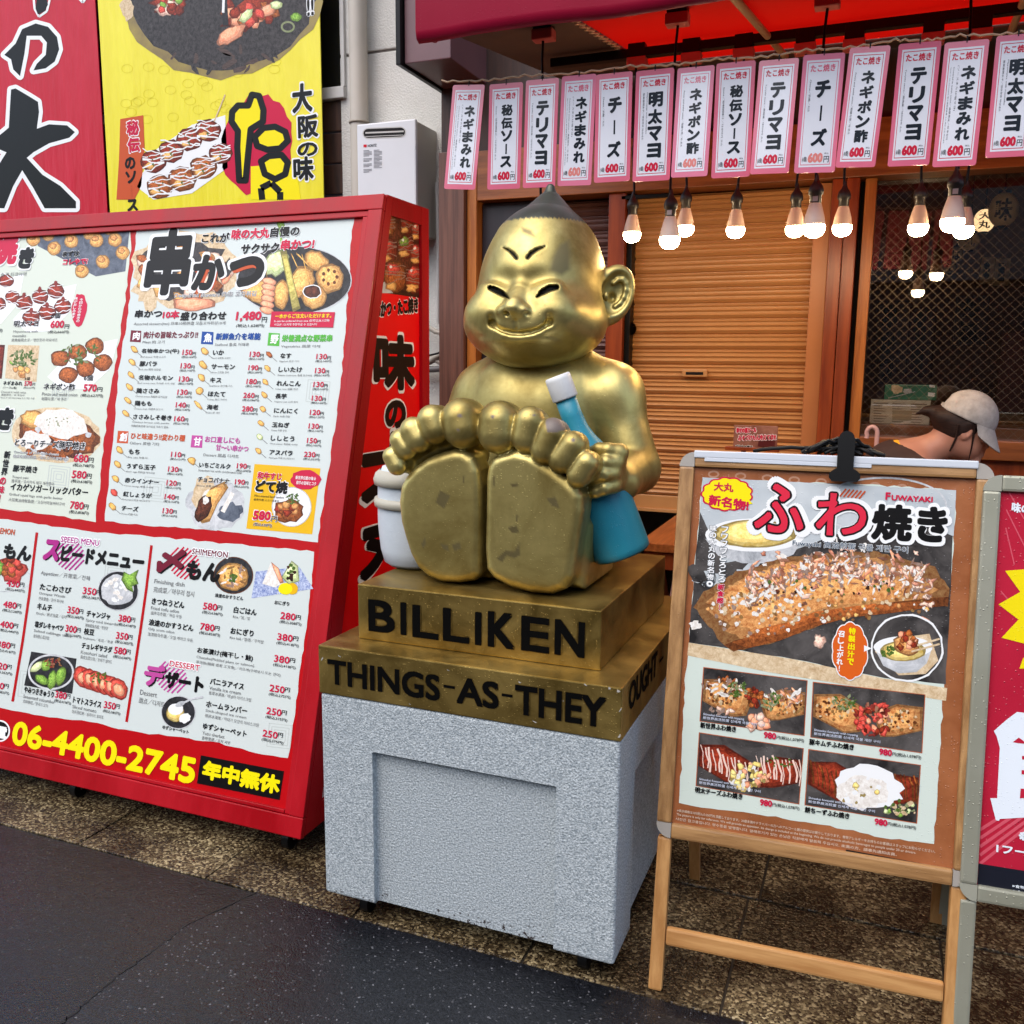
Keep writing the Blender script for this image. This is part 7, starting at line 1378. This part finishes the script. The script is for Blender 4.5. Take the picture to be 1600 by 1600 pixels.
bodyo = sdf_obj("body", [S1.mesh()], per, M_skin)
# clothes
S2 = SDF((w(1330, 700)[0]-.12, YW-.34, .5), (w(1560, 700)[0], YW+.34, w(1500, 640)[2]), .006)
S2.op(cone(n2+[-.035, 0, -.045], ch, .108, .140), .05); S2.op(cone(ch, hp, .140, .150), .05)
for s, (sh_, elb) in zip((-1, 1), shs): S2.op(cone(n2+[-.02, s*.06, -.03], sh_, .068, .066), .04); S2.op(cone(sh_, sh_*.45+elb*.55, .064, .060), .02)
S2.op(cone(n2+[.03, 0, .035], n2+[.14, 0, .10], .084, .098), .006, True)
sdf_obj("shirt", [S2.mesh()], per, M_shirt)
S6 = SDF((n2[0]-.25, YW-.25, n2[2]-.3), (n2[0]+.25, YW+.25, n2[2]+.2), .006)
S6.op(cone(n2+[-.030, 0, -.040], ch, .104, .132), .05)
for s, (sh_, elb) in zip((-1, 1), shs): S6.op(cone(n2+[-.02, s*.06, -.03], sh_*.5+n2*.5, .064, .055), .04)
S6.op(cone(n2+[.028, 0, .030], n2+[.14, 0, .10], .060, .072), .006, True); sdf_obj("collar", [S6.mesh()], per, M_yelc)
mb = MB(); P = [w(1388, 716, -.10), w(1400, 700, -.03), w(1440, 704, -.085), w(1425, 716, -.12)]; 
S3 = SDF((hp[0]-.2, YW-.25, .06), (hp[0]+.25, YW+.35, 1.02), .008)
for s in (-1, 1): kn = hp+np.array((.04, s*.09, -.45)); an = np.array((hp[0]-.02, YW+.05+s*.09, .13)); S3.op(cone(hp+[0, s*.06, .02], kn, .118, .075), .03); S3.op(cone(kn, an, .075, .060), .02)
sdf_obj("trousers", [S3.mesh()], per, mat("trousers_dark", S(34, 34, 40), rough=.8))
# hair: skull cap, nape, bun, loose strands
S4 = SDF((w(1420, 700)[0], YW-.16, w(1500, 730)[2]), (w(1570, 640)[0], YW+.16, w(1500, 600)[2]+.02), .004)
S4.op(oell(hd-fw_*.012*K+ht*.004, (.092*K, .079*K, .088*K), fw_, sd_, ht), .01)
S4.op(oell(w(1480, 653), (.058*K, .066*K, .036*K), fw_, sd_, ht), .025); S4.op(oell(w(1473, 657), (.03*K, .05*K, .022*K), fw_, sd_, ht), .02); S4.op(oell(w(1522, 711), (.088*K, .16*K, .096*K), fw_, sd_, ht), .012, True); bn = w(1452, 642); S4.op(oell(bn, (.028*K, .024*K, .015*K), (.96, 0, .1), (0, 1, 0), (-.1, 0, .96)), .012); S4.op(cone(bn+[-.015, 0, .0], bn+[-.045*K, 0, -.012], .010*K, .003*K), .01); S4.op(cone(bn, w(1472, 648), .014*K, .03*K), .02)
for s in (-1, 1): S4.op(cone(w(1519, 662)+sd_*s*.070*K, w(1524, 676)+sd_*s*.066*K, .012*K, .005*K), .012)
hr = sdf_obj("hair", [S4.mesh()], per, M_hair)
mb = MB()
for P in ([(1523, 664), (1521, 682), (1518, 700), (1513, 722)], [(1498, 664), (1494, 684), (1484, 705)]): mb.tube([w(x, y, -(.082-.012*i)*K) for i, (x, y) in enumerate(P)], [.0045*K, .004*K, .003*K, .001][:len(P)], M_hair, 6)
part(mb, "loose_strand", per)
# cap
S5 = SDF((w(1450, 700)[0], YW-.17, w(1500, 720)[2]), (w(1585, 640)[0], YW+.17, w(1500, 596)[2]+.02), .004)
ccap = w(1512, 652); ax1, up1 = fw_, ht; S5.op(oell(ccap, (.100*K, .088*K, .098*K), ax1, sd_, up1), .01)
o_ = ccap
S5.op(oell(o_-up1*.302, (.5, .5, .30), ax1, sd_, up1), .004, True)
S5.op(oell(o_+up1*.022*K-ax1*.092*K, (.030*K, .030*K, .024*K), ax1, sd_, up1), .004, True)      # gap above the strap
for t in (-.45, .45): S5.groove(cone(o_+sd_*t*.1*K-ax1*.1*K+up1*.10*K, o_+sd_*t*.1*K+ax1*.1*K+up1*.10*K, .004), .002, .003)
cp = sdf_obj("cap", [S5.mesh()], per, M_cap)
mb = MB(); vs = []; n1, n2_ = 13, 17; bd = ax1*.66-up1*.75; bd /= np.linalg.norm(bd)
for j in range(n1):
    for i in range(n2_):
        t = -1.15+2.3*i/(n2_-1); s_ = j/(n1-1); vs.append(o_+ax1*(.099*K*math.cos(t))+sd_*(.087*K*math.sin(t)*(1-.06*s_))+bd*(.082*K*s_*math.cos(t*.95))-up1*(.010*K*math.sin(t)**2*s_))
m_ = len(vs); fs = [(j*n2_+i, j*n2_+i+1, (j+1)*n2_+i+1, (j+1)*n2_+i) for j in range(n1-1) for i in range(n2_-1)]
mb.add(vs+[p-up1*.004 for p in vs], fs+[tuple(m_+k for k in f[::-1]) for f in fs]+[((n1-1)*n2_+i, (n1-1)*n2_+i+1, m_+(n1-1)*n2_+i+1, m_+(n1-1)*n2_+i) for i in range(n2_-1)], M_cap, True); br = part(mb, "brim", cp)
mb = MB(); pts = [o_+up1*.005*K-ax1*(.099*K*math.cos(t))+sd_*(.087*K*math.sin(t)) for t in np.linspace(-.9, .5, 12)]; 
for a_, b_ in zip(pts[:-1], pts[1:]): mb.beam(a_, b_+(b_-a_)*.05, .004, .014, M_cap, up=tuple(up1))
part(mb, "strap", cp)
mb = MB(); mb.tube([pts[2]*1.0-sd_*.002, pts[3]-sd_*.002], .008, mat("buckle", S(220, 210, 200), rough=.3, metal=.5), 8); part(mb, "buckle", cp)
mb = MB()
for s in (-1, 1): mb.lathe(hd+fw_*.0815*K+sd_*s*.030*K-ht*.012*K, [(.006*K, 0), (.004*K, .003*K), (0, .004*K)], M_eye, ax=tuple(fw_), seg=10)
part(mb, "eyes", per)

# ------------------------------------------------------------------ the other side of the street (seen as a reflection in the glass and the gilding)
ob = thing("building", "plain grey building across the street mirrored in the window", "building", (0, -8, 0)); m1 = mat("render_grey", S(112, 108, 104), S(132, 128, 122), rough=.9, scale=.6)
mb = MB(); mb.box((-16, -9, 2.9), (16, -8, 5.6), m1); mb.box((-16, -9, 0), (16, -8.2, 2.898), mat("shop_dark", S(44, 38, 36), S(66, 58, 52), rough=.6, scale=.8)); part(mb, "wall", ob)
g = random.Random(4)
for i in range(16): x = -14+i*1.75; c = [(150, 152, 156), (96, 104, 118), (176, 172, 160), (70, 66, 66), (120, 60, 50)][i % 5]; mb = MB(); mb.box((x, -8.19, .5+g.random()*.4), (x+g.uniform(.7, 1.4), -8.12, 2.0+g.random()*.6), mat("front_%d" % (i % 5), S(*c), rough=.5)); part(mb, "reflected_panel", ob)  # invented panels in varied tones, added to fill the street reflection in the glass
for x in (-12, -8, -4, 0, 4, 8, 12): mb = MB(); mb.box((x-.9, -7.99, 3.6), (x+.9, -7.95, 5.2), mat("pane_dark", S(34, 38, 44), rough=.1)); part(mb, "window", ob)
